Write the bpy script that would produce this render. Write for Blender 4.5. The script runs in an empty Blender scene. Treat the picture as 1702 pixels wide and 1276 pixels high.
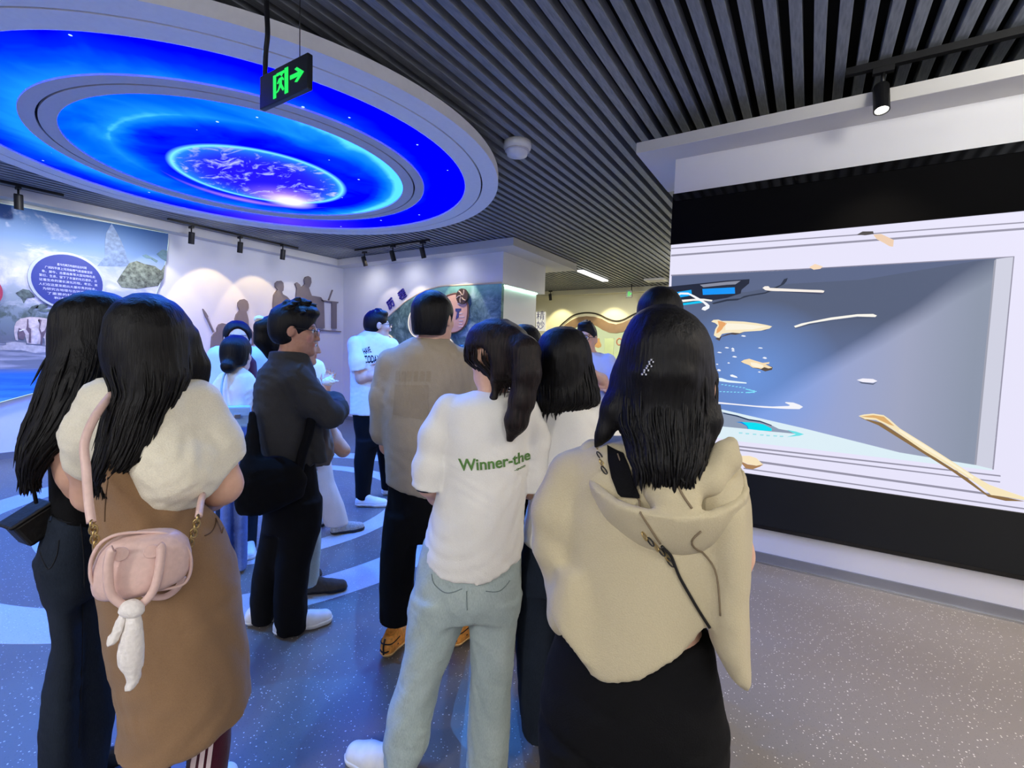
import bpy, bmesh, math, random
import numpy as np
from mathutils import Vector, Matrix
from mathutils.bvhtree import BVHTree
import openvdb as vdb

random.seed(7); np.random.seed(7)
scn = bpy.context.scene
COL = scn.collection
# ------------------------------------------------------------------ camera
cam = bpy.data.cameras.new('camera'); co = bpy.data.objects.new('camera', cam); COL.objects.link(co)
cam.sensor_width = 36; cam.sensor_fit = 'HORIZONTAL'; cam.lens = 16.552; cam.clip_start = .05; cam.clip_end = 60
CM = Matrix(((0.84465758, -0.05858462, 0.53209155), (0.53447265, 0.03682111, -0.84438332), (0.02987567, 0.99760315, 0.06241311))).to_4x4()
CM.translation = (0, 0, 1.45); co.matrix_world = CM; scn.camera = co
# ------------------------------------------------------------------ world, exposure, large lamps
w = bpy.data.worlds.new('world'); scn.world = w; w.use_nodes = True
w.node_tree.nodes['Background'].inputs[0].default_value = (.05, .055, .07, 1); w.node_tree.nodes['Background'].inputs[1].default_value = 1
vs = scn.view_settings; vs.view_transform = 'Standard'; vs.look = 'None'; vs.gamma = 1; vs.use_curve_mapping = False
vs.exposure = 0.0
scn.cycles.use_denoising = True; scn.cycles.max_bounces = 6; scn.cycles.diffuse_bounces = 5; scn.cycles.sample_clamp_indirect = 6
def area(name, loc, size, energy, color, rot=(0, 0, 0), sy=None):
    l = bpy.data.lights.new(name, 'AREA'); l.energy = energy; l.color = color; l.size = size
    if sy: l.shape = 'RECTANGLE'; l.size_y = sy
    o = bpy.data.objects.new(name, l); COL.objects.link(o); o.location = loc; o.rotation_euler = rot; return o
def spot(name, loc, target, energy, color, angle, blend=.3, rad=.03):
    l = bpy.data.lights.new(name, 'SPOT'); l.energy = energy; l.color = color; l.spot_size = angle; l.spot_blend = blend; l.shadow_soft_size = rad
    o = bpy.data.objects.new(name, l); COL.objects.link(o); o.location = loc
    o.rotation_euler = (Vector(target) - Vector(loc)).to_track_quat('-Z', 'Y').to_euler(); return o
WARM = (1, .86, .66); NEUT = (1, .95, .88)
# linear lamps of the hall, out of view; upward twins added to brighten ceiling
for (x, y, e, c, l) in ((-.6, -2.9, 84, NEUT, 1.2), (1.8, -.9, 66, NEUT, 2.4), (-3.6, -2.9, 30, NEUT, 1.2), (2.4, 2.2, 70, WARM, 1.6)):
    area('hall_lamp', (x, y, 2.85), .25, e, c, sy=l); area('added_uplight', (x, y, 2.9), .25, e * 1.5, (.92, .96, 1), (math.pi, 0, 0), sy=l)
area('hall_lamp', (-4.08, 9.68, 3.15), .12, 110, (1, .95, .75), sy=1.3)
area('hall_lamp', (-1.2, 9.0, 2.8), .3, 110, (1, .95, .75), sy=1.6); area('added_uplight', (-1.2, 9.0, 2.85), .3, 60, (1, .95, .8), (math.pi, 0, 0), sy=1.6)
area('hall_lamp', (-2.6, 5.4, 3.15), .3, 24, NEUT, sy=1.6)
for k in range(12):   # unseen azure spots added below the ring groove to light people and floor blue
    an = 2 * math.pi * k / 12; px_, py_ = -4.285 + 2.015 * math.cos(an), 2.402 + 2.015 * math.sin(an)
    spot('ring_azure_fill', (px_, py_, 2.996), (px_ * .95 - .21, py_ * .95 + .12, 0), 165, (.07, .32, 1), 2.3, .8, 0)
# wall washers: track heads, plus added fill spots as marked

for (x, y, e, c) in ((-7.55, 3.0, 16, WARM), (-7.5, 3.75, 36, (1, .74, .30)), (-7.5, 4.5, 30, (1, .72, .28)), (-7.5, 5.2, 10, WARM)):
    spot('wall_washer_and_fill', (x, y, 3.06), (-8.2, y + .1, 1.9), e, c, 1.05, .12)
for y in (-.6, .6, 1.7, 2.6): spot('wall_washer_and_fill', (-7.2, y, 3.06), (-8.2, y, 1.7), 60, (.95, .97, 1), 2.2, 1)
for y in (2.6, 3.6, 4.6, 5.6): spot('wall_washer_and_fill', (-7.0, y, 3.1), (-8.2, y, 2.3), 18, (.95, .95, 1), 2.4, 1, .2)  # added soft spots brightening the upper left wall
for x in (-7.2, -6.2, -5.2): spot('wall_washer_and_fill', (x, 5.88, 3.0), (x, 6.4, 2.4), 10, (.95, .95, 1), 2.4, 1, .02)  # added soft fill for the back wall, apart from its track heads
for (x, e) in ((-6.75, 16), (-6.05, 24), (-5.05, 34)):
    spot('wall_washer_and_fill', (x, 5.75, 3.06), (x, 6.4, 1.9), e, WARM, 1.0, .15)
for x in (1.5, 2.4): spot('wall_washer_and_fill', (x, 1.9, 2.95), (x - 1.1, 3.8, 2.95), 80, (1, .97, .88), 1.0, .9, .25)  # unseen spots added to brighten the wall above the screen
spot('track_beam', (.26, 3.52, 2.93), (.4, 2.9, 0), 290, WARM, 1.7, .9)
spot('track_beam', (1.5, 3.52, 2.93), (1.2, 2.9, 0), 470, (1, .84, .6), 1.6, .9)
for x in (-5.9, -4.4, -3.0): spot('wall_washer_and_fill', (x, 11.2, 3.06), (x, 11.85, 1.9), 60, (1, .9, .5), 1.3, .5)

# ------------------------------------------------------------------ material helpers
MATS = {}
class NT:
    def __init__(s, name):
        m = bpy.data.materials.new(name); m.use_nodes = True; s.m = m; s.t = m.node_tree; s.b = s.t.nodes['Principled BSDF']; MATS[name] = m
    def n(s, ty, ins=(), **kw):
        d = s.t.nodes.new(ty)
        for k, v in kw.items(): setattr(d, k, v)
        for k, v in (ins.items() if isinstance(ins, dict) else enumerate(ins)):
            if v is None: continue
            if isinstance(v, bpy.types.NodeSocket): s.t.links.new(v, d.inputs[k])
            else: d.inputs[k].default_value = v
        return d
    def mt(s, op, a, b=None, c=None): return s.n('ShaderNodeMath', (a, b, c), operation=op).outputs[0]
    def vm(s, op, a, b=None): 
        d = s.n('ShaderNodeVectorMath', (a, b), operation=op); return d.outputs['Value'] if op in ('LENGTH', 'DOT_PRODUCT', 'DISTANCE') else d.outputs[0]
    def co(s, kind='Object'): return s.n('ShaderNodeTexCoord').outputs[kind]
    def noise(s, v, scale, detail=4, rough=.5, dist=0): return s.n('ShaderNodeTexNoise', {'Vector': v, 'Scale': scale, 'Detail': detail, 'Roughness': rough, 'Distortion': dist}).outputs[0]
    def ramp(s, f, stops, interp='LINEAR'):
        d = s.n('ShaderNodeValToRGB', (f,)); r = d.color_ramp; r.interpolation = interp
        while len(r.elements) < len(stops): r.elements.new(.5)
        for e, (p, c) in zip(r.elements, stops): e.position = p; e.color = (*c, 1) if len(c) == 3 else c
        return d.outputs[0]
    def mix(s, f, a, b, bt='MIX'):
        d = s.n('ShaderNodeMix', data_type='RGBA', blend_type=bt); 
        for i, v in ((0, f), (6, a), (7, b)):
            if isinstance(v, bpy.types.NodeSocket): s.t.links.new(v, d.inputs[i])
            else: d.inputs[i].default_value = (*v, 1) if isinstance(v, tuple) and len(v) == 3 else v
        return d.outputs[2]
    def map(s, v, scale=(1, 1, 1), loc=(0, 0, 0), rot=(0, 0, 0)): return s.n('ShaderNodeMapping', {0: v, 1: loc, 2: rot, 3: scale}).outputs[0]
    def sep(s, v): return s.n('ShaderNodeSeparateXYZ', (v,)).outputs
    def bump(s, h, strength=.3, dist=.01): s.t.links.new(s.n('ShaderNodeBump', {'Strength': strength, 'Distance': dist, 'Height': h}).outputs[0], s.b.inputs['Normal'])
    def set(s, **kw):
        for k, v in kw.items():
            k = {'col': 'Base Color', 'rough': 'Roughness', 'metal': 'Metallic', 'spec': 'Specular IOR Level', 'emit': 'Emission Color', 'es': 'Emission Strength', 'sheen': 'Sheen Weight', 'coat': 'Coat Weight', 'trans': 'Transmission Weight', 'alpha': 'Alpha', 'ior': 'IOR'}[k]
            if isinstance(v, bpy.types.NodeSocket): s.t.links.new(v, s.b.inputs[k])
            else: s.b.inputs[k].default_value = (*v, 1) if isinstance(v, tuple) and len(v) == 3 else v
        return s
def sr(r, g=None, b=None):
    f = lambda c: c / 12.92 if c <= .04045 else ((c + .055) / 1.055) ** 2.4
    if g is None: g = b = r
    return (f(r / 255), f(g / 255), f(b / 255))
def plain(name, col, rough=.5, var=.0, scale=20, bump=0, **kw):
    if name in MATS: return MATS[name]
    t = NT(name)
    if var:
        n = t.noise(t.co(), scale, 5); c2 = tuple(min(1, c * (1 - var)) for c in col); c1 = tuple(min(1, c * (1 + var)) for c in col)
        t.set(col=t.ramp(n, [(.3, c2), (.7, c1)]))
        if bump: t.bump(n, bump)
    else: t.set(col=col)
    t.set(rough=rough, **kw); return t.m
def emis(name, col, s=1.0):
    key = name + repr(col)
    if key in MATS: return MATS[key]
    t = NT(name); MATS[key] = t.m; t.set(col=(0, 0, 0), emit=col, es=s, rough=.4, spec=.2); return t.m
def cloth(name, col, rough=.9, weave=350, var=.12, sheen=.15, blotch=6):
    t = NT(name); v = t.co(); n = t.noise(v, weave, 2); b = t.noise(v, blotch, 4)
    f = t.mt('ADD', t.mt('MULTIPLY', n, .6), t.mt('MULTIPLY', b, .4))
    t.set(col=t.ramp(f, [(.3, tuple(c * (1 - var) for c in col)), (.7, tuple(min(1, c * (1 + var)) for c in col))]), rough=rough, sheen=sheen, spec=.2)
    t.bump(t.mt('ADD', n, t.mt('MULTIPLY', t.noise(t.map(v, (1, 1, .6)), 14, 6, .62, .6), 2.5)), .22, .005); return t.m
def denim(name, dark, light):
    t = NT(name); v = t.co(); w_ = t.noise(t.map(v, (1, 1, .25)), 420, 2); b = t.noise(v, 5, 5)
    f = t.mt('ADD', t.mt('MULTIPLY', w_, .45), t.mt('MULTIPLY', b, .55))
    t.set(col=t.ramp(f, [(.3, dark), (.7, light)]), rough=.9, spec=.2); t.bump(t.mt('ADD', w_, t.noise(t.map(v, (1, 1, 3)), 16, 4)), .3, .004); return t.m
def hairmat(name, dark, light):
    t = NT(name); v = t.co(); s_ = t.noise(t.map(v, (1, 1, .06)), 160, 3, .6)
    t.set(col=t.ramp(s_, [(.35, dark), (.75, light)]), rough=.5, spec=.22); t.bump(s_, .5, .006); return t.m
cloth('black_cloth', sr(7, 7, 9), var=.2, sheen=0); cloth('cream_cotton', sr(232, 226, 205)); cloth('brown_cloth', sr(140, 110, 80), var=.1); cloth('maroon_cloth', sr(70, 12, 34))
cloth('charcoal_cloth', sr(54, 53, 52), var=.15, sheen=.05); cloth('white_cotton', sr(238, 236, 228), var=.04); cloth('beige_cotton', sr(168, 154, 130), var=.08); cloth('beige_knit', sr(190, 178, 146), var=.06)
cloth('blue_shirt', sr(190, 200, 235), var=.08); cloth('pale_blue_cloth', sr(205, 218, 240), var=.06); cloth('taupe_cloth', sr(110, 100, 90)); cloth('navy_cloth', sr(28, 30, 42)); cloth('pale_trousers', sr(196, 186, 178))
cloth('faded_print', sr(158, 143, 118), var=.1)
denim('dark_jeans', sr(20, 27, 38), sr(36, 45, 58)); denim('light_jeans', sr(150, 166, 164), sr(186, 199, 195)); denim('mid_jeans', sr(70, 90, 150), sr(120, 140, 190))
hairmat('hair', sr(4, 4, 5), sr(16, 14, 15)); hairmat('hair_brown', sr(12, 8, 8), sr(40, 29, 27))
plain('white_leather', sr(225, 226, 228), .5, .06, 30, .1); plain('black_leather', sr(9, 9, 10), .5, .2, 60, .2); plain('grey_mesh', sr(150, 150, 145), .8, .25, 90, .3); plain('brown_suede', sr(72, 64, 56), .95, .15, 60, .3)
plain('orange_mesh', sr(226, 150, 60), .7, .3, 60, .3); plain('amber_rubber', sr(235, 190, 120), .5, .1, 40); plain('white_rubber', sr(230, 230, 228), .5); plain('black_rubber', sr(18, 18, 18), .6); plain('pink_leather', sr(222, 190, 180), .38, .05, 90, .15)
plain('gold_metal', sr(190, 165, 110), .3, metal=1.0); plain('steel', sr(190, 192, 198), .3, metal=1.0); plain('black_metal', sr(14, 14, 15), .45); plain('sky_leather', sr(160, 200, 245), .4, .05, 60, .1); plain('lace', sr(235, 230, 225), .9, .08, 120, .3)
plain('eye_white', sr(225, 222, 218), .25); plain('iris', sr(22, 14, 10), .2); plain('seam_dark', sr(118, 132, 132), .9); plain('seam_navy', sr(12, 16, 24), .9); plain('lens', (1, 1, 1), .02, trans=1.0, ior=1.1)
t = NT('skin'); a = t.n('ShaderNodeAttribute', attribute_name='tint').outputs[0]; n = t.noise(t.co(), 60, 4)
t.set(col=t.mix(.15, a, t.ramp(n, [(.3, sr(180, 120, 95)), (.7, sr(230, 185, 160))])), rough=.55, spec=.35); t.bump(n, .08, .003)
t.b.inputs['Subsurface Weight'].default_value = .05
t = NT('striped_knit'); z = t.sep(t.co())[2]; f = t.mt('GREATER_THAN', t.mt('FRACT', t.mt('MULTIPLY', z, 52)), .55); t.set(col=t.mix(f, sr(225, 222, 218), sr(18, 18, 20)), rough=.9); t.bump(t.noise(t.co(), 300), .2, .003)

# ------------------------------------------------------------------ object helpers
def tag(o, label=None, cat=None, group=None, kind=None):
    if label: o['label'] = label
    if cat: o['category'] = cat
    if group: o['group'] = group
    if kind: o['kind'] = kind
    return o
def mesh_obj(name, verts, faces, mats=None, parent=None, smooth=False, midx=None):
    me = bpy.data.meshes.new(name); me.from_pydata([tuple(v) for v in verts], [], [tuple(f) for f in faces]); me.update()
    for m in (mats if isinstance(mats, (list, tuple)) else [mats]):
        if m is not None: me.materials.append(MATS[m] if isinstance(m, str) else m)
    if midx: me.polygons.foreach_set('material_index', midx)
    if smooth: me.polygons.foreach_set('use_smooth', [True] * len(me.polygons))
    o = bpy.data.objects.new(name, me); COL.objects.link(o)
    if parent: o.parent = parent
    return o
def bm_obj(name, bm, mat, parent=None, smooth=False):
    me = bpy.data.meshes.new(name); bm.normal_update(); bm.to_mesh(me); bm.free()
    me.materials.append(MATS[mat] if isinstance(mat, str) else mat)
    if smooth: me.polygons.foreach_set('use_smooth', [True] * len(me.polygons))
    o = bpy.data.objects.new(name, me); COL.objects.link(o)
    if parent: o.parent = parent
    return o
def empty(name, loc=(0, 0, 0), rz=0):
    o = bpy.data.objects.new(name, None); COL.objects.link(o); o.location = loc; o.rotation_euler = (0, 0, rz); o.empty_display_size = .1; return o
def addbox(bm, x0, x1, y0, y1, z0, z1, bev=0):
    r = bmesh.ops.create_cube(bm, size=1, matrix=Matrix.Translation(((x0 + x1) / 2, (y0 + y1) / 2, (z0 + z1) / 2)) @ Matrix.Diagonal((x1 - x0, y1 - y0, z1 - z0, 1)))
    if bev: bmesh.ops.bevel(bm, geom=list({e for v in r['verts'] for e in v.link_edges}), offset=bev, segments=2, affect='EDGES', profile=.5)
def box(name, x0, x1, y0, y1, z0, z1, mat, parent=None, bev=0):
    bm = bmesh.new(); addbox(bm, x0, x1, y0, y1, z0, z1, bev); return bm_obj(name, bm, mat, parent)
def tube_geo(pts, rad, seg=8, closed=False, caps=True):
    pts = [Vector(p) for p in pts]; n = len(pts); rads = rad if isinstance(rad, (list, tuple)) else [rad] * n
    V = []; Fc = []; up = None
    for i, p in enumerate(pts):
        a = pts[(i - 1) % n] if (closed or i) else p; b = pts[(i + 1) % n] if (closed or i < n - 1) else p
        tdir = (b - a); tdir = tdir.normalized() if tdir.length > 1e-9 else Vector((0, 0, 1))
        if up is None: up = Vector((0, 0, 1)) if abs(tdir.z) < .9 else Vector((1, 0, 0))
        u = (up - tdir * up.dot(tdir)); u = u.normalized() if u.length > 1e-6 else tdir.orthogonal().normalized(); up = u; v = tdir.cross(u)
        for k in range(seg):
            an = 2 * math.pi * k / seg; V.append(p + (u * math.cos(an) + v * math.sin(an)) * rads[i])
    m = n if closed else n - 1
    for i in range(m):
        j = (i + 1) % n
        for k in range(seg): Fc.append((i * seg + k, i * seg + (k + 1) % seg, j * seg + (k + 1) % seg, j * seg + k))
    if not closed and caps: Fc.append(tuple(reversed(range(seg)))); Fc.append(tuple(range((n - 1) * seg, n * seg)))
    return V, Fc
def spline(pts, n=8, closed=False):
    P = [Vector(p) for p in pts]; out = []; m = len(P)
    for i in range(m if closed else m - 1):
        p0 = P[(i - 1) % m] if (closed or i) else P[0]; p1 = P[i]; p2 = P[(i + 1) % m]; p3 = P[(i + 2) % m] if (closed or i + 2 < m) else P[-1]
        for k in range(n):
            s = k / n; out.append(.5 * ((2 * p1) + (p2 - p0) * s + (2 * p0 - 5 * p1 + 4 * p2 - p3) * s * s + (3 * p1 - p0 - 3 * p2 + p3) * s ** 3))
    if not closed: out.append(P[-1])
    return out
def tube(name, pts, rad, mat, parent=None, seg=8, closed=False):
    V, Fc = tube_geo(pts, rad, seg, closed); return mesh_obj(name, V, Fc, mat, parent, True)
def join_geo(parts):
    V = []; Fc = []
    for v, f in parts:
        o = len(V); V += list(v); Fc += [tuple(i + o for i in q) for q in f]
    return V, Fc
def lathe_geo(prof, seg=24):
    V = []; Fc = []
    for r, z in prof:
        for k in range(seg): V.append((r * math.cos(2 * math.pi * k / seg), r * math.sin(2 * math.pi * k / seg), z))
    for i in range(len(prof) - 1):
        for k in range(seg): Fc.append((i * seg + k, i * seg + (k + 1) % seg, (i + 1) * seg + (k + 1) % seg, (i + 1) * seg + k))
    return V, Fc
def slab(name, pts, axis, a, b, mat, parent=None):
    """polygon given in a wall plane, extruded from depth a to depth b along the wall's normal axis (0=x, 1=y, 2=z)"""
    mk = {0: lambda p, d: (d, p[0], p[1]), 1: lambda p, d: (p[0], d, p[1]), 2: lambda p, d: (p[0], p[1], d)}[axis]
    n = len(pts); V = [mk(p, a) for p in pts] + [mk(p, b) for p in pts]
    Fc = [tuple(range(n)), tuple(reversed(range(n, 2 * n)))] + [(i, (i + 1) % n, n + (i + 1) % n, n + i) for i in range(n)]
    bm = bmesh.new(); vs_ = [bm.verts.new(v) for v in V]
    for f in Fc:
        try: bm.faces.new([vs_[i] for i in f])
        except ValueError: pass
    bmesh.ops.recalc_face_normals(bm, faces=bm.faces); bmesh.ops.triangulate(bm, faces=[f for f in bm.faces if len(f.verts) > 4])
    return bm_obj(name, bm, mat, parent)
def text_geo(body, size, bold=0.0):
    c = bpy.data.curves.new('lettering', 'FONT'); c.body = body; c.size = size; c.align_x = 'CENTER'; c.align_y = 'CENTER'; c.resolution_u = 3; c.offset = bold
    o = bpy.data.objects.new('lettering', c); COL.objects.link(o); bpy.context.view_layer.update()
    m = o.to_mesh(); V = [v.co.copy() for v in m.vertices]; Fc = [tuple(p.vertices) for p in m.polygons]; o.to_mesh_clear()
    bpy.data.objects.remove(o); bpy.data.curves.remove(c); return V, Fc

# ------------------------------------------------------------------ signed-distance modelling (bodies, clothes, hair)
def smin(a, b, k):
    if k <= 0: return np.minimum(a, b)
    h = np.clip(.5 + .5 * (b - a) / k, 0, 1); return b + (a - b) * h - k * h * (1 - h)
BIG = np.float32(1.0)
class SDF:
    def __init__(s, lo, hi, h):
        s.lo = np.array(lo) - 4 * h; s.h = h; s.n = np.ceil((np.array(hi) - s.lo) / h).astype(int) + 5
        s.ax = [(s.lo[i] + h * np.arange(s.n[i])).astype(np.float32) for i in range(3)]; s.D = np.full(s.n, BIG, np.float32)
    def blk(s, lo, hi):
        a = [max(0, int((lo[i] - s.lo[i]) / s.h)) for i in range(3)]; b = [min(int(s.n[i]), int((hi[i] - s.lo[i]) / s.h) + 2) for i in range(3)]
        sl = tuple(slice(a[i], max(a[i], b[i])) for i in range(3)); return sl, s.ax[0][sl[0]][:, None, None], s.ax[1][sl[1]][None, :, None], s.ax[2][sl[2]][None, None, :]
    def merge(s, sl, d, k, sub=False):
        if d.size == 0: return
        if sub: s.D[sl] = -smin(-s.D[sl], d, k)
        else: s.D[sl] = smin(s.D[sl], d, k)
    def run(s, ops):
        for op in ops:
            ty = op[0]; sub = ty[0] == '-'; ty = ty.lstrip('-')
            if ty == 'st':
                S = np.array(op[2], float); S = S[np.argsort(S[:, 0])]; k = op[1]; m = k + .03; zz0, zz1 = S[0, 0], S[-1, 0]
                lo = (S[:, 1] - S[:, 3]).min() - m, (S[:, 2] - S[:, 4]).min() - m, zz0 - m; hi = (S[:, 1] + S[:, 3]).max() + m, (S[:, 2] + S[:, 4]).max() + m, zz1 + m
                sl, X, Y, Z = s.blk(lo, hi); z = np.clip(Z[0, 0], zz0, zz1)
                if z.size == 0: continue
                # smooth interpolation through the sections
                fine = np.linspace(zz0, zz1, 120); ker = np.array([1, 2, 3, 2, 1]) / 9.; g = []
                for c in range(1, 5):
                    f = np.interp(fine, S[:, 0], S[:, c]); f = np.convolve(np.pad(f, 2, 'edge'), ker, 'valid'); g.append(np.interp(z, fine, f).astype(np.float32)[None, None, :])
                u = (X - g[0]) / g[2]; v = (Y - g[1]) / g[3]; k0 = np.sqrt(u * u + v * v) + 1e-6; k1 = np.sqrt((u / g[2]) ** 2 + (v / g[3]) ** 2) + 1e-6
                d = k0 * (k0 - 1) / k1; e = .02
                d = np.maximum(d, np.maximum(Z - zz1, zz0 - Z)) + .0 * d
                s.merge(sl, d.astype(np.float32), k, sub)
            elif ty == 'ch':
                k = op[1]; P = op[2]
                for i in range(max(1, len(P) - 1)):
                    a = np.array(P[i]); b = np.array(P[min(i + 1, len(P) - 1)]); m = max(a[3], b[3]) + k + .03
                    sl, X, Y, Z = s.blk(np.minimum(a[:3], b[:3]) - m, np.maximum(a[:3], b[:3]) + m)
                    ba = b[:3] - a[:3]; L = max(ba @ ba, 1e-9)
                    t_ = np.clip(((X - a[0]) * ba[0] + (Y - a[1]) * ba[1] + (Z - a[2]) * ba[2]) / L, 0, 1)
                    d = np.sqrt((X - a[0] - t_ * ba[0]) ** 2 + (Y - a[1] - t_ * ba[1]) ** 2 + (Z - a[2] - t_ * ba[2]) ** 2) - (a[3] + t_ * (b[3] - a[3]))
                    s.merge(sl, d.astype(np.float32), k, sub)
            elif ty == 'el':
                k, c, r = op[1:4]; Mx = op[4] if len(op) > 4 else None; m = max(r) + k + .03
                sl, X, Y, Z = s.blk([c[i] - m for i in range(3)], [c[i] + m for i in range(3)]); x, y, z = X - c[0], Y - c[1], Z - c[2]
                if Mx is not None: x, y, z = (Mx[0][j] * x + Mx[1][j] * y + Mx[2][j] * z for j in range(3))
                u = x / r[0]; v = y / r[1]; q = z / r[2]; k0 = np.sqrt(u * u + v * v + q * q) + 1e-6; k1 = np.sqrt((u / r[0]) ** 2 + (v / r[1]) ** 2 + (q / r[2]) ** 2) + 1e-6
                s.merge(sl, (k0 * (k0 - 1) / k1).astype(np.float32), k, sub)
            elif ty == 'cut':
                p, n_ = op[1:3]; X, Y, Z = s.ax[0][:, None, None], s.ax[1][None, :, None], s.ax[2][None, None, :]
                s.D = np.maximum(s.D, ((X - p[0]) * n_[0] + (Y - p[1]) * n_[1] + (Z - p[2]) * n_[2]).astype(np.float32))
            elif ty == 'grp':
                g = SDF.__new__(SDF); g.lo, g.h, g.n, g.ax = s.lo, s.h, s.n, s.ax; g.D = np.full(s.n, BIG, np.float32); g.run(op[2]); s.D = smin(s.D, g.D, op[1])
            elif ty == 'hand': s.run(hand_ops(*op[1:]))
    def fold(s, amp, freq, kind, seed):
        rs = np.random.RandomState(seed); near = np.where(np.abs(s.D) < .05)
        x, y, z = (s.ax[i][near[i]] for i in range(3)); tot = 0
        fm = freq * (4.0 if kind == 's' else 5.0)
        for i in range(4):
            a = rs.uniform(0, 6.28); wv = {'v': (math.cos(a), math.sin(a), rs.uniform(-.25, .25)), 's': (math.cos(a), math.sin(a), rs.uniform(-.06, .06)), 'h': (.25 * math.cos(a), .25 * math.sin(a), 1), 'd': (.7 * math.cos(a), .7 * math.sin(a), rs.uniform(.3, .9) * rs.choice([-1, 1]))}[kind]
            u = rs.normal(size=3); f = fm * rs.uniform(.6, 1.5)
            ph = f * (wv[0] * x + wv[1] * y + wv[2] * z) + rs.uniform(0, 6.28) + 1.6 * np.sin(fm * .35 * (u[0] * x + u[1] * y + u[2] * z))
            tot = tot + (1 - np.abs(np.sin(ph)) * 2 if kind != 's' else np.sin(ph)) * (.5 + .5 * np.sin(fm * .2 * (u[1] * x - u[0] * y + u[2] * z) + i))
        s.D[near] += (amp * .28 * tot).astype(np.float32)
    def mesh(s):
        g = vdb.FloatGrid(float(BIG)); g.copyFromArray(s.D); p, q = g.convertToQuads(isovalue=0.0)
        return p * s.h + s.lo, q
def bounds(ops):
    lo = np.full(3, 9.); hi = np.full(3, -9.)
    for op in ops:
        if op[0] == 'st':
            S = np.array(op[2]); a = [(S[:, 1] - S[:, 3]).min(), (S[:, 2] - S[:, 4]).min(), S[:, 0].min()]; b = [(S[:, 1] + S[:, 3]).max(), (S[:, 2] + S[:, 4]).max(), S[:, 0].max()]
        elif op[0] == 'ch': P = np.array(op[2]); a = (P[:, :3] - P[:, 3:]).min(0); b = (P[:, :3] + P[:, 3:]).max(0)
        elif op[0] == 'el': a = np.array(op[2]) - max(op[3]); b = np.array(op[2]) + max(op[3])
        elif op[0] == 'grp': a, b = bounds(op[2])
        elif op[0] == 'hand': a = np.array(op[1]) - .2; b = np.array(op[1]) + .2
        else: continue
        lo = np.minimum(lo, a); hi = np.maximum(hi, b)
    return lo, hi
def sdf_obj(name, ops, h, mat, parent, folds=None, seed=1, extra=None):
    lo, hi = bounds(ops); s = SDF(lo - .02, hi + .02, h); s.run(ops)
    if folds: s.fold(folds[0], folds[1], folds[2], seed)
    v, q = s.mesh(); me = bpy.data.meshes.new(name); nv = len(v); nq = len(q); sm = np.array(v, np.float64)
    if extra: ev, ef = extra; ev = np.array([tuple(x) for x in ev]).reshape(-1, 3)
    for _ in range(2):   # light smoothing
        acc = np.zeros_like(sm); cnt = np.zeros(nv)
        for a, b in ((0, 1), (1, 2), (2, 3), (3, 0)):
            np.add.at(acc, q[:, a], sm[q[:, b]]); np.add.at(acc, q[:, b], sm[q[:, a]]); np.add.at(cnt, q[:, a], 1); np.add.at(cnt, q[:, b], 1)
        sm = sm * .5 + .5 * acc / np.maximum(cnt, 1)[:, None]
    me.vertices.add(nv); me.vertices.foreach_set('co', sm.astype(np.float32).ravel()); me.loops.add(nq * 4); me.loops.foreach_set('vertex_index', q.astype(np.int32).ravel())
    me.polygons.add(nq); me.polygons.foreach_set('loop_start', np.arange(0, nq * 4, 4, dtype=np.int32)); me.polygons.foreach_set('use_smooth', np.ones(nq, bool))
    me.update(); me.validate(); me.materials.append(MATS[mat])
    o = bpy.data.objects.new(name, me); COL.objects.link(o)
    if parent: o.parent = parent
    o_v[o.name] = (sm, q); return o
o_v = {}
def bvh(o): v, q = o_v[o.name]; return BVHTree.FromPolygons([tuple(p) for p in v], [tuple(int(i) for i in f) for f in q])
def project(name, V, Fc, targets, mat, parent, off=.004, d=(0, 1, 0), dist=1.2):
    """lays flat geometry (given around the surface, in the person's own axes) on cloth"""
    trees = [bvh(t_) for t_ in targets]; dv = Vector(d).normalized(); out = []
    for p in V:
        p = Vector(p); best = None
        for tr in trees:
            hit = tr.ray_cast(p - dv * dist, dv)
            if hit[0] is not None and (best is None or hit[3] < best[3]): best = hit
        out.append(best[0] - dv * off if best else p)
    return mesh_obj(name, out, Fc, mat, parent, True)
def hand_ops(wrist, dr, nrm, side, curl):
    W = np.array(wrist); f = np.array(dr, float); f /= np.linalg.norm(f); n = np.array(nrm, float); n -= f * (n @ f); n /= np.linalg.norm(n); s = np.cross(f, n) * side
    ops = []; P = lambda a, b, c: W + f * a + s * b + n * c
    q = lambda p, r: [*map(float, p), r]
    ops.append(['ch', .012, [q(P(-.02, 0, 0), .026), q(P(.02, -.012, 0), .022), q(P(.075, -.024, 0), .014)]]); ops.append(['ch', .012, [q(P(.01, .01, 0), .022), q(P(.075, .024, 0), .014)]]); ops.append(['ch', .012, [q(P(.02, 0, 0), .022), q(P(.078, 0, 0), .014)]])
    for j, (b, L) in enumerate(((.032, .068), (.011, .078), (-.011, .072), (-.031, .056))):
        p0 = P(.075, b, 0); pts = [q(p0, .0085)]; an = 0; p = p0
        for m, fr in enumerate((.45, .32, .23)):
            an += curl * (.7 if m else .5); p = p + (f * math.cos(an) - n * math.sin(an) + s * (b * 1.5)) * L * fr; pts.append(q(p, .0082 - .0009 * m))
        ops.append(['ch', .003, pts])
    ops.append(['ch', .006, [q(P(.012, .022, -.004), .014), q(P(.045, .05, -.016), .0105), q(P(.075, .058, -.026), .009)]])
    return ops

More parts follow.
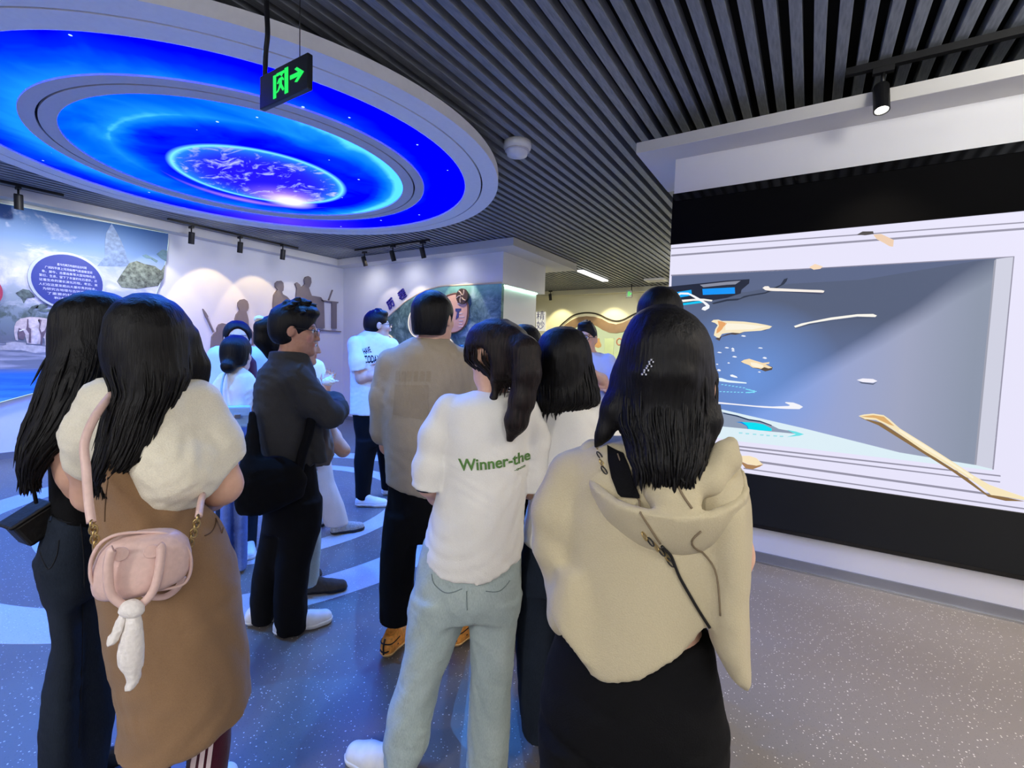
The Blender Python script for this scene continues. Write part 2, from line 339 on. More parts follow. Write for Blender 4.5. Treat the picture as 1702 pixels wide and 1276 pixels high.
# ------------------------------------------------------------------ measured outlines (metres)
SCR = [('niche', 'NICHE', [[-0.948, 2.101], [-0.04, 2.088], [0.934, 2.085], [0.932, 0.871], [0.856, 0.874], [0.508, 0.909], [-0.014, 1.006], [-0.369, 1.056], [-0.774, 1.079], [-0.914, 1.077]], 1), ('niche_shadow', (0.1, 0.13, 0.24), [[-0.948, 2.101], [-0.04, 2.088], [0.865, 2.081], [0.771, 2.073], [0.254, 1.997], [-0.157, 1.993], [-0.401, 1.95], [-0.944, 1.93]], 2), ('niche_reveal', (0.62, 0.63, 0.75), [[0.865, 2.078], [0.934, 2.085], [0.932, 0.871], [0.856, 0.874]], 2), ('niche_edge', (0.33, 0.34, 0.42), [[0.858, 2.071], [0.866, 2.078], [0.862, 0.883], [0.853, 0.884]], 3), ('niche_floor', (0.72, 0.86, 0.93), [[-0.576, 1.096], [-0.014, 1.006], [0.508, 0.909], [0.862, 0.882], [0.93, 0.87], [0.931, 0.861], [0.511, 0.864], [0.032, 0.867], [-0.5, 0.866], [-0.565, 0.878]], 3), ('frame_line', (0.3, 0.29, 0.38), [[-0.96, 2.26], [0.968, 2.243], [0.968, 2.231], [-0.96, 2.246]], 2), ('frame_line', (0.3, 0.29, 0.38), [[-0.963, 2.311], [0.965, 2.275], [0.966, 2.268], [-0.962, 2.303]], 2), ('frame_line', (0.3, 0.29, 0.38), [[-0.516, 0.834], [0.967, 0.839], [0.968, 0.831], [-0.516, 0.822]], 2), ('frame_line', (0.3, 0.29, 0.38), [[-0.515, 0.81], [0.968, 0.803], [0.968, 0.796], [-0.515, 0.798]], 2), ('frame_line', (0.3, 0.29, 0.38), [[-0.386, 0.743], [1.072, 0.725], [1.073, 0.713], [-0.386, 0.727]], 2), ('frame_line', (0.3, 0.29, 0.38), [[-0.365, 0.677], [1.076, 0.668], [1.076, 0.66], [-0.365, 0.668]], 2), ('frame_line', (0.3, 0.29, 0.38), [[-0.953, 2.106], [-0.04, 2.091], [0.934, 2.088], [0.934, 2.082], [-0.039, 2.082], [-0.952, 2.095]], 2), ('frame_line', (0.3, 0.29, 0.38), [[0.934, 2.088], [0.939, 2.088], [0.937, 0.868], [0.93, 0.867]], 2), ('lamp_housing', (0.012, 0.017, 0.04), [[-0.975, 2.014], [-0.737, 2.027], [-0.549, 2.038], [-0.401, 2.039], [-0.402, 2.009], [-0.449, 1.966], [-0.453, 1.939], [-0.542, 1.912], [-0.646, 1.897], [-0.967, 1.862]], 4), ('lamp_rim', (0.25, 0.27, 0.36), [[-0.736, 2.017], [-0.548, 2.029], [-0.458, 2.031], [-0.491, 2.007], [-0.547, 2.007], [-0.711, 1.997]], 5), ('lamp_glow', (0.0, 0.3, 0.95), [[-0.717, 1.985], [-0.495, 1.986], [-0.49, 1.94], [-0.711, 1.94]], 5), ('lamp_glow', (0.0, 0.4, 0.95), [[-0.934, 1.966], [-0.796, 1.982], [-0.79, 1.94], [-0.931, 1.92]], 5), ('lamp_glow', (0.0, 0.55, 0.9), [[-0.897, 1.879], [-0.706, 1.899], [-0.699, 1.883], [-0.84, 1.868], [-0.896, 1.863]], 5), ('bone', (0.9, 0.88, 0.85), [[-0.969, 1.892], [-0.905, 1.907], [-0.749, 1.914], [-0.701, 1.911], [-0.642, 1.9], [-0.646, 1.889], [-0.7, 1.897], [-0.779, 1.898], [-0.904, 1.887], [-0.968, 1.875]], 6), ('bone', (0.92, 0.93, 0.97), [[-0.913, 1.949], [-0.876, 1.965], [-0.819, 1.962], [-0.775, 1.94], [-0.718, 1.906], [-0.675, 1.876], [-0.659, 1.859], [-0.661, 1.84], [-0.69, 1.822], [-0.715, 1.832], [-0.706, 1.848], [-0.683, 1.857], [-0.705, 1.88], [-0.774, 1.922], [-0.812, 1.946], [-0.869, 1.95], [-0.9, 1.938]], 7), ('cable', (0.02, 0.03, 0.06), [[-0.645, 1.878], [-0.542, 1.902], [-0.457, 1.905], [-0.43, 1.921], [-0.397, 1.927], [-0.296, 1.941], [-0.27, 1.957], [-0.205, 1.989], [-0.186, 2.026], [-0.164, 2.033], [-0.17, 2.011], [-0.184, 1.991], [-0.264, 1.945], [-0.295, 1.932], [-0.397, 1.917], [-0.429, 1.908], [-0.473, 1.891], [-0.541, 1.888], [-0.633, 1.868]], 5), ('bone_shadow', (0.05, 0.06, 0.12), [[-0.309, 1.961], [-0.154, 1.936], [0.031, 1.913], [0.053, 1.918], [0.052, 1.93], [-0.309, 1.968]], 5), ('bone', (0.93, 0.86, 0.8), [[-0.315, 1.972], [-0.302, 1.983], [-0.279, 1.983], [-0.268, 1.97], [-0.031, 1.946], [0.036, 1.941], [0.053, 1.935], [0.048, 1.923], [-0.03, 1.93], [-0.267, 1.95], [-0.297, 1.957]], 6), ('bone_shadow', (0.06, 0.08, 0.14), [[-0.1, 1.685], [-0.017, 1.711], [0.114, 1.736], [0.339, 1.757], [0.338, 1.764], [-0.102, 1.707]], 5), ('bone', (0.94, 0.91, 0.84), [[-0.109, 1.703], [-0.064, 1.721], [0.099, 1.758], [0.24, 1.777], [0.321, 1.777], [0.341, 1.767], [0.334, 1.757], [0.24, 1.762], [0.1, 1.742], [-0.018, 1.72], [-0.078, 1.699], [-0.099, 1.692]], 6), ('skull_shadow', (0.08, 0.06, 0.06), [[-0.608, 1.613], [-0.577, 1.597], [-0.562, 1.632], [-0.528, 1.648], [-0.471, 1.642], [-0.438, 1.651], [-0.416, 1.663], [-0.281, 1.675], [-0.24, 1.699], [-0.309, 1.705]], 5), ('skull', (0.93, 0.8, 0.55), [[-0.641, 1.739], [-0.627, 1.752], [-0.592, 1.754], [-0.568, 1.744], [-0.499, 1.742], [-0.42, 1.737], [-0.337, 1.725], [-0.272, 1.711], [-0.24, 1.702], [-0.255, 1.687], [-0.307, 1.672], [-0.416, 1.664], [-0.443, 1.654], [-0.494, 1.658], [-0.534, 1.654], [-0.563, 1.648], [-0.579, 1.619], [-0.596, 1.622], [-0.618, 1.638], [-0.611, 1.682], [-0.595, 1.713], [-0.614, 1.729]], 6), ('skull_patch', (0.8, 0.38, 0.14), [[-0.597, 1.745], [-0.568, 1.74], [-0.532, 1.725], [-0.554, 1.701], [-0.564, 1.682], [-0.581, 1.663], [-0.601, 1.651], [-0.599, 1.682], [-0.586, 1.707]], 7), ('skull_patch', (0.97, 0.9, 0.74), [[-0.544, 1.726], [-0.419, 1.721], [-0.309, 1.705], [-0.266, 1.702], [-0.362, 1.681], [-0.473, 1.679], [-0.541, 1.676]], 7), ('bone_heap', (0.1, 0.07, 0.05), [[-0.426, 1.443], [-0.37, 1.435], [-0.352, 1.408], [-0.297, 1.398], [-0.265, 1.384], [-0.223, 1.398], [-0.221, 1.416], [-0.267, 1.435], [-0.322, 1.452], [-0.405, 1.455]], 5), ('bone_heap', (0.92, 0.72, 0.45), [[-0.425, 1.448], [-0.405, 1.462], [-0.372, 1.471], [-0.328, 1.457], [-0.284, 1.444], [-0.242, 1.451], [-0.244, 1.439], [-0.267, 1.435], [-0.246, 1.424], [-0.223, 1.413], [-0.245, 1.406], [-0.272, 1.414], [-0.292, 1.401], [-0.314, 1.406], [-0.347, 1.408], [-0.37, 1.425], [-0.403, 1.437]], 6), ('bone_heap', (0.97, 0.88, 0.7), [[-0.363, 1.447], [-0.322, 1.442], [-0.278, 1.426], [-0.282, 1.411], [-0.325, 1.412], [-0.356, 1.423]], 7), ('fragment', (0.85, 0.88, 0.97), [[-0.54, 1.546], [-0.529, 1.553], [-0.515, 1.55], [-0.508, 1.545], [-0.521, 1.542]], 6), ('fragment', (0.85, 0.88, 0.97), [[-0.495, 1.538], [-0.487, 1.549], [-0.477, 1.544], [-0.472, 1.535], [-0.48, 1.53]], 6), ('fragment', (0.85, 0.88, 0.97), [[-0.494, 1.524], [-0.485, 1.53], [-0.474, 1.528], [-0.469, 1.523], [-0.479, 1.52]], 6), ('fragment', (0.85, 0.88, 0.97), [[-0.321, 1.548], [-0.31, 1.554], [-0.295, 1.552], [-0.289, 1.547], [-0.301, 1.545]], 6), ('fragment', (0.85, 0.88, 0.97), [[-0.589, 1.51], [-0.578, 1.517], [-0.563, 1.514], [-0.556, 1.509], [-0.569, 1.506]], 6), ('fragment', (0.85, 0.88, 0.97), [[-0.486, 1.481], [-0.474, 1.489], [-0.459, 1.486], [-0.452, 1.48], [-0.465, 1.476]], 6), ('fragment', (0.85, 0.88, 0.97), [[-0.515, 1.434], [-0.509, 1.441], [-0.501, 1.439], [-0.497, 1.434], [-0.504, 1.431]], 6), ('fragment', (0.85, 0.88, 0.97), [[-0.288, 1.478], [-0.279, 1.487], [-0.265, 1.484], [-0.259, 1.476], [-0.27, 1.472]], 6), ('fragment', (0.85, 0.88, 0.97), [[-0.435, 1.633], [-0.424, 1.64], [-0.408, 1.637], [-0.401, 1.631], [-0.415, 1.628]], 6), ('fragment', (0.85, 0.88, 0.97), [[-0.593, 1.422], [-0.587, 1.428], [-0.579, 1.426], [-0.575, 1.422], [-0.582, 1.419]], 6), ('fragment', (0.85, 0.88, 0.97), [[-0.583, 1.378], [-0.573, 1.389], [-0.561, 1.385], [-0.555, 1.376], [-0.566, 1.371]], 6), ('fragment', (0.85, 0.88, 0.97), [[-0.311, 1.377], [-0.305, 1.383], [-0.296, 1.381], [-0.292, 1.376], [-0.3, 1.374]], 6), ('fragment', (0.92, 0.95, 1.0), [[-0.492, 1.348], [-0.477, 1.352], [-0.447, 1.34], [-0.44, 1.33], [-0.458, 1.331], [-0.486, 1.337]], 6), ('spear_point', (0.9, 0.88, 0.97), [[0.263, 1.352], [0.293, 1.364], [0.347, 1.363], [0.37, 1.351], [0.349, 1.339], [0.294, 1.34]], 6), ('spear_point', (0.1, 0.12, 0.2), [[0.273, 1.342], [0.349, 1.334], [0.37, 1.347], [0.35, 1.326], [0.288, 1.331]], 5), ('ring_bar', (0.8, 0.93, 0.98), [[-0.605, 1.322], [-0.549, 1.323], [-0.505, 1.309], [-0.38, 1.299], [-0.38, 1.291], [-0.486, 1.292], [-0.604, 1.302]], 6), ('ring_dot', (0.25, 0.75, 0.97), [[-0.611, 1.276], [-0.596, 1.279], [-0.594, 1.273], [-0.608, 1.271]], 6), ('ring_dot', (0.25, 0.75, 0.97), [[-0.548, 1.276], [-0.534, 1.278], [-0.532, 1.273], [-0.546, 1.271]], 6), ('ring_dot', (0.25, 0.75, 0.97), [[-0.524, 1.274], [-0.51, 1.276], [-0.508, 1.271], [-0.522, 1.268]], 6), ('ring_dot', (0.25, 0.75, 0.97), [[-0.499, 1.271], [-0.485, 1.273], [-0.483, 1.268], [-0.497, 1.266]], 6), ('ring_dot', (0.25, 0.75, 0.97), [[-0.475, 1.269], [-0.461, 1.271], [-0.459, 1.266], [-0.473, 1.263]], 6), ('ring_dot', (0.25, 0.75, 0.97), [[-0.451, 1.266], [-0.437, 1.268], [-0.435, 1.263], [-0.449, 1.261]], 6), ('ring_dot', (0.25, 0.75, 0.97), [[-0.427, 1.264], [-0.413, 1.266], [-0.411, 1.261], [-0.425, 1.258]], 6), ('ring_dot', (0.25, 0.75, 0.97), [[-0.403, 1.261], [-0.389, 1.263], [-0.387, 1.258], [-0.401, 1.256]], 6), ('ring_dot', (0.25, 0.75, 0.97), [[-0.367, 1.25], [-0.354, 1.252], [-0.352, 1.247], [-0.365, 1.245]], 6), ('ring_dot', (0.25, 0.75, 0.97), [[-0.338, 1.244], [-0.325, 1.246], [-0.323, 1.241], [-0.336, 1.239]], 6), ('ring_dot', (0.25, 0.75, 0.97), [[-0.326, 1.239], [-0.313, 1.242], [-0.311, 1.237], [-0.324, 1.234]], 6), ('ring_dot', (0.25, 0.75, 0.97), [[-0.337, 1.232], [-0.324, 1.234], [-0.322, 1.229], [-0.335, 1.227]], 6), ('ring_dot', (0.25, 0.75, 0.97), [[-0.366, 1.228], [-0.353, 1.23], [-0.351, 1.225], [-0.364, 1.223]], 6), ('ring_dot', (0.25, 0.75, 0.97), [[-0.413, 1.227], [-0.399, 1.229], [-0.397, 1.224], [-0.411, 1.222]], 6), ('ring_dot', (0.25, 0.75, 0.97), [[-0.437, 1.226], [-0.423, 1.228], [-0.421, 1.223], [-0.434, 1.221]], 6), ('ring_dot', (0.25, 0.75, 0.97), [[-0.46, 1.226], [-0.447, 1.228], [-0.445, 1.223], [-0.458, 1.22]], 6), ('ring_dot', (0.25, 0.75, 0.97), [[-0.485, 1.225], [-0.471, 1.227], [-0.469, 1.222], [-0.482, 1.22]], 6), ('ring_dot', (0.25, 0.75, 0.97), [[-0.509, 1.224], [-0.495, 1.227], [-0.493, 1.221], [-0.507, 1.219]], 6), ('ring_dot', (0.25, 0.75, 0.97), [[-0.533, 1.224], [-0.519, 1.226], [-0.517, 1.221], [-0.531, 1.218]], 6), ('ring_dot', (0.25, 0.75, 0.97), [[-0.558, 1.223], [-0.544, 1.225], [-0.542, 1.22], [-0.556, 1.218]], 6), ('ring_bar', (0.2, 0.72, 0.95), [[-0.383, 1.255], [-0.342, 1.247], [-0.317, 1.238], [-0.341, 1.227], [-0.381, 1.222], [-0.382, 1.229], [-0.347, 1.234], [-0.33, 1.238], [-0.35, 1.241], [-0.383, 1.248]], 6), ('hook_bone', (0.9, 0.9, 0.96), [[-0.589, 1.144], [-0.472, 1.14], [-0.318, 1.136], [-0.205, 1.139], [-0.108, 1.151], [-0.1, 1.158], [-0.13, 1.171], [-0.128, 1.177], [-0.082, 1.177], [-0.045, 1.165], [-0.023, 1.152], [-0.043, 1.135], [-0.117, 1.13], [-0.261, 1.126], [-0.435, 1.13], [-0.588, 1.131]], 6), ('base_plate', (0.27, 0.33, 0.45), [[-0.58, 1.081], [-0.492, 1.065], [-0.431, 1.056], [-0.342, 1.033], [-0.278, 1.03], [-0.209, 1.008], [-0.158, 0.985], [-0.055, 0.975], [-0.012, 0.964], [-0.054, 0.962], [-0.14, 0.962], [-0.229, 0.961], [-0.355, 0.963], [-0.573, 0.963]], 5), ('base_plate', (0.02, 0.04, 0.1), [[-0.523, 1.066], [-0.431, 1.056], [-0.353, 1.036], [-0.278, 1.031], [-0.204, 1.008], [-0.203, 1.001], [-0.278, 1.022], [-0.353, 1.026], [-0.431, 1.046], [-0.523, 1.059]], 6), ('pool_glow', (0.0, 0.75, 0.9), [[-0.393, 1.01], [-0.312, 1.014], [-0.254, 1.007], [-0.202, 0.983], [-0.201, 0.966], [-0.274, 0.961], [-0.347, 0.963], [-0.357, 0.986]], 7), ('pool_glow', (0.0, 0.25, 0.8), [[-0.435, 1.007], [-0.393, 1.011], [-0.351, 0.988], [-0.345, 0.963], [-0.352, 0.963], [-0.362, 0.984], [-0.399, 1.001]], 6), ('base_tip', (0.15, 0.75, 0.8), [[-0.109, 0.984], [-0.055, 0.978], [-0.007, 0.965], [-0.032, 0.952], [-0.106, 0.934], [-0.054, 0.959]], 6), ('ring_dot', (0.35, 0.75, 0.82), [[-0.411, 0.933], [-0.385, 0.934], [-0.387, 0.925], [-0.408, 0.923]], 6), ('ring_dot', (0.35, 0.75, 0.82), [[-0.367, 0.933], [-0.341, 0.934], [-0.343, 0.925], [-0.364, 0.923]], 6), ('ring_dot', (0.35, 0.75, 0.82), [[-0.32, 0.933], [-0.295, 0.935], [-0.296, 0.926], [-0.317, 0.924]], 6), ('ring_dot', (0.35, 0.75, 0.82), [[-0.274, 0.934], [-0.249, 0.936], [-0.251, 0.926], [-0.271, 0.925]], 6), ('ring_dot', (0.35, 0.75, 0.82), [[-0.234, 0.935], [-0.21, 0.936], [-0.211, 0.927], [-0.231, 0.925]], 6), ('ring_dot', (0.35, 0.75, 0.82), [[-0.19, 0.937], [-0.165, 0.938], [-0.167, 0.929], [-0.187, 0.928]], 6), ('ring_dot', (0.35, 0.75, 0.82), [[-0.151, 0.938], [-0.127, 0.94], [-0.129, 0.931], [-0.148, 0.929]], 6), ('carved_fish', (0.4, 0.22, 0.1), [[-0.395, 0.724], [-0.341, 0.705], [-0.283, 0.704], [-0.238, 0.721], [-0.26, 0.701], [-0.304, 0.675], [-0.351, 0.674]], 5), ('carved_fish', (0.94, 0.78, 0.52), [[-0.467, 0.774], [-0.452, 0.776], [-0.402, 0.743], [-0.38, 0.762], [-0.333, 0.769], [-0.286, 0.759], [-0.256, 0.731], [-0.241, 0.72], [-0.283, 0.704], [-0.341, 0.708], [-0.39, 0.724], [-0.426, 0.739]], 6), ('long_bone', (0.25, 0.15, 0.06), [[0.292, 1.11], [0.405, 1.087], [0.501, 1.022], [0.633, 0.931], [0.821, 0.805], [0.918, 0.72], [0.984, 0.716], [1.073, 0.707], [0.997, 0.695], [0.924, 0.705], [0.761, 0.828], [0.502, 0.997], [0.392, 1.069]], 6), ('long_bone', (0.93, 0.8, 0.52), [[0.287, 1.119], [0.314, 1.131], [0.361, 1.141], [0.415, 1.136], [0.446, 1.113], [0.498, 1.062], [0.63, 0.975], [0.757, 0.888], [0.855, 0.819], [0.925, 0.776], [0.993, 0.754], [1.07, 0.731], [1.071, 0.714], [0.984, 0.718], [0.935, 0.718], [0.914, 0.742], [0.857, 0.784], [0.747, 0.858], [0.62, 0.937], [0.487, 1.034], [0.425, 1.078], [0.377, 1.102], [0.322, 1.101]], 7), ('long_bone', (0.72, 0.42, 0.16), [[0.294, 1.116], [0.362, 1.132], [0.416, 1.127], [0.438, 1.106], [0.472, 1.072], [0.445, 1.08], [0.376, 1.113]], 8), ('long_bone', (0.98, 0.9, 0.68), [[0.499, 1.055], [0.631, 0.967], [0.758, 0.88], [0.855, 0.811], [0.851, 0.801], [0.746, 0.874], [0.619, 0.954], [0.493, 1.045]], 8), ('jaw_fragment', (0.08, 0.07, 0.07), [[0.206, 2.286], [0.235, 2.303], [0.289, 2.298], [0.293, 2.281], [0.25, 2.278]], 6), ('jaw_fragment', (0.85, 0.62, 0.45), [[0.291, 2.277], [0.33, 2.277], [0.396, 2.233], [0.395, 2.192], [0.377, 2.197], [0.347, 2.221], [0.312, 2.246]], 6), ('jaw_fragment', (0.93, 0.7, 0.5), [[-0.043, 2.097], [-0.011, 2.117], [0.035, 2.096], [0.021, 2.082], [-0.016, 2.079]], 6)]
MURAL = [[3.241, 3.081], [3.237, 2.954], [3.216, 2.772], [3.177, 2.544], [3.114, 2.299], [3.041, 2.084], [2.945, 1.857], [2.796, 1.587], [2.561, 1.282], [2.296, 1.034], [2.01, 0.87], [1.729, 0.788], [1.467, 0.703]]
MURAL_TOP = [[1.529, 3.039], [3.241, 3.081]]
MUR = [('peak', (0.2, 0.28, 0.42), [[2.572, 3.061], [2.628, 2.952], [2.677, 2.84], [2.717, 2.724], [2.741, 2.603], [2.81, 2.532], [2.407, 2.462], [2.49, 2.598], [2.494, 2.8], [2.512, 2.925]], 1), ('island', (0.14, 0.17, 0.13), [[2.616, 2.292], [2.669, 2.404], [2.758, 2.565], [2.847, 2.612], [2.936, 2.585], [3.065, 2.576], [3.141, 2.523], [3.19, 2.619], [3.168, 2.417], [3.099, 2.296], [2.84, 2.218], [2.666, 2.216]], 2), ('island', (0.3, 0.3, 0.22), [[2.668, 2.341], [2.774, 2.462], [2.898, 2.44], [3.025, 2.395], [2.913, 2.292], [2.753, 2.291]], 3), ('sky_rock', (0.12, 0.22, 0.25), [[3.087, 2.754], [3.164, 2.835], [3.222, 2.824], [3.21, 2.667], [3.143, 2.699]], 2), ('sky_rock', (0.08, 0.1, 0.1), [[2.911, 2.698], [2.957, 2.724], [3.002, 2.705], [3.104, 2.659], [3.085, 2.627], [3.011, 2.674], [2.956, 2.668]], 2), ('elephant_body', (0.62, 0.52, 0.45), [[1.611, 1.61], [1.625, 1.661], [1.666, 1.708], [1.748, 1.734], [1.831, 1.734], [1.896, 1.726], [1.934, 1.684], [1.946, 1.62], [1.93, 1.514], [1.908, 1.396], [1.874, 1.389], [1.871, 1.473], [1.844, 1.51], [1.827, 1.406], [1.749, 1.404], [1.713, 1.409], [1.697, 1.528], [1.676, 1.565], [1.645, 1.588], [1.631, 1.525], [1.637, 1.437], [1.615, 1.449], [1.605, 1.536]], 2), ('elephant_ear', (0.74, 0.64, 0.58), [[1.734, 1.713], [1.784, 1.73], [1.83, 1.702], [1.829, 1.657], [1.781, 1.609], [1.745, 1.607], [1.729, 1.656]], 3), ('elephant_shade', (0.16, 0.11, 0.12), [[1.722, 1.706], [1.733, 1.707], [1.731, 1.606], [1.753, 1.588], [1.749, 1.416], [1.726, 1.416], [1.734, 1.53], [1.708, 1.579], [1.716, 1.617]], 3), ('elephant_shade', (0.16, 0.11, 0.12), [[1.816, 1.701], [1.828, 1.715], [1.849, 1.703], [1.832, 1.6], [1.845, 1.549], [1.874, 1.576], [1.899, 1.656], [1.914, 1.657], [1.883, 1.551], [1.858, 1.485], [1.846, 1.394], [1.834, 1.394], [1.835, 1.523], [1.822, 1.586], [1.829, 1.651]], 3), ('elephant_shade', (0.12, 0.12, 0.13), [[1.646, 1.594], [1.681, 1.571], [1.702, 1.516], [1.687, 1.452], [1.642, 1.463], [1.637, 1.525]], 3), ('elephant_leg', (0.7, 0.62, 0.58), [[1.763, 1.595], [1.813, 1.598], [1.821, 1.509], [1.8, 1.405], [1.758, 1.404], [1.77, 1.506]], 3), ('elephant_tusk', (0.85, 0.8, 0.75), [[1.645, 1.563], [1.699, 1.585], [1.699, 1.576], [1.653, 1.551]], 4), ('shore', (0.5, 0.46, 0.42), [[1.484, 1.364], [1.57, 1.397], [1.748, 1.391], [1.917, 1.37], [1.877, 1.304], [1.783, 1.289], [1.657, 1.325], [1.483, 1.321]], 1), ('shore', (0.13, 0.12, 0.12), [[1.536, 1.409], [1.606, 1.424], [1.704, 1.415], [1.703, 1.383], [1.535, 1.378]], 2), ('tree_clump', (0.1, 0.14, 0.12), [[1.63, 2.009], [1.693, 2.066], [1.747, 2.061], [1.782, 2.015], [1.799, 1.979], [1.726, 1.958], [1.697, 1.892], [1.681, 1.953], [1.655, 1.975]], 2), ('tree_clump', (0.12, 0.15, 0.14), [[1.796, 1.852], [1.844, 1.901], [1.91, 1.902], [1.909, 1.863], [1.851, 1.825]], 2), ('tree_clump', (0.55, 0.58, 0.3), [[1.727, 1.801], [1.769, 1.868], [1.825, 1.893], [1.824, 1.855], [1.787, 1.838], [1.758, 1.772]], 2), ('tree_clump', (0.55, 0.58, 0.34), [[1.805, 1.821], [1.928, 1.846], [2.025, 1.855], [2.005, 1.827], [1.87, 1.802]], 2)]
TEXTLINES = [([2.004, 2.421], [2.288, 2.423]), ([1.889, 2.369], [2.344, 2.366]), ([1.859, 2.312], [2.375, 2.312]), ([1.835, 2.257], [2.392, 2.258]), ([1.832, 2.201], [2.397, 2.203]), ([1.84, 2.144], [2.395, 2.143]), ([1.862, 2.095], [2.336, 2.08]), ([1.902, 2.037], [2.277, 2.025]), ([1.963, 1.981], [2.163, 1.975])]
SIL = [('spear', [[3.725, 2.026], [3.767, 1.969], [3.797, 1.914], [3.791, 1.891], [3.888, 1.673], [3.874, 1.662], [3.777, 1.883], [3.764, 1.896], [3.74, 1.967]]), ('figure_kneeling', [[3.845, 1.225], [3.837, 1.417], [3.845, 1.506], [3.853, 1.595], [3.888, 1.648], [3.93, 1.68], [3.928, 1.732], [3.959, 1.794], [4.016, 1.82], [4.074, 1.809], [4.095, 1.773], [4.095, 1.727], [4.058, 1.635], [4.008, 1.647], [4.021, 1.573], [4.013, 1.497], [3.995, 1.391], [3.997, 1.226]]), ('figure_walking', [[4.512, 1.484], [4.48, 1.467], [4.355, 1.479], [4.248, 1.475], [4.219, 1.643], [4.218, 1.903], [4.237, 1.981], [4.29, 2.055], [4.265, 2.122], [4.268, 2.183], [4.306, 2.233], [4.367, 2.253], [4.418, 2.227], [4.439, 2.171], [4.439, 2.108], [4.42, 2.06], [4.402, 2.042], [4.42, 1.982], [4.438, 1.905], [4.438, 1.795], [4.481, 1.751], [4.521, 1.69], [4.532, 1.627], [4.512, 1.563], [4.544, 1.501]]), ('spear', [[4.532, 1.683], [4.642, 1.761], [4.667, 1.778], [4.695, 1.764], [4.683, 1.739], [4.658, 1.73], [4.545, 1.657]]), ('figure_bending', [[4.74, 1.508], [4.791, 1.607], [4.825, 1.658], [4.91, 1.646], [5.015, 1.584], [5.015, 1.384], [4.875, 1.397], [4.855, 1.495], [4.791, 1.477]]), ('figure_standing', [[4.877, 2.233], [4.891, 2.381], [4.92, 2.433], [4.963, 2.488], [4.92, 2.531], [4.92, 2.596], [4.964, 2.643], [5.024, 2.657], [5.068, 2.626], [5.077, 2.552], [5.068, 2.485], [5.042, 2.462], [5.06, 2.418], [5.14, 2.386], [5.267, 2.274], [5.267, 1.799], [4.893, 1.776]]), ('figure_seated', [[5.322, 2.416], [5.341, 2.554], [5.303, 2.642], [5.341, 2.673], [5.397, 2.639], [5.425, 2.583], [5.501, 2.662], [5.488, 2.746], [5.52, 2.802], [5.572, 2.824], [5.627, 2.801], [5.639, 2.716], [5.608, 2.633], [5.585, 2.604], [5.618, 2.521], [5.648, 2.464], [5.85, 2.458], [5.916, 2.38], [5.936, 1.858], [5.771, 1.848], [5.73, 1.934], [5.729, 2.288], [5.323, 2.246]]), ('table', [[5.85, 2.404], [6.255, 2.411], [6.244, 2.382], [6.211, 2.384], [6.215, 1.866], [6.106, 1.86], [6.102, 2.385], [5.85, 2.381]]), ('brush', [[6.027, 2.428], [6.111, 2.635], [6.122, 2.629], [6.042, 2.424]]), ('ground_line', [[5.792, 1.822], [6.326, 1.823], [6.322, 1.804], [5.792, 1.804]]), ('figure_crouching', [[3.482, 1.643], [3.548, 1.61], [3.573, 1.517], [3.546, 1.441], [3.573, 0.82], [3.389, 0.827], [3.398, 1.565]])]
ARCH = [[-7.197, 1.924], [-7.055, 1.971], [-6.802, 2.089], [-6.602, 2.204], [-6.385, 2.338], [-6.258, 2.393], [-6.07, 2.465], [-5.846, 2.538], [-5.569, 2.58], [-5.415, 2.587], [-4.827, 2.578], [-4.249, 2.576]]
ARCH_END = [-4.239, 2.578]
PLAQUE = [[-5.459, 2.334], [-5.384, 2.404], [-5.253, 2.442], [-5.124, 2.451], [-4.976, 2.388], [-4.892, 2.258], [-4.886, 2.075], [-4.927, 1.934], [-5.033, 1.835], [-5.179, 1.792], [-5.33, 1.799], [-5.408, 1.88]]
TXT1 = [[-6.799, 2.338], [-6.501, 2.495], [-7.041, 2.138]]
WAVE_LINE = [[-6.041, 2.143], [-5.906, 2.3], [-5.738, 2.438], [-5.572, 2.55], [-5.372, 2.611], [-5.142, 2.633], [-4.914, 2.607], [-4.72, 2.544], [-4.527, 2.452], [-4.309, 2.399], [-4.129, 2.431], [-3.954, 2.515], [-3.781, 2.592], [-3.609, 2.622], [-3.409, 2.604], [-3.238, 2.53]]
WAVE_TOP = [[-6.037, 2.049], [-5.902, 2.19], [-5.734, 2.33], [-5.567, 2.436], [-5.368, 2.51], [-5.138, 2.536], [-4.91, 2.517], [-4.716, 2.46], [-4.523, 2.357], [-4.305, 2.311], [-4.125, 2.35], [-3.95, 2.429], [-3.777, 2.507], [-3.605, 2.532], [-3.405, 2.506], [-3.234, 2.447]]
WAVE_BOT = [[-5.821, 1.924], [-5.689, 2.065], [-5.556, 2.174], [-5.392, 2.271], [-5.195, 2.331], [-4.998, 2.329], [-4.835, 2.268], [-4.672, 2.171], [-4.48, 2.097], [-4.295, 2.083], [-4.114, 2.118], [-3.939, 2.198], [-3.766, 2.269], [-3.594, 2.296], [-3.394, 2.281], [-3.222, 2.21]]
VASE = [[-4.865, 1.856], [-4.817, 1.872], [-4.789, 1.947], [-4.757, 1.947], [-4.737, 1.858], [-4.696, 1.783], [-4.699, 1.723], [-4.778, 1.692], [-4.859, 1.721], [-4.894, 1.786]]
CIRC = [[-4.254, 1.863], [-4.133, 1.864], [-4.203, 1.951]]
STRIP = [[-6.697, 2.687], [-6.413, 2.68], [-6.392, 2.144], [-6.676, 2.144]]
TXT2 = [[-6.544, 2.561], [-6.533, 2.289]]
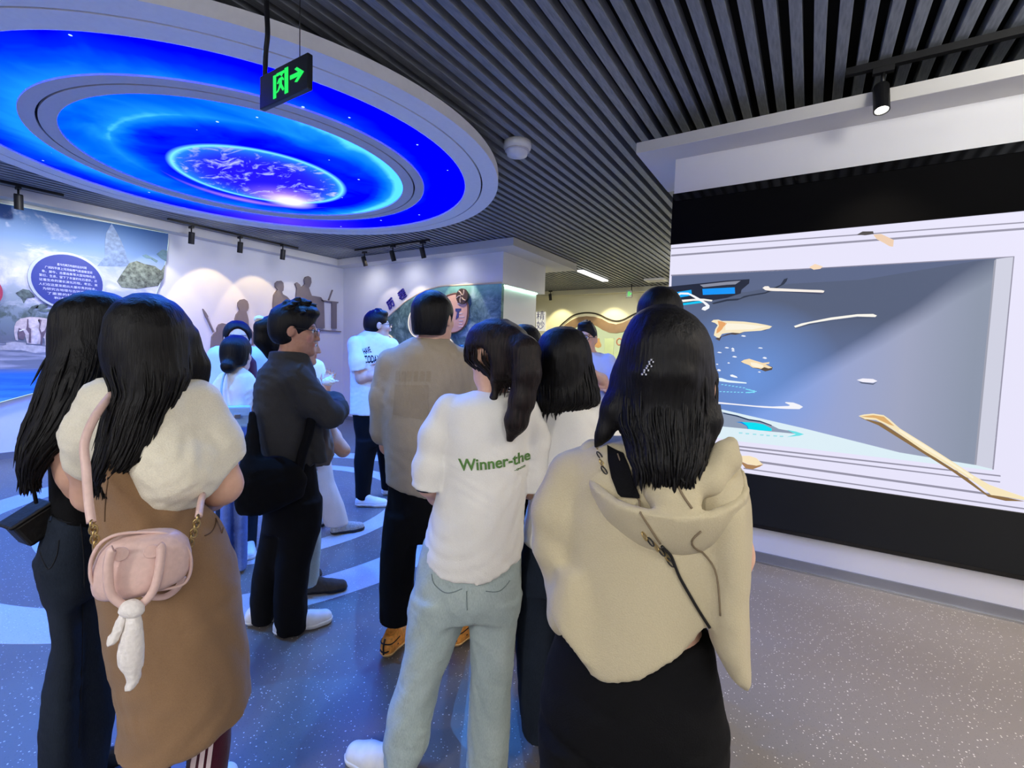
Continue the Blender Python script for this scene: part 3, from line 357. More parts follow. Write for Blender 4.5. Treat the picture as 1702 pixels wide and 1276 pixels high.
TRACKS = {'l': [[-7.784, 1.614, 3.2], [-7.85, 3.432, 3.2], [-7.81, 4.116, 3.2], [-7.684, 4.76, 3.2]], 'b': [[-6.818, 5.764, 3.2], [-5.982, 5.644, 3.2], [-5.334, 5.671, 3.2]], 'r': [[0.235, 3.614, 3.2], [0.085, 3.516, 3.2], [0.836, 3.546, 3.2]], 'f': [[-6.035, 11.385, 3.2]]}
DOME = [-2.188, 3.445, 3.2]
# ------------------------------------------------------------------ materials of the room
plain('wall_white', sr(226, 226, 228), .75, .015, 3); plain('wall_white_yellow_lit', sr(232, 228, 200), .75, .015, 3); plain('cornice_white', sr(212, 210, 206), .7, .02, 4)  # far walls are the same white with yellow light in their colour
plain('steel_base', sr(150, 152, 158), .35, .05, 8, metal=.6); plain('void_black', sr(10, 10, 12), .9); plain('panel_black', sr(5, 5, 6), .9, .05, 3, spec=.1); plain('gloss_black', sr(10, 10, 11), .06)
plain('ring_grey', sr(206, 203, 205), .6, .03, 40); plain('ring_light', sr(243, 242, 240), .6, .02, 30)
t = NT('slat_grey'); v = t.co(); n = t.noise(t.map(v, (1, .12, 1)), 90, 3); t.set(col=t.ramp(n, [(.3, sr(112, 117, 124)), (.7, sr(138, 143, 150))]), rough=.45, spec=.4); t.bump(n, .15, .003)
def floor_mat(name, base, lo, hi):
    t = NT(name); v = t.co(); 
    vo = t.n('ShaderNodeTexVoronoi', {'Vector': v, 'Scale': 92}, feature='F1'); d = vo.outputs['Distance']; cc = t.sep(vo.outputs['Color'])
    sp = t.mt('MULTIPLY', t.mt('LESS_THAN', d, t.mt('MULTIPLY', cc[0], .3)), t.mt('GREATER_THAN', cc[1], .45))
    vo2 = t.n('ShaderNodeTexVoronoi', {'Vector': v, 'Scale': 120}, feature='F1'); dk = t.mt('MULTIPLY', t.mt('LESS_THAN', vo2.outputs['Distance'], .3), t.mt('GREATER_THAN', t.sep(vo2.outputs['Color'])[0], .6))
    c = t.mix(t.noise(v, 1.3, 4), lo, hi); c = t.mix(t.mt('MULTIPLY', dk, .3), c, sr(70, 68, 70)); c = t.mix(t.mt('MULTIPLY', sp, .6), c, sr(236, 232, 226))
    t.set(col=c, rough=.33, spec=.45); t.bump(t.noise(v, 220, 2), .05, .002); return t.m
floor_mat('terrazzo', 0, sr(97, 93, 91), sr(107, 103, 100)); floor_mat('terrazzo_light', 0, sr(172, 172, 176), sr(182, 182, 186))

# ------------------------------------------------------------------ room shell
def struct(o): o['kind'] = 'structure'; return o
floor = struct(box('floor', -9.2, 4.6, -3.6, 12, -.1, 0, 'terrazzo'))
def ring_geo(cx, cy, r0, r1, z0, z1, seg=128):
    V = []; Fc = []
    for k in range(seg):
        a = 2 * math.pi * k / seg; ca, sa = math.cos(a), math.sin(a)
        for r, z in ((r0, z0), (r1, z0), (r1, z1), (r0, z1)): V.append((cx + r * ca, cy + r * sa, z))
    for k in range(seg):
        j = (k + 1) % seg
        for m in range(4): Fc.append((k * 4 + m, k * 4 + (m + 1) % 4, j * 4 + (m + 1) % 4, j * 4 + m))
    return V, [tuple(reversed(f)) for f in Fc]
for r0, r1 in ((1.275, 1.465), (1.885, 2.19)):
    V, Fc = ring_geo(-4.35, 2.4, r0, r1, -.004, .0015); mesh_obj('inlaid_ring', V, Fc, 'terrazzo_light', floor)
ceiling = struct(box('ceiling', -9.2, 4.6, -3.6, 12, 3.36, 3.5, 'void_black'))
sl0 = None; x = -8.15; k = 0
while x < 4.45:
    if sl0 is None:
        sl0 = box('slat', -.0285, .0285, -3.5, 11.8, 3.23, 3.30, 'slat_grey', ceiling, .003); o = sl0
    else: o = sl0.copy(); COL.objects.link(o); o.parent = ceiling
    o.location = (-.0585 + .1083 * round((x + .0585) / .1083), 0, 0); x += .1083
wl = struct(box('wall_left', -8.4, -8.2, -3.6, 6.4, 0, 3.36, 'wall_white'))
struct(box('wall_left_far', -9.2, -9.0, 7.6, 12, 0, 3.36, 'wall_white_yellow_lit'))
wb = bmesh.new(); addbox(wb, -8.4, -4.36, 6.47, 7.67, 0, 2.59)
wbk = struct(bm_obj('wall_back', wb, 'wall_white'))
struct(box('wall_back_upper', -8.4, -4.27, 6.4, 7.83, 2.59, 3.36, 'wall_white'))
box('lower_panel', -8.2, -6.9, 6.4, 6.47, 0, 2.59, 'wall_white', wbk)
struct(box('wall_far', -9.2, 4.6, 11.85, 12, 0, 3.36, 'wall_white_yellow_lit'))
struct(box('wall_right', 4.45, 4.6, -3.6, 12, 0, 3.36, 'wall_white')); struct(box('wall_front', -8.4, 4.6, -3.75, -3.6, 0, 3.36, 'wall_white'))
struct(box('wall_left_near', -9.2, -8.2, 7.5, 7.6, 0, 3.36, 'wall_white'))
ws = struct(box('wall_screen', -.965, 4.45, 3.80, 4.3, 0, 2.985, 'wall_white'))
struct(box('baseboard_screen', -.965, 4.45, 3.786, 3.80, .012, .078, 'steel_base')); struct(box('trim_1', -.965, 4.45, 3.775, 3.80, 0, .012, 'steel'))
struct(box('baseboard_left', -8.2, -8.185, -3.6, 6.38, 0, .08, 'steel_base')); struct(box('baseboard_back', -8.18, -6.9, 6.385, 6.40, 0, .08, 'steel_base'))
bm = bmesh.new(); addbox(bm, -1.2, 4.45, 3.556, 4.5, 2.985, 3.066, .004); struct(bm_obj('trim_2', bm, 'cornice_white'))
bm = bmesh.new(); addbox(bm, -8.2, -8.0, -3.6, 6.4, 3.10, 3.225); addbox(bm, -8.0, -3.90, 6.11, 6.4, 3.10, 3.225); addbox(bm, -4.27, -3.90, 6.4, 8.4, 3.10, 3.225); addbox(bm, -9.0, -4.27, 7.83, 8.4, 3.1, 3.225); struct(bm_obj('trim_3', bm, 'cornice_white'))
bm = bmesh.new(); addbox(bm, -9.0, 4.4, 11.63, 11.85, 3.10, 3.225); struct(bm_obj('trim_4', bm, 'wall_white_yellow_lit'))
# green-white strip light hidden under the bulkhead
tag(box('strip_light', -5.5, -4.36, 6.405, 6.42, 2.577, 2.59, emis('strip_glow', (.55, 1., .72), 14)), 'pale green light strip under the bulkhead above the forest mural', 'strip light')
tag(box('strip_light', -4.35, -4.335, 6.5, 7.66, 2.575, 2.588, emis('strip_glow', (.55, 1., .72), 14)), 'pale green light strip along the side of the pillar', 'strip light')

# ------------------------------------------------------------------ round ceiling light
CX, CY = -4.285, 2.402
def disc_mat(name, outer):
    t = NT(name); v = t.co(); x, y, z = t.sep(v)
    rad = t.vm('LENGTH', t.n('ShaderNodeCombineXYZ', (x, y, 0.)).outputs[0])
    sw = t.noise(t.map(v, (1, 1, 1)), 1.6, 3, .5, 1.5)
    stars = t.n('ShaderNodeTexVoronoi', {'Vector': v, 'Scale': 7}, feature='F1'); st = t.mt('MULTIPLY', t.mt('LESS_THAN', stars.outputs['Distance'], .07), t.mt('GREATER_THAN', t.sep(stars.outputs['Color'])[0], .72))
    deep, mid, cyan, pale = (.0, .0, 9.), (.0, .10, 9.), (.01, .33, 9.), (.12, .85, 6.)
    if outer:
        # deep at the rim, brighter toward the inner ring on the near and left side
        q = t.mt('DIVIDE', t.mt('SUBTRACT', rad, 1.475), .385)
        side = t.mt('MULTIPLY', t.mt('ADD', t.mt('MULTIPLY', x, -.25), t.mt('MULTIPLY', y, -.42)), .55)
        f = t.mt('ADD', t.mt('SUBTRACT', .62, t.mt('MULTIPLY', q, .75)), t.mt('ADD', side, t.mt('MULTIPLY', t.mt('SUBTRACT', sw, .5), .5)))
        col = t.ramp(f, [(.1, deep), (.38, (.0, .02, 9.)), (.62, mid), (.95, cyan)])
        pk = t.mt('POWER', t.mt('MAXIMUM', t.mt('SUBTRACT', 1, t.mt('MULTIPLY', t.vm('DISTANCE', v, (-1.3, 1.1, 0.)), .9)), 0), 2); col = t.mix(t.mt('MULTIPLY', pk, .35), col, (.35, .15, 2.4))
    else:
        E = (-.115, .13, 0.)
        er = t.vm('DISTANCE', t.n('ShaderNodeCombineXYZ', (x, y, 0.)).outputs[0], E)
        near = t.mt('MULTIPLY', t.mt('ADD', t.mt('MULTIPLY', x, .1), t.mt('MULTIPLY', y, -.9)), .5)
        band = t.mt('POWER', t.mt('MAXIMUM', t.mt('SUBTRACT', 1, t.mt('MULTIPLY', t.mt('ABSOLUTE', t.mt('SUBTRACT', rad, 1.0)), 3.2)), 0), 2)
        f = t.mt('ADD', t.mt('ADD', .18, t.mt('MULTIPLY', t.mt('SUBTRACT', rad, .7), .45)), t.mt('ADD', t.mt('MULTIPLY', band, t.mt('ADD', .12, near)), t.mt('MULTIPLY', t.mt('SUBTRACT', sw, .5), .55)))
        rim = t.mt('MULTIPLY', t.mt('POWER', t.mt('MAXIMUM', t.mt('DIVIDE', t.mt('SUBTRACT', rad, .85), .43), 0), 2), t.mt('MAXIMUM', t.mt('ADD', t.mt('MULTIPLY', x, .55), t.mt('MULTIPLY', y, .55)), .12))
        f = t.mt('ADD', f, t.mt('MULTIPLY', rim, 1.0))
        col = t.ramp(f, [(.12, deep), (.32, (.0, .03, 9.)), (.55, (.0, .16, 9.)), (.8, cyan), (1., pale)])
        # pink streak beside the globe
        sx = t.mt('ADD', t.mt('MULTIPLY', x, .33), t.mt('MULTIPLY', y, .94)); sy = t.mt('SUBTRACT', t.mt('MULTIPLY', x, -.94), t.mt('MULTIPLY', y, -.33))
        # the globe
        cl = t.noise(t.map(v, (1.6, 2.6, 1), (0, 0, 3), (0, 0, .6)), 2.6, 9, .62, 1.2)
        cloud = t.mt('MULTIPLY', t.ramp(cl, [(.52, (0, 0, 0)), (.66, (1, 1, 1))]), t.mt('SUBTRACT', 1, t.mt('MULTIPLY', t.mt('LESS_THAN', y, -.35), .3)))
        edge = t.mt('POWER', t.mt('MINIMUM', t.mt('DIVIDE', er, .69), 1), 7)
        g = t.mix(cloud, t.mix(edge, (.02, .01, 5.), (.02, .35, 6.)), (.55, .62, 2.3))
        sun = t.mt('POWER', t.mt('MAXIMUM', t.mt('SUBTRACT', 1, t.mt('MULTIPLY', t.vm('DISTANCE', v, (-.47, .6, 0.)), 1.9)), 0), 2.2)
        g = t.mix(t.mt('MINIMUM', t.mt('MULTIPLY', sun, 1.1), 1), g, (1.0, .55, 1.5))
        ins = t.mt('LESS_THAN', er, .69); col = t.mix(ins, col, g)
        halo = t.mt('POWER', t.mt('MAXIMUM', t.mt('SUBTRACT', 1, t.mt('MULTIPLY', t.mt('ABSOLUTE', t.mt('SUBTRACT', er, .695)), 22)), 0), 1.6)
        col = t.mix(t.mt('MINIMUM', halo, 1), col, (.25, 1.0, 2.4))
        sun2 = t.mt('POWER', t.mt('MAXIMUM', t.mt('SUBTRACT', 1, t.mt('MULTIPLY', t.vm('DISTANCE', v, (-.52, .66, 0.)), 3.6)), 0), 1.5); col = t.mix(t.mt('MINIMUM', t.mt('MULTIPLY', sun2, 1.8), 1), col, (1.1, 1.1, 1.3))
        pink = t.mt('POWER', t.mt('MAXIMUM', t.mt('SUBTRACT', 1, t.mt('ADD', t.mt('MULTIPLY', t.mt('ABSOLUTE', t.mt('SUBTRACT', t.vm('DISTANCE', v, (-.115, .13, 0.)), .86)), 9), t.mt('MULTIPLY', t.vm('DISTANCE', v, (-.8, .35, 0.)), 1.2))), 0), 1.3); col = t.mix(t.mt('MINIMUM', pink, .8), col, (.62, .30, 1.9))
    col = t.mix(st, col, (.7, 1., 2.2)); t.set(col=(0, 0, .02), emit=col, es=1.0, rough=1., spec=0.); return t.m
disc_mat('sky_print_outer', True); disc_mat('sky_print_inner', False)
can = tag(empty('ceiling_light', (CX, CY, 3.0)), 'huge round backlit ceiling light printed with a blue planet, ringed in grey', 'ceiling light')
def lring(name, r0, r1, z0, z1, mat): V, Fc = ring_geo(0, 0, r0, r1, z0, z1); return mesh_obj(name, V, Fc, mat, can)
lring('outer_rim', 2.022, 2.165, 0, .08, 'ring_light'); lring('outer_rim', 1.86, 2.008, 0, .08, 'ring_light'); lring('groove', 2.008, 2.022, .02, .08, 'void_black')
lring('middle_ring', 1.392, 1.478, 0, .08, 'ring_grey'); lring('middle_ring', 1.28, 1.378, 0, .08, 'ring_grey'); lring('groove', 1.378, 1.392, .02, .08, 'void_black')
lring('sky_panel', 1.478, 1.86, .012, .05, 'sky_print_outer')
V = [(1.28 * math.cos(2 * math.pi * k / 96), 1.28 * math.sin(2 * math.pi * k / 96), .012) for k in range(96)]; mesh_obj('planet_panel', V, [tuple(reversed(range(96)))], 'sky_print_inner', can)
V, Fc = lathe_geo([(0, .081), (1.4, .081), (1.4, .23)], 64); mesh_obj('drum', V, Fc, 'void_black', can); lring('light_block_lid', .01, 2.15, .081, .088, 'void_black')  # lid added to keep the panel's glow off the slats above

# ------------------------------------------------------------------ wall-sized screen
scrn = tag(empty('video_wall', (0, 3.79, 0)), 'wide video wall in a black surround showing floating bones in a niche', 'screen')
scrn.location = (0, 0, 0)
box('bezel', -.965, 4.45, 3.765, 3.80, 2.335, 2.655, 'panel_black', scrn); box('gloss_strip', -.965, 4.45, 3.765, 3.80, 2.657, 2.715, 'gloss_black', scrn)
box('bezel', -.965, 4.45, 3.765, 3.80, .285, .64, plain('panel_charcoal', sr(26, 28, 29), .8, .05, 3, spec=.2), scrn); box('gloss_strip', -.965, 4.45, 3.765, 3.80, .258, .284, 'gloss_black', scrn)
box('display', -.965, 4.45, 3.785, 3.80, .64, 2.335, emis('screen_white', (.80, .78, .96), 1.0), scrn)
t = NT('screen_niche'); x, y, z = t.sep(t.co())
n = t.noise(t.co(), 1.2, 3); sd = t.mt('ADD', t.mt('SUBTRACT', t.mt('SUBTRACT', z, 1.53), t.mt('MULTIPLY', t.mt('SUBTRACT', x, .3), .8)), t.mt('MULTIPLY', t.mt('SUBTRACT', n, .5), .15))
up = t.ramp(t.mt('ADD', t.mt('MULTIPLY', z, .55), t.mt('MULTIPLY', x, .12)), [(.45, (.14, .22, .50)), (.8, (.11, .16, .32)), (1., (.085, .11, .19))])
lo = t.ramp(t.mt('ADD', t.mt('MULTIPLY', x, .8), .35), [(.0, (.22, .36, .80)), (.4, (.30, .37, .66)), (.75, (.34, .37, .52)), (1., (.26, .30, .40))])
c = t.mix(t.ramp(sd, [(.0, (0, 0, 0)), (.16, (1, 1, 1))]), lo, up)
bl = t.mt('MAXIMUM', t.mt('SUBTRACT', .55, t.vm('DISTANCE', t.co(), (-.35, 3.78, 1.35))), 0); c = t.mix(t.mt('MULTIPLY', bl, 1.4), c, (.15, .33, .82))
t.set(col=(0, 0, 0), emit=c, es=1.0, rough=.4, spec=.2)
for name, colr, pts, layer in SCR:
    m = MATS['screen_niche'] if colr == 'NICHE' else emis('screen_' + name, colr, 1.0); slab(name, pts, 1, 3.7848 - layer * .0006, 3.7852, m, scrn)

# ------------------------------------------------------------------ landscape mural on the left wall
t = NT('mural_print'); v = t.co(); x, y, z = t.sep(v)
cl = t.noise(t.map(v, (1, 1.1, 1.9)), 1.5, 10, .6, .6); wv = t.noise(t.map(v, (1, .5, 5)), 3, 6, .6, .4)
skyc = t.ramp(t.mt('ADD', z, t.mt('MULTIPLY', t.mt('SUBTRACT', y, 2.2), -.0)), [(0, (0, 0, 0)), (1, (1, 1, 1))])
zz = t.mt('DIVIDE', t.mt('SUBTRACT', z, .62), 2.45)
basec = t.ramp(zz, [(0, sr(130, 205, 240)), (.07, sr(70, 150, 220)), (.17, sr(60, 125, 200)), (.20, sr(130, 134, 142)), (.33, sr(110, 114, 118)), (.42, sr(120, 136, 140)), (.55, sr(150, 165, 172)), (.70, sr(178, 186, 200)), (.84, sr(120, 150, 190)), (1, sr(58, 98, 150))])
lr = t.mt('MAXIMUM', t.mt('MULTIPLY', t.mt('SUBTRACT', y, 2.3), .5), 0)
cloud = t.ramp(t.mt('SUBTRACT', t.mt('ADD', cl, t.mt('MULTIPLY', t.mt('ABSOLUTE', t.mt('SUBTRACT', zz, .66)), -.75)), t.mt('MULTIPLY', lr, .35)), [(.36, (0, 0, 0)), (.47, (1, 1, 1))])
c = t.mix(t.mt('MULTIPLY', cloud, .9), basec, t.mix(t.ramp(t.noise(v, 4, 8, .6, .4), [(.35, (0, 0, 0)), (.65, (1, 1, 1))]), sr(150, 162, 186), sr(226, 226, 232)))
sea = t.mt('MULTIPLY', t.mt('LESS_THAN', zz, .33), t.ramp(wv, [(.42, (0, 0, 0)), (.62, (.75, .75, .75))])); c = t.mix(sea, c, t.mix(t.mt('GREATER_THAN', zz, .195), sr(40, 105, 190), sr(206, 200, 202)))
fo = t.mt('MULTIPLY', t.mt('MULTIPLY', t.mt('GREATER_THAN', zz, .34), t.mt('LESS_THAN', zz, t.mt('ADD', .5, t.mt('MULTIPLY', cl, .1)))), t.ramp(t.noise(v, 5, 9, .68, .5), [(.48, (0, 0, 0)), (.6, (.8, .8, .8))])); c = t.mix(fo, c, sr(72, 88, 70))
t.set(col=c, rough=.55, spec=.3)
mural = tag(empty('mural'), 'landscape mural with clouds, sea and elephant, backlit along its curved edge, on the left wall', 'mural')
mp = [(-3.3, 2.93), *MURAL_TOP[:1]] + MURAL + [(1.1, .665), (.5, .64), (-1, .63), (-3.3, .63)]
slab('panel', mp, 0, -8.17, -8.12, 'mural_print', mural)
edge = [(-8.135, p[0] + .004, p[1]) for p in MURAL_TOP[:1] + MURAL] + [(-8.135, 1.1, .66), (-8.135, .5, .635)]
tube('edge_light', edge, .005, emis('edge_glow', (.75, 1., .92), 1.6), mural, 6)
for name, colr, pts, layer in MUR: slab(name, pts, 0, -8.121, -8.118 + layer * .0012, plain('print_' + name, colr, .6, {'island': .75, 'peak': .3, 'tree_clump': .6}.get(name, .25), 22), mural)
def lw_disc(name, y, z, ry, rz, x0, x1, mat, parent): return slab(name, [(y + ry * math.cos(a), z + rz * math.sin(a)) for a in (2 * math.pi * k / 48 for k in range(48))], 0, x0, x1, mat, parent)
dy, dz = 2.108, 2.215
dp = tag(empty('text_disc'), 'round blue text panel with pale rim mounted on the landscape mural', 'sign')
lw_disc('rim', dy, dz, .375, .365, -8.12, -8.095, plain('rim_pale', sr(190, 200, 215), .4), dp); lw_disc('face', dy, dz, .345, .335, -8.10, -8.09, plain('disc_blue', sr(52, 66, 140), .5, .06, 8), dp)
lines = ['距今约两万年前的远古时期', '广阔的平原上河流纵横气候温暖湿润', '象、犀牛、古菱齿象等大型动物在此', '繁衍、生息、留下了丰富的化石遗存，见', '证着生命的漫长演化历程。考古、发', '人们在这里发掘出大量珍贵的标本，', '为研究古地理与古环境提供', '了重要的科学依据', '和线索']
import itertools
for (a, b), s_ in zip(TEXTLINES, lines):
    V, Fc = text_geo(s_, .05); W = max(p.x for p in V) - min(p.x for p in V); L = abs(b[0] - a[0]); k = min(1.0, 1.0) * L / W
    cy_, cz_ = (a[0] + b[0]) / 2, dz + ((a[1] + b[1]) / 2 - dz) * .95
    hs = max(.034 / .05, .6); V = [(-8.0885, cy_ + p.x * k, cz_ + p.y * hs) for p in V]
    mesh_obj('lettering', V, Fc, plain('letter_white', sr(225, 232, 255), .5), dp)['kind'] = 'stuff'
rd = tag(lw_disc('red_disc', 1.30, 2.0, .22, .22, -8.12, -8.09, plain('disc_red', sr(170, 60, 80), .5), None), 'red round plaque at the far left edge of the landscape mural', 'sign')

# ------------------------------------------------------------------ cut-out figures on the left wall
plain('cutout_board', sr(128, 118, 118), .7, .04, 10)
SL = {'figure_kneeling': 'grey cut-out figure beside the long spear on the left wall', 'figure_walking': 'tallest grey cut-out figure lit by the yellow wall spot', 'figure_bending': 'low grey cut-out figure crouching beneath the small spear', 'figure_standing': 'grey cut-out bust to the left of the seated writer', 'figure_seated': 'grey cut-out figure seated at the table by the corner', 'table': 'dark grey cut-out table by the room corner', 'brush': 'thin cut-out brush standing on the cut-out table', 'ground_line': 'thin dark cut-out ground bar under the table', 'figure_crouching': 'small grey cut-out figure half covered by black hair'}
SC = 0
for name, pts in SIL:
    lab = SL.get(name)
    if name == 'spear': SC += 1; lab = ['grey cut-out spear, long, slanting on the lit wall', 'short grey cut-out spear beside the hair bun'][SC - 1]
    tag(slab('cutout_' + name, pts, 0, -8.2, -8.16, 'cutout_board'), lab, 'cutout', 'cut-out figures on the left wall')
# rock on a plinth
pl_ = tag(box('display_plinth', -7.35, -6.75, 2.55, 3.7, 0, .70, 'wall_white'), 'low white display plinth with dark top edge at the left wall', 'plinth'); box('top_edge', -7.37, -6.73, 2.53, 3.72, .70, .73, 'steel_base', pl_)
ops = [['el', .05, [0, 0, .2], [.2, .14, .2]], ['el', .05, [.06, .03, .33], [.1, .1, .1]], ['el', .05, [-.02, .11, .27], [.1, .09, .12]], ['el', .04, [0, -.09, .42], [.06, .05, .11]]]
rk = sdf_obj('rock_specimen', ops, .012, plain('purple_rock', sr(120, 110, 130), .85, .4, 12, .6).name, None, (.02, 14, 'd'), 5); rk.location = (-7.05, 3.17, .72); tag(rk, 'lumpy grey rock specimen standing on the white plinth', 'rock')

# ------------------------------------------------------------------ back wall: forest mural, title, plaques
t = NT('forest_print'); v = t.co(); x, y, z = t.sep(v); n = t.noise(v, 5, 10, .7, .8); n2 = t.noise(t.map(v, (1.4, 1, .5)), 2.4, 5)
c = t.ramp(t.mt('ADD', t.mt('MULTIPLY', n, .8), t.mt('MULTIPLY', n2, .35)), [(.38, sr(34, 56, 62)), (.52, sr(72, 104, 104)), (.64, sr(116, 150, 145)), (.80, sr(190, 214, 206))])
c = t.mix(t.mt('MINIMUM', t.mt('MAXIMUM', t.mt('MULTIPLY', t.mt('SUBTRACT', z, 2.33), 2.6), 0), .6), c, sr(150, 220, 196)); t.set(col=c, rough=.6, spec=.3)
fm = tag(empty('forest_mural'), 'arched green forest mural on the back wall beside the pillar', 'mural')
slab('panel', ARCH + [(ARCH_END[0], ARCH_END[1]), (ARCH_END[0], .3), (ARCH[0][0], .3)], 1, 6.33, 6.40, 'forest_print', fm)
tube('arch_edge', [(p[0], 6.335, p[1] + .015) for p in ARCH], .016, plain('arch_cream', sr(205, 190, 160), .5), fm, 6)
box('back_fill', -6.9, -4.4, 6.40, 6.47, 0, 2.59, 'wall_white', fm)
pq = tag(empty('plaque'), 'peach rounded plaque with a blue T-shaped mark and text lines on the forest mural', 'sign')
slab('face', PLAQUE, 1, 6.29, 6.33, plain('plaque_peach', sr(224, 178, 146), .55, .04, 6), pq)
plc = sum(p[0] for p in PLAQUE) / len(PLAQUE), sum(p[1] for p in PLAQUE) / len(PLAQUE)
tube('rim', [(p[0], 6.29, p[1]) for p in spline([(a, b, 0) for a, b in PLAQUE], 4, True)] and [(p.x, 6.29, p.y) for p in spline([(a, b, 0) for a, b in PLAQUE], 4, True)], .012, plain('rim_brown', sr(130, 84, 60), .5), pq, 6, True)
tp = [BWT for BWT in ((-5.14, 2.20), (-5.02, 2.20), (-5.02, 2.165), (-5.06, 2.155), (-5.07, 2.05), (-5.13, 2.02), (-5.10, 2.15), (-5.14, 2.155))]; slab('mark', tp, 1, 6.282, 6.292, plain('mark_blue', sr(66, 74, 120), .5), pq)
for i, zz_ in enumerate((2.32, 2.27, 2.11, 2.05, 1.99, 1.94, 1.89)): box('text_line', -5.06 if i > 1 else -5.1, -4.95 - .02 * (i % 3), 6.284, 6.291, zz_, zz_ + .014, plain('text_pale', sr(240, 222, 206), .5), pq)
am = tag(empty('fossil_medallion'), 'round ammonite fossil medallion at the corner of the peach plaque', 'medallion')
slab('disc', [(-4.987 + .124 * math.cos(a), 2.398 + .128 * math.sin(a)) for a in (2 * math.pi * k / 32 for k in range(32))], 1, 6.255, 6.285, plain('fossil_brown', sr(70, 52, 40), .5, .3, 20, .4), am)
for k in range(5):
    an = .5 + k * 1.1; tube('rib', spline([(-4.987 + r * math.cos(an + r * 6), 6.255, 2.398 + r * math.sin(an + r * 6)) for r in (.02, .05, .08, .11)], 4), .012, plain('fossil_pale', sr(205, 180, 150), .45), am, 6)
for nm, (cx_, cz_, rx_, rz_), lab in (('shell_disc', (-6.80, 1.55, .2, .21), 'cream round disc behind the shoulder of the slogan t-shirt'), ('shell_disc', (-5.37, 1.53, .2, .19), 'cream round disc beside the neck of the beige t-shirt'), ('shell_disc', (-6.0, 1.98, .24, .27), 'pale round disc behind the short black hair of the beige t-shirt')):
    o = tag(slab(nm, [(cx_ + rx_ * math.cos(a), cz_ + rz_ * math.sin(a)) for a in (2 * math.pi * k / 32 for k in range(32))], 1, 6.29, 6.33, plain('disc_cream', sr(206, 198, 178), .5, .05, 8)), lab, 'sign', 'round discs on the forest mural')
    tube('rim', [(cx_ + rx_ * math.cos(a), 6.29, cz_ + rz_ * math.sin(a)) for a in (2 * math.pi * k / 32 for k in range(32))], .01, emis('disc_rim', (.95, .9, .8), 1.0), o, 6, True)
plain('title_purple', sr(52, 44, 150), .4)
for ch_, (cx_, cz_), an in zip('历程', TXT1[:2], (.62, .52)):
    V, Fc = text_geo(ch_, .19, .002); ca, sa = math.cos(an), math.sin(an); V2 = [(cx_ + p.x * ca - p.y * sa, 6.37, cz_ + p.x * sa + p.y * ca) for p in V]; n0 = len(V2)
    o = mesh_obj('title_letter', V2 + [(p[0], 6.4, p[2]) for p in V2], list(Fc) + [(e[0], e[1], e[1] + n0, e[0] + n0) for f in Fc for e in zip(f, f[1:] + f[:1])], 'title_purple'); tag(o, 'purple raised Chinese character ' + {'历': 'nearer the slogan t-shirt, with one sweeping frame', '程': 'of two halves, right of the other above the mural arch'}[ch_], 'lettering', 'purple title characters')

# ------------------------------------------------------------------ far wall
wvp = tag(empty('wave_relief'), 'brown wave-shaped relief band with dark outline on the far wall', 'relief')
slab('band', WAVE_TOP + WAVE_BOT[::-1], 1, 11.78, 11.85, plain('wave_brown', sr(136, 110, 86), .5, .12, 5), wvp)
tube('outline', [(p[0], 11.82, p[1]) for p in spline([(a, b, 0) for a, b in WAVE_LINE], 4)] and [(p.x, 11.82, p.y) for p in spline([(a, b, 0) for a, b in WAVE_LINE], 4)], .018, plain('line_dark', sr(44, 38, 30), .5), wvp, 6)
slab('lit_board', [(p[0], p[1] - .01) for p in WAVE_BOT] + [(-3.2, .4), (-5.8, .4)], 1, 11.83, 11.845, emis('lit_board', (.72, .80, .45), .9), wvp)
vz = tag(slab('vase_print', VASE, 1, 11.80, 11.83, plain('vase_tan', sr(196, 150, 96), .6, .1, 10)), 'tan gourd-shaped vase picture on the lit board beside the pale blue shirt', 'picture')
cr_ = [(CIRC[2][0] + .07 * math.cos(a), CIRC[0][1] + .085 * math.sin(a)) for a in (2 * math.pi * k / 20 for k in range(20))]; tag(tube('ring_print', [(p[0], 11.82, p[1]) for p in cr_], .018, plain('ring_red', sr(180, 120, 90), .6), None, 6, True), 'small reddish ring ornament on the lit board', 'picture')
for i, (x0, x1, z0, z1) in enumerate(((-4.6, -4.35, 1.5, 1.95), (-4.3, -4.05, 1.3, 1.6))): tag(box('print_panel', x0, x1, 11.815, 11.83, z0, z1, plain('print_green', sr(190, 205, 160), .6, .05, 6)), ['pale green upright print panel beside the vase picture', 'small pale green print panel beneath the reddish ring'][i], 'picture')
st_ = tag(empty('title_strip'), 'white upright title strip with two purple Chinese characters on the far wall', 'sign')
slab('board', STRIP, 1, 11.80, 11.85, emis('strip_white_emissive', (.85, .82, .72), .9), st_)  # emission added to the white board to make it read bright
for ch_, (cx_, cz_) in zip('精妙', TXT2):
    V, Fc = text_geo(ch_, .27); mesh_obj('lettering', [(cx_ + p.x, 11.795, cz_ + p.y) for p in V], Fc, 'title_purple', st_)
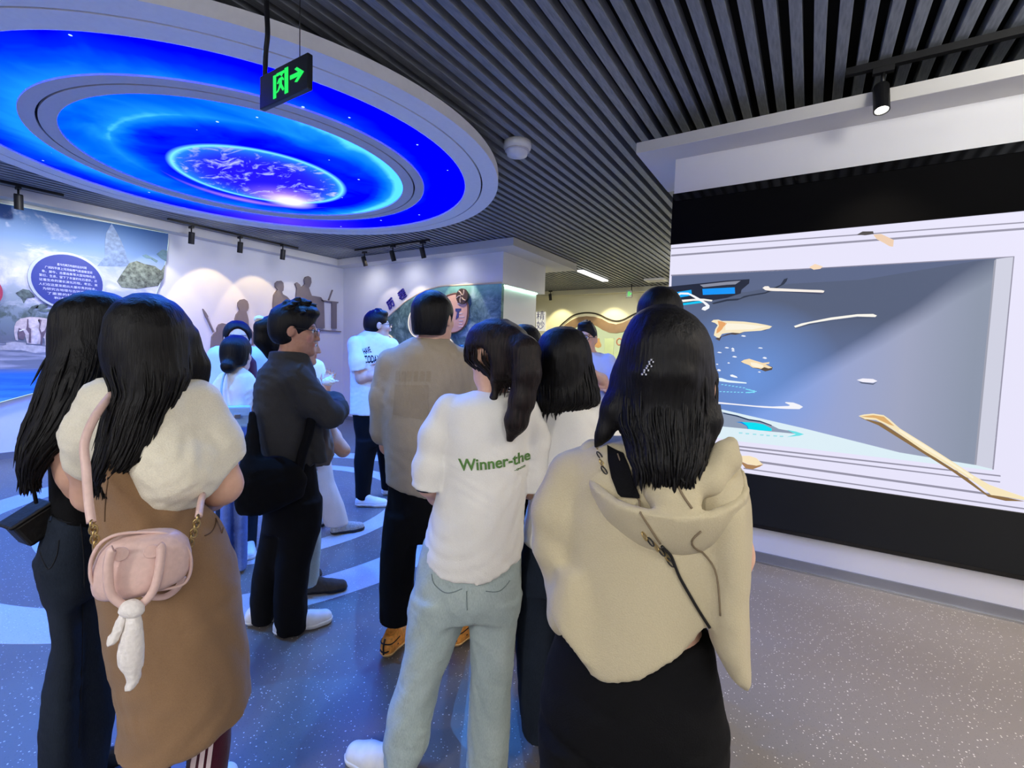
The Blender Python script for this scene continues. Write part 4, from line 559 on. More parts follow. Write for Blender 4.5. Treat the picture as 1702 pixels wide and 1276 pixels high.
# ------------------------------------------------------------------ ceiling fittings
def lamp_head(parent, loc, d, lit=False):
    dv = Vector(d).normalized(); q = dv.to_track_quat('-Z', 'Y').to_matrix().to_4x4(); Mx = Matrix.Translation(loc) @ q
    V, Fc = lathe_geo([(0, .085), (.036, .085), (.04, .075), (.04, -.085), (.034, -.085), (.032, -.06), (0, -.06)], 20); mesh_obj('lamp_head', [Mx @ Vector(v) for v in V], Fc, 'black_metal', parent, False)
    V, Fc = lathe_geo([(0, -.078), (.033, -.078)], 20); mesh_obj('lamp_lens', [Mx @ Vector(v) for v in V], [tuple(reversed(f)) for f in Fc], emis('lens_lit', (1, .97, .88), 9) if lit else emis('lens_dim', (1, .9, .7), 3), parent)
def track_lamp(x, y, d, label, group, lit=False, z=3.2):
    p = tag(empty('track_spotlight', (x, y, z)), label, 'spotlight', group)
    box('adapter', -.05, .05, -.018, .018, -.03, .0, 'black_metal', p); tube('stem', [(0, 0, -.02), (0, 0, -.1)], .01, 'black_metal', p, 8); lamp_head(p, Vector((0, 0, -.17)), d, lit); return p
for (x, y, z), lab in zip(TRACKS['l'], ('track spotlight above the landscape mural, nearest the viewer', 'track spotlight right of the landscape mural top corner', 'middle track spotlight over the yellow-lit left wall', 'track spotlight nearest the corner on the left wall track')): track_lamp(x, y, (-.25, .05, -1), lab, 'spotlights on the left wall track')
for (x, y, z), lab in zip(TRACKS['b'], ('back wall track spotlight nearest the room corner', 'middle spotlight of the back wall track', 'back wall track spotlight nearest the pillar')): track_lamp(x, y, (.1, .3, -1), lab, 'spotlights on the back wall track')
track_lamp(.26, 3.52, (.05, -.3, -1), 'lit black spotlight on the track above the video wall', 'spotlights over the video wall', True, 3.17); track_lamp(*TRACKS['f'][0][:2], (0, .3, -1), 'tiny track spotlight near the far wall by the pillar', None)
tag(box('light_track', -7.80, -7.76, 3.1, 5.1, 3.2, 3.23, 'black_metal'), 'black light track along the left wall', 'light track'); tag(box('light_track', -7.80, -7.76, .6, 2.0, 3.2, 3.23, 'black_metal'), 'black light track over the landscape mural', 'light track')
tag(box('light_track', -6.95, -5.2, 5.65, 5.69, 3.2, 3.23, 'black_metal'), 'black light track before the back wall', 'light track'); tag(box('light_track', .08, 4.2, 3.50, 3.54, 3.17, 3.21, 'black_metal'), 'black light track above the video wall', 'light track')
ll = tag(box('linear_lamp', -4.15, -4.02, 8.97, 10.38, 3.19, 3.23, emis('lamp_tube', (1, 1, .93), 3.5)), 'bright linear ceiling lamp in the far hall', 'ceiling lamp'); box('lamp_frame', -4.16, -4.01, 8.96, 10.39, 3.215, 3.24, 'steel', ll)
vt = tag(box('ceiling_panel', -3.25, -2.8, 10.55, 10.9, 3.19, 3.23, 'ring_light'), 'small white ceiling panel beyond the linear lamp', 'panel'); box('panel_inset', -3.2, -2.85, 10.6, 10.85, 3.185, 3.19, 'ring_grey', vt)
dm = tag(empty('smoke_detector', (DOME[0], DOME[1], 3.2)), 'white round ceiling detector among the slats beside the big ring', 'detector')
V, Fc = lathe_geo([(.0, .03), (.115, .03), (.118, .0), (.115, -.02), (.10, -.035), (.09, -.04), (.085, -.075), (.0, -.085)], 36); mesh_obj('housing', V, Fc, plain('plastic_white', sr(228, 228, 228), .4), dm, True)
V, Fc = lathe_geo([(.101, -.036), (.104, -.042), (.095, -.05), (.09, -.045)], 36); mesh_obj('vent_ring', V, Fc, 'ring_grey', dm, True)
def exit_sign(x0, x1, y, z0, z1, label, rods):
    e = tag(empty('exit_sign'), label, 'sign'); w_ = x1 - x0; h_ = z1 - z0; emis('exit_green', (.02, .85, .12), 1.1)
    box('housing', x0, x1, y, y + .025, z0, z1, plain('sign_black', sr(26, 30, 34), .35), e, .004)
    P = lambda u, v: (x0 + u * w_, z0 + v * h_)
    def s(name, pts): slab(name, [P(*p) for p in pts], 1, y - .002, y, 'exit_green' if 'exit_green' in MATS else emis('exit_green', (.02, .85, .12), 1.1), e)
    s('door_frame', [(.31, .12), (.37, .12), (.37, .80), (.31, .80)]); s('door_frame', [(.38, .74), (.54, .74), (.54, .82), (.38, .82)]); s('door_frame', [(.55, .12), (.62, .12), (.62, .86), (.55, .86)])
    s('arrow', [(.66, .45), (.82, .45), (.75, .33), (.80, .30), (.93, .51), (.80, .72), (.75, .69), (.82, .57), (.66, .57)])
    s('running_figure', [(.39, .52), (.43, .64), (.50, .66), (.54, .56), (.52, .54), (.49, .58), (.49, .46), (.54, .28), (.51, .24), (.46, .38), (.42, .28), (.38, .25), (.38, .29), (.41, .33), (.44, .46), (.43, .56), (.41, .50)])
    s('figure_head', [(.485 + .02 * math.cos(a), .73 + .045 * math.sin(a)) for a in (k * math.pi / 5 for k in range(10))])
    for pts, r in rods: tube('cable', pts, r, 'black_metal', e, 8)
MATS['exit_green'] = emis('exit_green', (.02, .85, .12), 1.1)
exit_sign(-2.2, -1.84, 1.25, 2.535, 2.68, 'black exit sign with green running figure and arrow, hanging before the round ceiling light', [(spline([(-2.172, 1.26, 2.67), (-2.165, 1.26, 2.78), (-2.15, 1.26, 2.86), (-2.158, 1.26, 3.0), (-2.155, 1.26, 3.23)], 5), .011), ([(-1.91, 1.26, 2.67), (-1.91, 1.26, 3.23)], .002)])
exit_sign(-3.87, -3.72, 11.2, 2.91, 3.08, 'small green exit sign hanging in the far hall', [([(-3.74, 11.21, 3.07), (-3.74, 11.21, 3.23)], .012)])
# ------------------------------------------------------------------ measured people (metres, each in its own axes: x right, y away, z up)
PEOPLE = [
{'base': [-1.798, 0.441], 'yaw': 1.33, 'parts': [{'name': 't_shirt', 'mat': 'black_cloth', 'ops': [['st', 0.03, [[0.913, 0.027, 0.0, 0.058, 0.1], [0.952, 0.031, 0.0, 0.058, 0.105], [1.077, 0.038, 0.0, 0.065, 0.105], [1.182, 0.048, 0.0, 0.084, 0.11], [1.288, 0.063, 0.0, 0.088, 0.1], [1.344, 0.069, 0.0, 0.066, 0.085], [1.397, 0.068, 0.0, 0.026, 0.05]], 2.0], ['grp', 0.02, [['ch', 0.03, [[0.004, -0.04, 1.28, 0.056], [0.007, -0.09, 1.207, 0.066], [0.027, -0.1, 1.132, 0.066]]], ['cut', [-0.061, 0, 1.179], [-0.07, 0, -0.998]]]]], 'h': 0.008, 'folds': (0.003, 14, 'v')}, {'name': 'jeans', 'mat': 'dark_jeans', 'ops': [['st', 0.03, [[0.71, 0.02, 0.0, 0.061, 0.1], [0.757, 0.016, 0.0, 0.067, 0.12], [0.809, 0.013, 0.0, 0.071, 0.12], [0.857, 0.014, 0.0, 0.07, 0.115], [0.918, 0.022, 0.0, 0.06, 0.105], [0.967, 0.027, 0.0, 0.057, 0.1]], 2.0], ['st', 0.03, [[0.019, -0.017, 0.0, 0.055, 0.115], [0.161, -0.017, 0.0, 0.053, 0.11], [0.311, -0.017, 0.0, 0.049, 0.105], [0.45, -0.009, 0.0, 0.044, 0.1], [0.568, 0.004, 0.0, 0.035, 0.1], [0.709, -0.004, 0.0, 0.038, 0.1], [0.821, -0.017, 0.0, 0.04, 0.1]], 2.0], ['st', 0.03, [[-0.036, 0.036, 0.06, 0.049, 0.115], [0.111, 0.039, 0.06, 0.046, 0.11], [0.295, 0.06, 0.06, 0.052, 0.1], [0.518, 0.055, 0.06, 0.043, 0.1], [0.667, 0.05, 0.06, 0.041, 0.1], [0.783, 0.045, 0.06, 0.041, 0.1]], 2.0]], 'h': 0.009, 'folds': (0.004, 10, 'h')}, {'name': 'hair', 'mat': 'hair', 'ops': [['st', 0.02, [[1.079, -0.06, -0.1, 0.015, 0.02], [1.118, -0.054, -0.1, 0.029, 0.045], [1.149, -0.042, -0.1, 0.04, 0.06], [1.184, -0.02, -0.08, 0.061, 0.09], [1.228, 0.012, -0.06, 0.083, 0.115], [1.292, 0.042, -0.04, 0.096, 0.125], [1.36, 0.063, -0.03, 0.1, 0.12], [1.465, 0.086, 0.0, 0.091, 0.11], [1.55, 0.093, 0.0, 0.077, 0.1], [1.585, 0.095, 0.0, 0.055, 0.075], [1.596, 0.094, 0.01, 0.027, 0.035]], 2.0]], 'h': 0.007, 'strands': (260, 0.12), 'folds': (0.004, 40, 's')}], 'label': 'person with straight black hair, black t-shirt and dark flared jeans, farthest left', 'body': [['ch', 0.03, [[0.069, 0.0, 1.464, 0.05], [0.067, 0.0, 1.35, 0.055]]], ['st', 0.03, [[0.913, 0.027, 0.0, 0.038000000000000006, 0.08], [0.952, 0.031, 0.0, 0.038000000000000006, 0.08499999999999999], [1.077, 0.038, 0.0, 0.045, 0.08499999999999999], [1.182, 0.048, 0.0, 0.064, 0.09], [1.288, 0.063, 0.0, 0.06799999999999999, 0.08], [1.344, 0.069, 0.0, 0.046, 0.065], [1.397, 0.068, 0.0, 0.012, 0.030000000000000002]], 2.0], ['ch', 0.03, [[0.002, -0.05, 1.281, 0.05], [0.009, -0.095, 1.208, 0.056], [0.041, -0.1, 1.088, 0.05], [0.068, -0.05, 0.979, 0.043]]], ['ch', 0.03, [[0.068, -0.05, 0.979, 0.041], [0.135, 0.1, 0.933, 0.036], [0.195, 0.2, 0.95, 0.028]]], ['st', 0.03, [[0.71, 0.02, 0.0, 0.040999999999999995, 0.08], [0.757, 0.016, 0.0, 0.047, 0.09999999999999999], [0.809, 0.013, 0.0, 0.05099999999999999, 0.09999999999999999], [0.857, 0.014, 0.0, 0.05, 0.095], [0.918, 0.022, 0.0, 0.039999999999999994, 0.08499999999999999], [0.967, 0.027, 0.0, 0.037000000000000005, 0.08]], 2.0], ['st', 0.03, [[0.019, -0.017, 0.0, 0.015, 0.07500000000000001], [0.161, -0.017, 0.0, 0.012999999999999998, 0.07], [0.311, -0.017, 0.0, 0.012, 0.065], [0.45, -0.009, 0.0, 0.012, 0.060000000000000005], [0.568, 0.004, 0.0, 0.012, 0.060000000000000005], [0.709, -0.004, 0.0, 0.012, 0.060000000000000005], [0.821, -0.017, 0.0, 0.012, 0.060000000000000005]], 2.0], ['st', 0.03, [[-0.036, 0.036, 0.06, 0.012, 0.07500000000000001], [0.111, 0.039, 0.06, 0.012, 0.07], [0.295, 0.06, 0.06, 0.012, 0.060000000000000005], [0.518, 0.055, 0.06, 0.012, 0.060000000000000005], [0.667, 0.05, 0.06, 0.012, 0.060000000000000005], [0.783, 0.045, 0.06, 0.012, 0.060000000000000005]], 2.0], ['hand', [0.195, 0.2, 0.95], [0.6, 0.6, 0.25], [0, 0.3, 1], 1, 0.5]], 'h': 0.007, 'skin': 'skin', 'head': {'c': [0.093, 0.0, 1.465], 'yaw': 60, 's': 0.98, 'tilt': -5, 'roll': 0}, 'shoes': [{'heel': [-0.025, -0.05], 'yaw': 50, 'l': 0.24, 'up': 'black_leather', 'sole': 'black_rubber'}, {'heel': [0.041, 0.1], 'yaw': 60, 'l': 0.24, 'up': 'black_leather', 'sole': 'black_rubber'}]},
{'base': [-1.45, 0.54], 'yaw': 1.214, 'parts': [{'name': 't_shirt', 'mat': 'cream_cotton', 'ops': [['st', 0.03, [[1.03, -0.008, 0.0, 0.11, 0.12], [1.086, -0.002, 0.0, 0.118, 0.125], [1.182, 0.006, 0.0, 0.122, 0.13], [1.262, 0.005, 0.0, 0.114, 0.125], [1.334, -0.006, 0.0, 0.087, 0.105], [1.37, -0.011, 0.0, 0.058, 0.085], [1.408, -0.012, 0.0, 0.028, 0.05]], 2.0], ['grp', 0.035, [['ch', 0.03, [[0.087, 0.0, 1.288, 0.07], [0.12, 0.01, 1.173, 0.082], [0.14, 0.02, 1.078, 0.082]]], ['cut', [0.084, 0, 1.074], [0.438, 0, -0.899]]]], ['ch', 0.03, [[-0.092, 0.02, 1.299, 0.062], [-0.121, 0.05, 1.216, 0.062], [-0.13, 0.08, 1.146, 0.06]]], ['ch', 0.07, [[-0.009, -0.1, 1.171, 0.05], [0.033, -0.095, 1.126, 0.055], [0.081, -0.06, 1.112, 0.055]]]], 'h': 0.008, 'folds': (0.007, 16, 'd')}, {'name': 'pinafore_dress', 'mat': 'brown_cloth', 'ops': [['st', 0.02, [[0.053, 0.014, 0.0, 0.128, 0.165], [0.175, 0.02, 0.0, 0.133, 0.17], [0.288, 0.036, 0.0, 0.144, 0.175], [0.363, 0.053, 0.0, 0.153, 0.18], [0.43, 0.067, 0.0, 0.153, 0.185], [0.553, 0.059, 0.0, 0.156, 0.18], [0.669, 0.044, 0.0, 0.158, 0.175], [0.779, 0.035, 0.0, 0.158, 0.17], [0.857, 0.026, 0.0, 0.153, 0.165], [0.953, 0.01, 0.0, 0.139, 0.155], [1.001, -0.009, 0.0, 0.12, 0.15], [1.041, -0.025, 0.0, 0.103, 0.145], [1.082, -0.045, 0.0, 0.08, 0.148], [1.122, -0.066, -0.015, 0.056, 0.148], [1.162, -0.074, -0.02, 0.043, 0.145], [1.201, -0.075, -0.02, 0.037, 0.13]], 2.0], ['cut', [0.072, 0, 0.411], [0.199, 0, -0.98]]], 'h': 0.009, 'folds': (0.008, 9, 'v')}, {'name': 'track_trousers', 'mat': 'maroon_cloth', 'ops': [['st', 0.03, [[-0.094, 0.096, 0.02, 0.054, 0.085], [-0.018, 0.096, 0.02, 0.053, 0.085], [0.184, 0.106, 0.02, 0.054, 0.08], [0.281, 0.117, 0.02, 0.054, 0.08], [0.444, 0.104, 0.02, 0.069, 0.085]], 2.0], ['st', 0.03, [[-0.005, -0.035, 0.02, 0.049, 0.085], [0.257, -0.028, 0.02, 0.052, 0.08], [0.499, -0.024, 0.02, 0.058, 0.085]], 2.0]], 'h': 0.01, 'stripes': 1}, {'name': 'hair', 'mat': 'hair', 'ops': [['st', 0.02, [[1.119, -0.098, -0.1, 0.016, 0.022], [1.136, -0.086, -0.1, 0.032, 0.05], [1.167, -0.062, -0.09, 0.053, 0.075], [1.213, -0.043, -0.07, 0.063, 0.09], [1.27, -0.029, -0.05, 0.069, 0.1], [1.329, -0.008, -0.03, 0.074, 0.115], [1.374, -0.007, -0.01, 0.091, 0.13], [1.436, -0.012, 0.0, 0.095, 0.13], [1.49, -0.007, 0.0, 0.083, 0.125], [1.542, -0.007, 0.0, 0.064, 0.1], [1.563, -0.007, 0.0, 0.047, 0.07], [1.572, -0.009, 0.0, 0.021, 0.03]], 2.0], ['ch', 0.03, [[0.071, 0.03, 1.471, 0.035], [0.089, 0.03, 1.389, 0.035], [0.106, 0.03, 1.324, 0.018]]]], 'h': 0.007, 'strands': (300, 0.14), 'folds': (0.004, 40, 's')}], 'label': 'person in brown pinafore dress over cream t-shirt with wavy black hair, left of the group', 'body': [['ch', 0.03, [[-0.011, 0.0, 1.451, 0.05], [-0.013, 0.0, 1.358, 0.055]]], ['st', 0.03, [[1.03, -0.008, 0.0, 0.08499999999999999, 0.095], [1.086, -0.002, 0.0, 0.093, 0.1], [1.182, 0.006, 0.0, 0.097, 0.10500000000000001], [1.262, 0.005, 0.0, 0.089, 0.1], [1.334, -0.006, 0.0, 0.06199999999999999, 0.07999999999999999], [1.37, -0.011, 0.0, 0.033, 0.060000000000000005], [1.408, -0.012, 0.0, 0.012, 0.025]], 2.0], ['ch', 0.03, [[0.097, 0.0, 1.254, 0.055], [0.129, 0.02, 1.149, 0.056], [0.15, 0.03, 1.047, 0.054]]], ['ch', 0.03, [[0.15, 0.03, 1.047, 0.053], [0.131, 0.13, 0.995, 0.046], [0.092, 0.26, 0.999, 0.032]]], ['ch', 0.03, [[-0.109, 0.02, 1.266, 0.052], [-0.134, 0.08, 1.149, 0.05], [-0.131, 0.14, 1.038, 0.045]]], ['ch', 0.03, [[-0.131, 0.14, 1.038, 0.045], [-0.083, 0.25, 1.011, 0.036], [-0.027, 0.3, 1.038, 0.028]]], ['grp', 0.02, [['st', 0.02, [[0.053, 0.014, 0.0, 0.057999999999999996, 0.095], [0.175, 0.02, 0.0, 0.063, 0.1], [0.288, 0.036, 0.0, 0.07399999999999998, 0.10499999999999998], [0.363, 0.053, 0.0, 0.08299999999999999, 0.10999999999999999], [0.43, 0.067, 0.0, 0.08299999999999999, 0.11499999999999999], [0.553, 0.059, 0.0, 0.086, 0.10999999999999999], [0.669, 0.044, 0.0, 0.088, 0.10499999999999998], [0.779, 0.035, 0.0, 0.088, 0.1], [0.857, 0.026, 0.0, 0.08299999999999999, 0.095], [0.953, 0.01, 0.0, 0.069, 0.08499999999999999], [1.001, -0.009, 0.0, 0.04999999999999999, 0.07999999999999999], [1.041, -0.025, 0.0, 0.03299999999999999, 0.07499999999999998], [1.082, -0.045, 0.0, 0.012, 0.07799999999999999], [1.122, -0.066, -0.015, 0.012, 0.07799999999999999], [1.162, -0.074, -0.02, 0.012, 0.07499999999999998], [1.201, -0.075, -0.02, 0.012, 0.06]], 2.0], ['cut', [-0.105, 0, 0.546], [-0.244, 0, -0.97]]]], ['st', 0.03, [[-0.094, 0.096, 0.02, 0.013999999999999999, 0.045000000000000005], [-0.018, 0.096, 0.02, 0.012999999999999998, 0.045000000000000005], [0.184, 0.106, 0.02, 0.013999999999999999, 0.04], [0.281, 0.117, 0.02, 0.013999999999999999, 0.04], [0.444, 0.104, 0.02, 0.029000000000000005, 0.045000000000000005]], 2.0], ['st', 0.03, [[-0.005, -0.035, 0.02, 0.012, 0.045000000000000005], [0.257, -0.028, 0.02, 0.012, 0.04], [0.499, -0.024, 0.02, 0.018000000000000002, 0.045000000000000005]], 2.0], ['hand', [0.092, 0.26, 0.999], [-0.9, 0.4, 0.1], [0, 0.3, 1], 1, 0.5], ['hand', [-0.027, 0.3, 1.038], [0.9, 0.2, 0.3], [0, 0.3, 1], -1, 0.5]], 'h': 0.0075, 'skin': 'skin', 'head': {'c': [0.001, 0.0, 1.464], 'yaw': 30, 's': 0.98, 'tilt': 0, 'roll': 0}, 'shoes': [{'heel': [-0.019, 0], 'yaw': 20, 'l': 0.24, 'up': 'white_leather', 'sole': 'white_rubber'}, {'heel': [0.099, 0.02], 'yaw': 25, 'l': 0.24, 'up': 'white_leather', 'sole': 'white_rubber'}]},
{'base': [-2.222, 1.375], 'yaw': 1.017, 'parts': [{'name': 'shirt', 'mat': 'charcoal_cloth', 'ops': [['st', 0.03, [[0.834, 0.025, 0.0, 0.116, 0.115], [0.889, 0.023, 0.0, 0.124, 0.12], [0.997, 0.018, 0.0, 0.134, 0.12], [1.111, 0.017, 0.0, 0.146, 0.125], [1.248, 0.02, 0.0, 0.148, 0.12], [1.338, 0.023, 0.0, 0.128, 0.105], [1.384, 0.031, 0.0, 0.097, 0.09], [1.42, 0.035, 0.0, 0.082, 0.06]], 2.0], ['ch', 0.03, [[0.059, -0.09, 1.304, 0.07], [0.139, -0.12, 1.188, 0.072], [0.211, -0.12, 1.121, 0.062]]], ['ch', 0.03, [[0.211, -0.12, 1.121, 0.06], [0.259, 0.02, 1.133, 0.056], [0.259, 0.15, 1.158, 0.05], [0.151, 0.2, 1.175, 0.042]]], ['ch', 0.03, [[0.064, 0.12, 1.302, 0.07], [0.178, 0.15, 1.146, 0.068], [0.258, 0.14, 1.085, 0.06]]], ['grp', 0.01, [['st', 0.01, [[1.366, 0.03, 0.0, 0.109, 0.09], [1.39, 0.032, 0.0, 0.095, 0.085], [1.432, 0.029, 0.0, 0.087, 0.075]], 2.0]]], ['st', 0.03, [[0.871, 0.166, -0.05, 0.044, 0.05], [0.959, 0.159, -0.05, 0.035, 0.05], [1.067, 0.148, -0.05, 0.032, 0.04]], 2.0]], 'h': 0.009, 'folds': (0.007, 14, 'd')}, {'name': 'trousers', 'mat': 'black_cloth', 'ops': [['st', 0.03, [[0.518, 0.045, 0.0, 0.126, 0.1], [0.612, 0.048, 0.0, 0.134, 0.115], [0.771, 0.029, 0.0, 0.136, 0.12], [0.911, 0.025, 0.0, 0.121, 0.115]], 2.0], ['st', 0.03, [[0.016, -0.095, 0.1, 0.055, 0.08], [0.146, -0.088, 0.1, 0.066, 0.085], [0.281, -0.069, 0.08, 0.07, 0.085], [0.474, -0.041, 0.06, 0.064, 0.085], [0.667, -0.012, 0.05, 0.07, 0.09]], 2.0], ['st', 0.03, [[0.01, 0.039, -0.04, 0.077, 0.08], [0.189, 0.035, -0.04, 0.078, 0.085], [0.344, 0.048, -0.04, 0.081, 0.085], [0.527, 0.082, -0.04, 0.095, 0.085], [0.682, 0.093, -0.04, 0.092, 0.09]], 2.0]], 'h': 0.01, 'folds': (0.004, 9, 'v')}], 'label': 'man with glasses and tousled hair in charcoal shirt and black trousers, arms folded, side view', 'body': [['ch', 0.03, [[0.047, 0.0, 1.49, 0.055], [0.033, 0.0, 1.369, 0.06]]], ['st', 0.03, [[0.834, 0.025, 0.0, 0.091, 0.09], [0.889, 0.023, 0.0, 0.099, 0.095], [0.997, 0.018, 0.0, 0.10900000000000001, 0.095], [1.111, 0.017, 0.0, 0.121, 0.1], [1.248, 0.02, 0.0, 0.123, 0.095], [1.338, 0.023, 0.0, 0.10300000000000001, 0.07999999999999999], [1.384, 0.031, 0.0, 0.07200000000000001, 0.065], [1.42, 0.035, 0.0, 0.057, 0.034999999999999996]], 2.0], ['ch', 0.03, [[0.059, -0.09, 1.304, 0.05], [0.139, -0.12, 1.188, 0.05199999999999999], [0.211, -0.12, 1.121, 0.041999999999999996]]], ['ch', 0.03, [[0.211, -0.12, 1.121, 0.041999999999999996], [0.259, 0.02, 1.133, 0.038000000000000006], [0.259, 0.15, 1.158, 0.032], [0.151, 0.2, 1.175, 0.024000000000000004]]], ['ch', 0.03, [[0.064, 0.12, 1.302, 0.05], [0.178, 0.15, 1.146, 0.048], [0.258, 0.14, 1.085, 0.039999999999999994]]], ['st', 0.03, [[0.518, 0.045, 0.0, 0.106, 0.08], [0.612, 0.048, 0.0, 0.114, 0.095], [0.771, 0.029, 0.0, 0.116, 0.09999999999999999], [0.911, 0.025, 0.0, 0.10099999999999999, 0.095]], 2.0], ['st', 0.03, [[0.016, -0.095, 0.1, 0.015, 0.04], [0.146, -0.088, 0.1, 0.026000000000000002, 0.045000000000000005], [0.281, -0.069, 0.08, 0.030000000000000006, 0.045000000000000005], [0.474, -0.041, 0.06, 0.024, 0.045000000000000005], [0.667, -0.012, 0.05, 0.030000000000000006, 0.049999999999999996]], 2.0], ['st', 0.03, [[0.01, 0.039, -0.04, 0.037, 0.04], [0.189, 0.035, -0.04, 0.038, 0.045000000000000005], [0.344, 0.048, -0.04, 0.041, 0.045000000000000005], [0.527, 0.082, -0.04, 0.055, 0.045000000000000005], [0.682, 0.093, -0.04, 0.052, 0.049999999999999996]], 2.0], ['hand', [0.151, 0.2, 1.175], [-0.8, 0.2, -0.1], [0, 0.4, 1], 1, 0.4]], 'h': 0.0065, 'skin': 'skin_dark', 'head': {'c': [0.055, 0.0, 1.538], 'yaw': 98, 's': 1.02, 'tilt': -4, 'roll': 0}, 'hairtype': 'messy', 'glasses': 1, 'shoes': [{'heel': [-0.147, 0.1], 'yaw': 85, 'l': 0.26, 'up': 'white_leather', 'sole': 'white_rubber'}, {'heel': [-0.011, -0.05], 'yaw': 82, 'l': 0.28, 'up': 'white_leather', 'sole': 'white_rubber'}]},
{'base': [-3.47, 2.97], 'yaw': 0.863, 'parts': [{'name': 't_shirt', 'mat': 'white_cotton', 'ops': [['st', 0.03, [[0.855, 0.057, 0.0, 0.197, 0.135], [0.957, 0.059, 0.0, 0.2, 0.135], [1.182, 0.056, 0.0, 0.199, 0.13], [1.406, 0.059, 0.0, 0.204, 0.12], [1.518, 0.06, 0.0, 0.19, 0.105], [1.573, 0.056, 0.0, 0.15, 0.09], [1.628, 0.049, 0.0, 0.069, 0.06]], 2.0], ['grp', 0.03, [['ch', 0.03, [[-0.092, -0.07, 1.5, 0.075], [-0.069, -0.1, 1.349, 0.08], [-0.058, -0.1, 1.241, 0.08]]], ['cut', [-0.159, 0, 1.251], [0.171, 0, -0.985]]]], ['ch', 0.03, [[0.22, 0.05, 1.501, 0.072], [0.278, 0.05, 1.32, 0.075]]]], 'h': 0.01, 'folds': (0.006, 14, 'd')}, {'name': 'trousers', 'mat': 'black_cloth', 'ops': [['st', 0.03, [[0.558, 0.095, 0.0, 0.169, 0.12], [0.73, 0.071, 0.0, 0.179, 0.125], [0.9, 0.062, 0.0, 0.186, 0.125]], 2.0], ['st', 0.03, [[0.066, -0.021, -0.03, 0.064, 0.08], [0.226, -0.017, -0.03, 0.075, 0.085], [0.419, -0.013, -0.03, 0.091, 0.09], [0.622, 0.022, -0.03, 0.107, 0.1]], 2.0], ['st', 0.03, [[0.055, 0.233, 0.28, 0.077, 0.08], [0.135, 0.228, 0.26, 0.079, 0.085], [0.399, 0.201, 0.18, 0.086, 0.09], [0.653, 0.178, 0.1, 0.101, 0.1]], 2.0]], 'h': 0.011, 'folds': (0.003, 9, 'v')}], 'label': 'man with glasses, cropped hair, white slogan t-shirt and black trousers', 'body': [['ch', 0.03, [[0.086, 0.0, 1.658, 0.056], [0.06, 0.0, 1.562, 0.062]]], ['st', 0.03, [[0.855, 0.057, 0.0, 0.17200000000000001, 0.11000000000000001], [0.957, 0.059, 0.0, 0.17500000000000002, 0.11000000000000001], [1.182, 0.056, 0.0, 0.17400000000000002, 0.10500000000000001], [1.406, 0.059, 0.0, 0.179, 0.095], [1.518, 0.06, 0.0, 0.165, 0.07999999999999999], [1.573, 0.056, 0.0, 0.125, 0.065], [1.628, 0.049, 0.0, 0.044000000000000004, 0.034999999999999996]], 2.0], ['ch', 0.03, [[-0.091, -0.08, 1.489, 0.06], [-0.064, -0.11, 1.328, 0.056], [-0.042, -0.1, 1.198, 0.05]]], ['ch', 0.03, [[-0.042, -0.1, 1.198, 0.05], [0.057, -0.14, 1.223, 0.045], [0.189, -0.1, 1.3, 0.034]]], ['ch', 0.03, [[0.231, 0.05, 1.49, 0.058], [0.289, 0.05, 1.32, 0.055], [0.28, 0.05, 1.211, 0.05]]], ['ch', 0.03, [[0.28, 0.05, 1.211, 0.05], [0.229, -0.05, 1.255, 0.042], [0.162, -0.1, 1.3, 0.034]]], ['st', 0.03, [[0.558, 0.095, 0.0, 0.14900000000000002, 0.09999999999999999], [0.73, 0.071, 0.0, 0.159, 0.105], [0.9, 0.062, 0.0, 0.166, 0.105]], 2.0], ['st', 0.03, [[0.066, -0.021, -0.03, 0.034, 0.05], [0.226, -0.017, -0.03, 0.045, 0.05500000000000001], [0.419, -0.013, -0.03, 0.061, 0.06], [0.622, 0.022, -0.03, 0.077, 0.07]], 2.0], ['st', 0.03, [[0.055, 0.233, 0.28, 0.047, 0.05], [0.135, 0.228, 0.26, 0.049, 0.05500000000000001], [0.399, 0.201, 0.18, 0.055999999999999994, 0.06], [0.653, 0.178, 0.1, 0.07100000000000001, 0.07]], 2.0], ['hand', [0.189, -0.1, 1.3], [0.8, 0.3, 0.3], [0, 0.4, 1], 1, 0.5], ['hand', [0.162, -0.1, 1.3], [-0.8, -0.3, 0.3], [0, 0.4, 1], -1, 0.5]], 'h': 0.008, 'skin': 'skin', 'head': {'c': [0.091, 0.0, 1.68], 'yaw': 75, 's': 1.12, 'tilt': 0, 'roll': 0}, 'hairtype': 'crop', 'glasses': 1, 'shoes': [{'heel': [-0.053, -0.06], 'yaw': 100, 'l': 0.29, 'up': 'white_leather', 'sole': 'white_rubber'}, {'heel': [0.192, 0.26], 'yaw': 95, 'l': 0.28, 'up': 'white_leather', 'sole': 'white_rubber'}]},
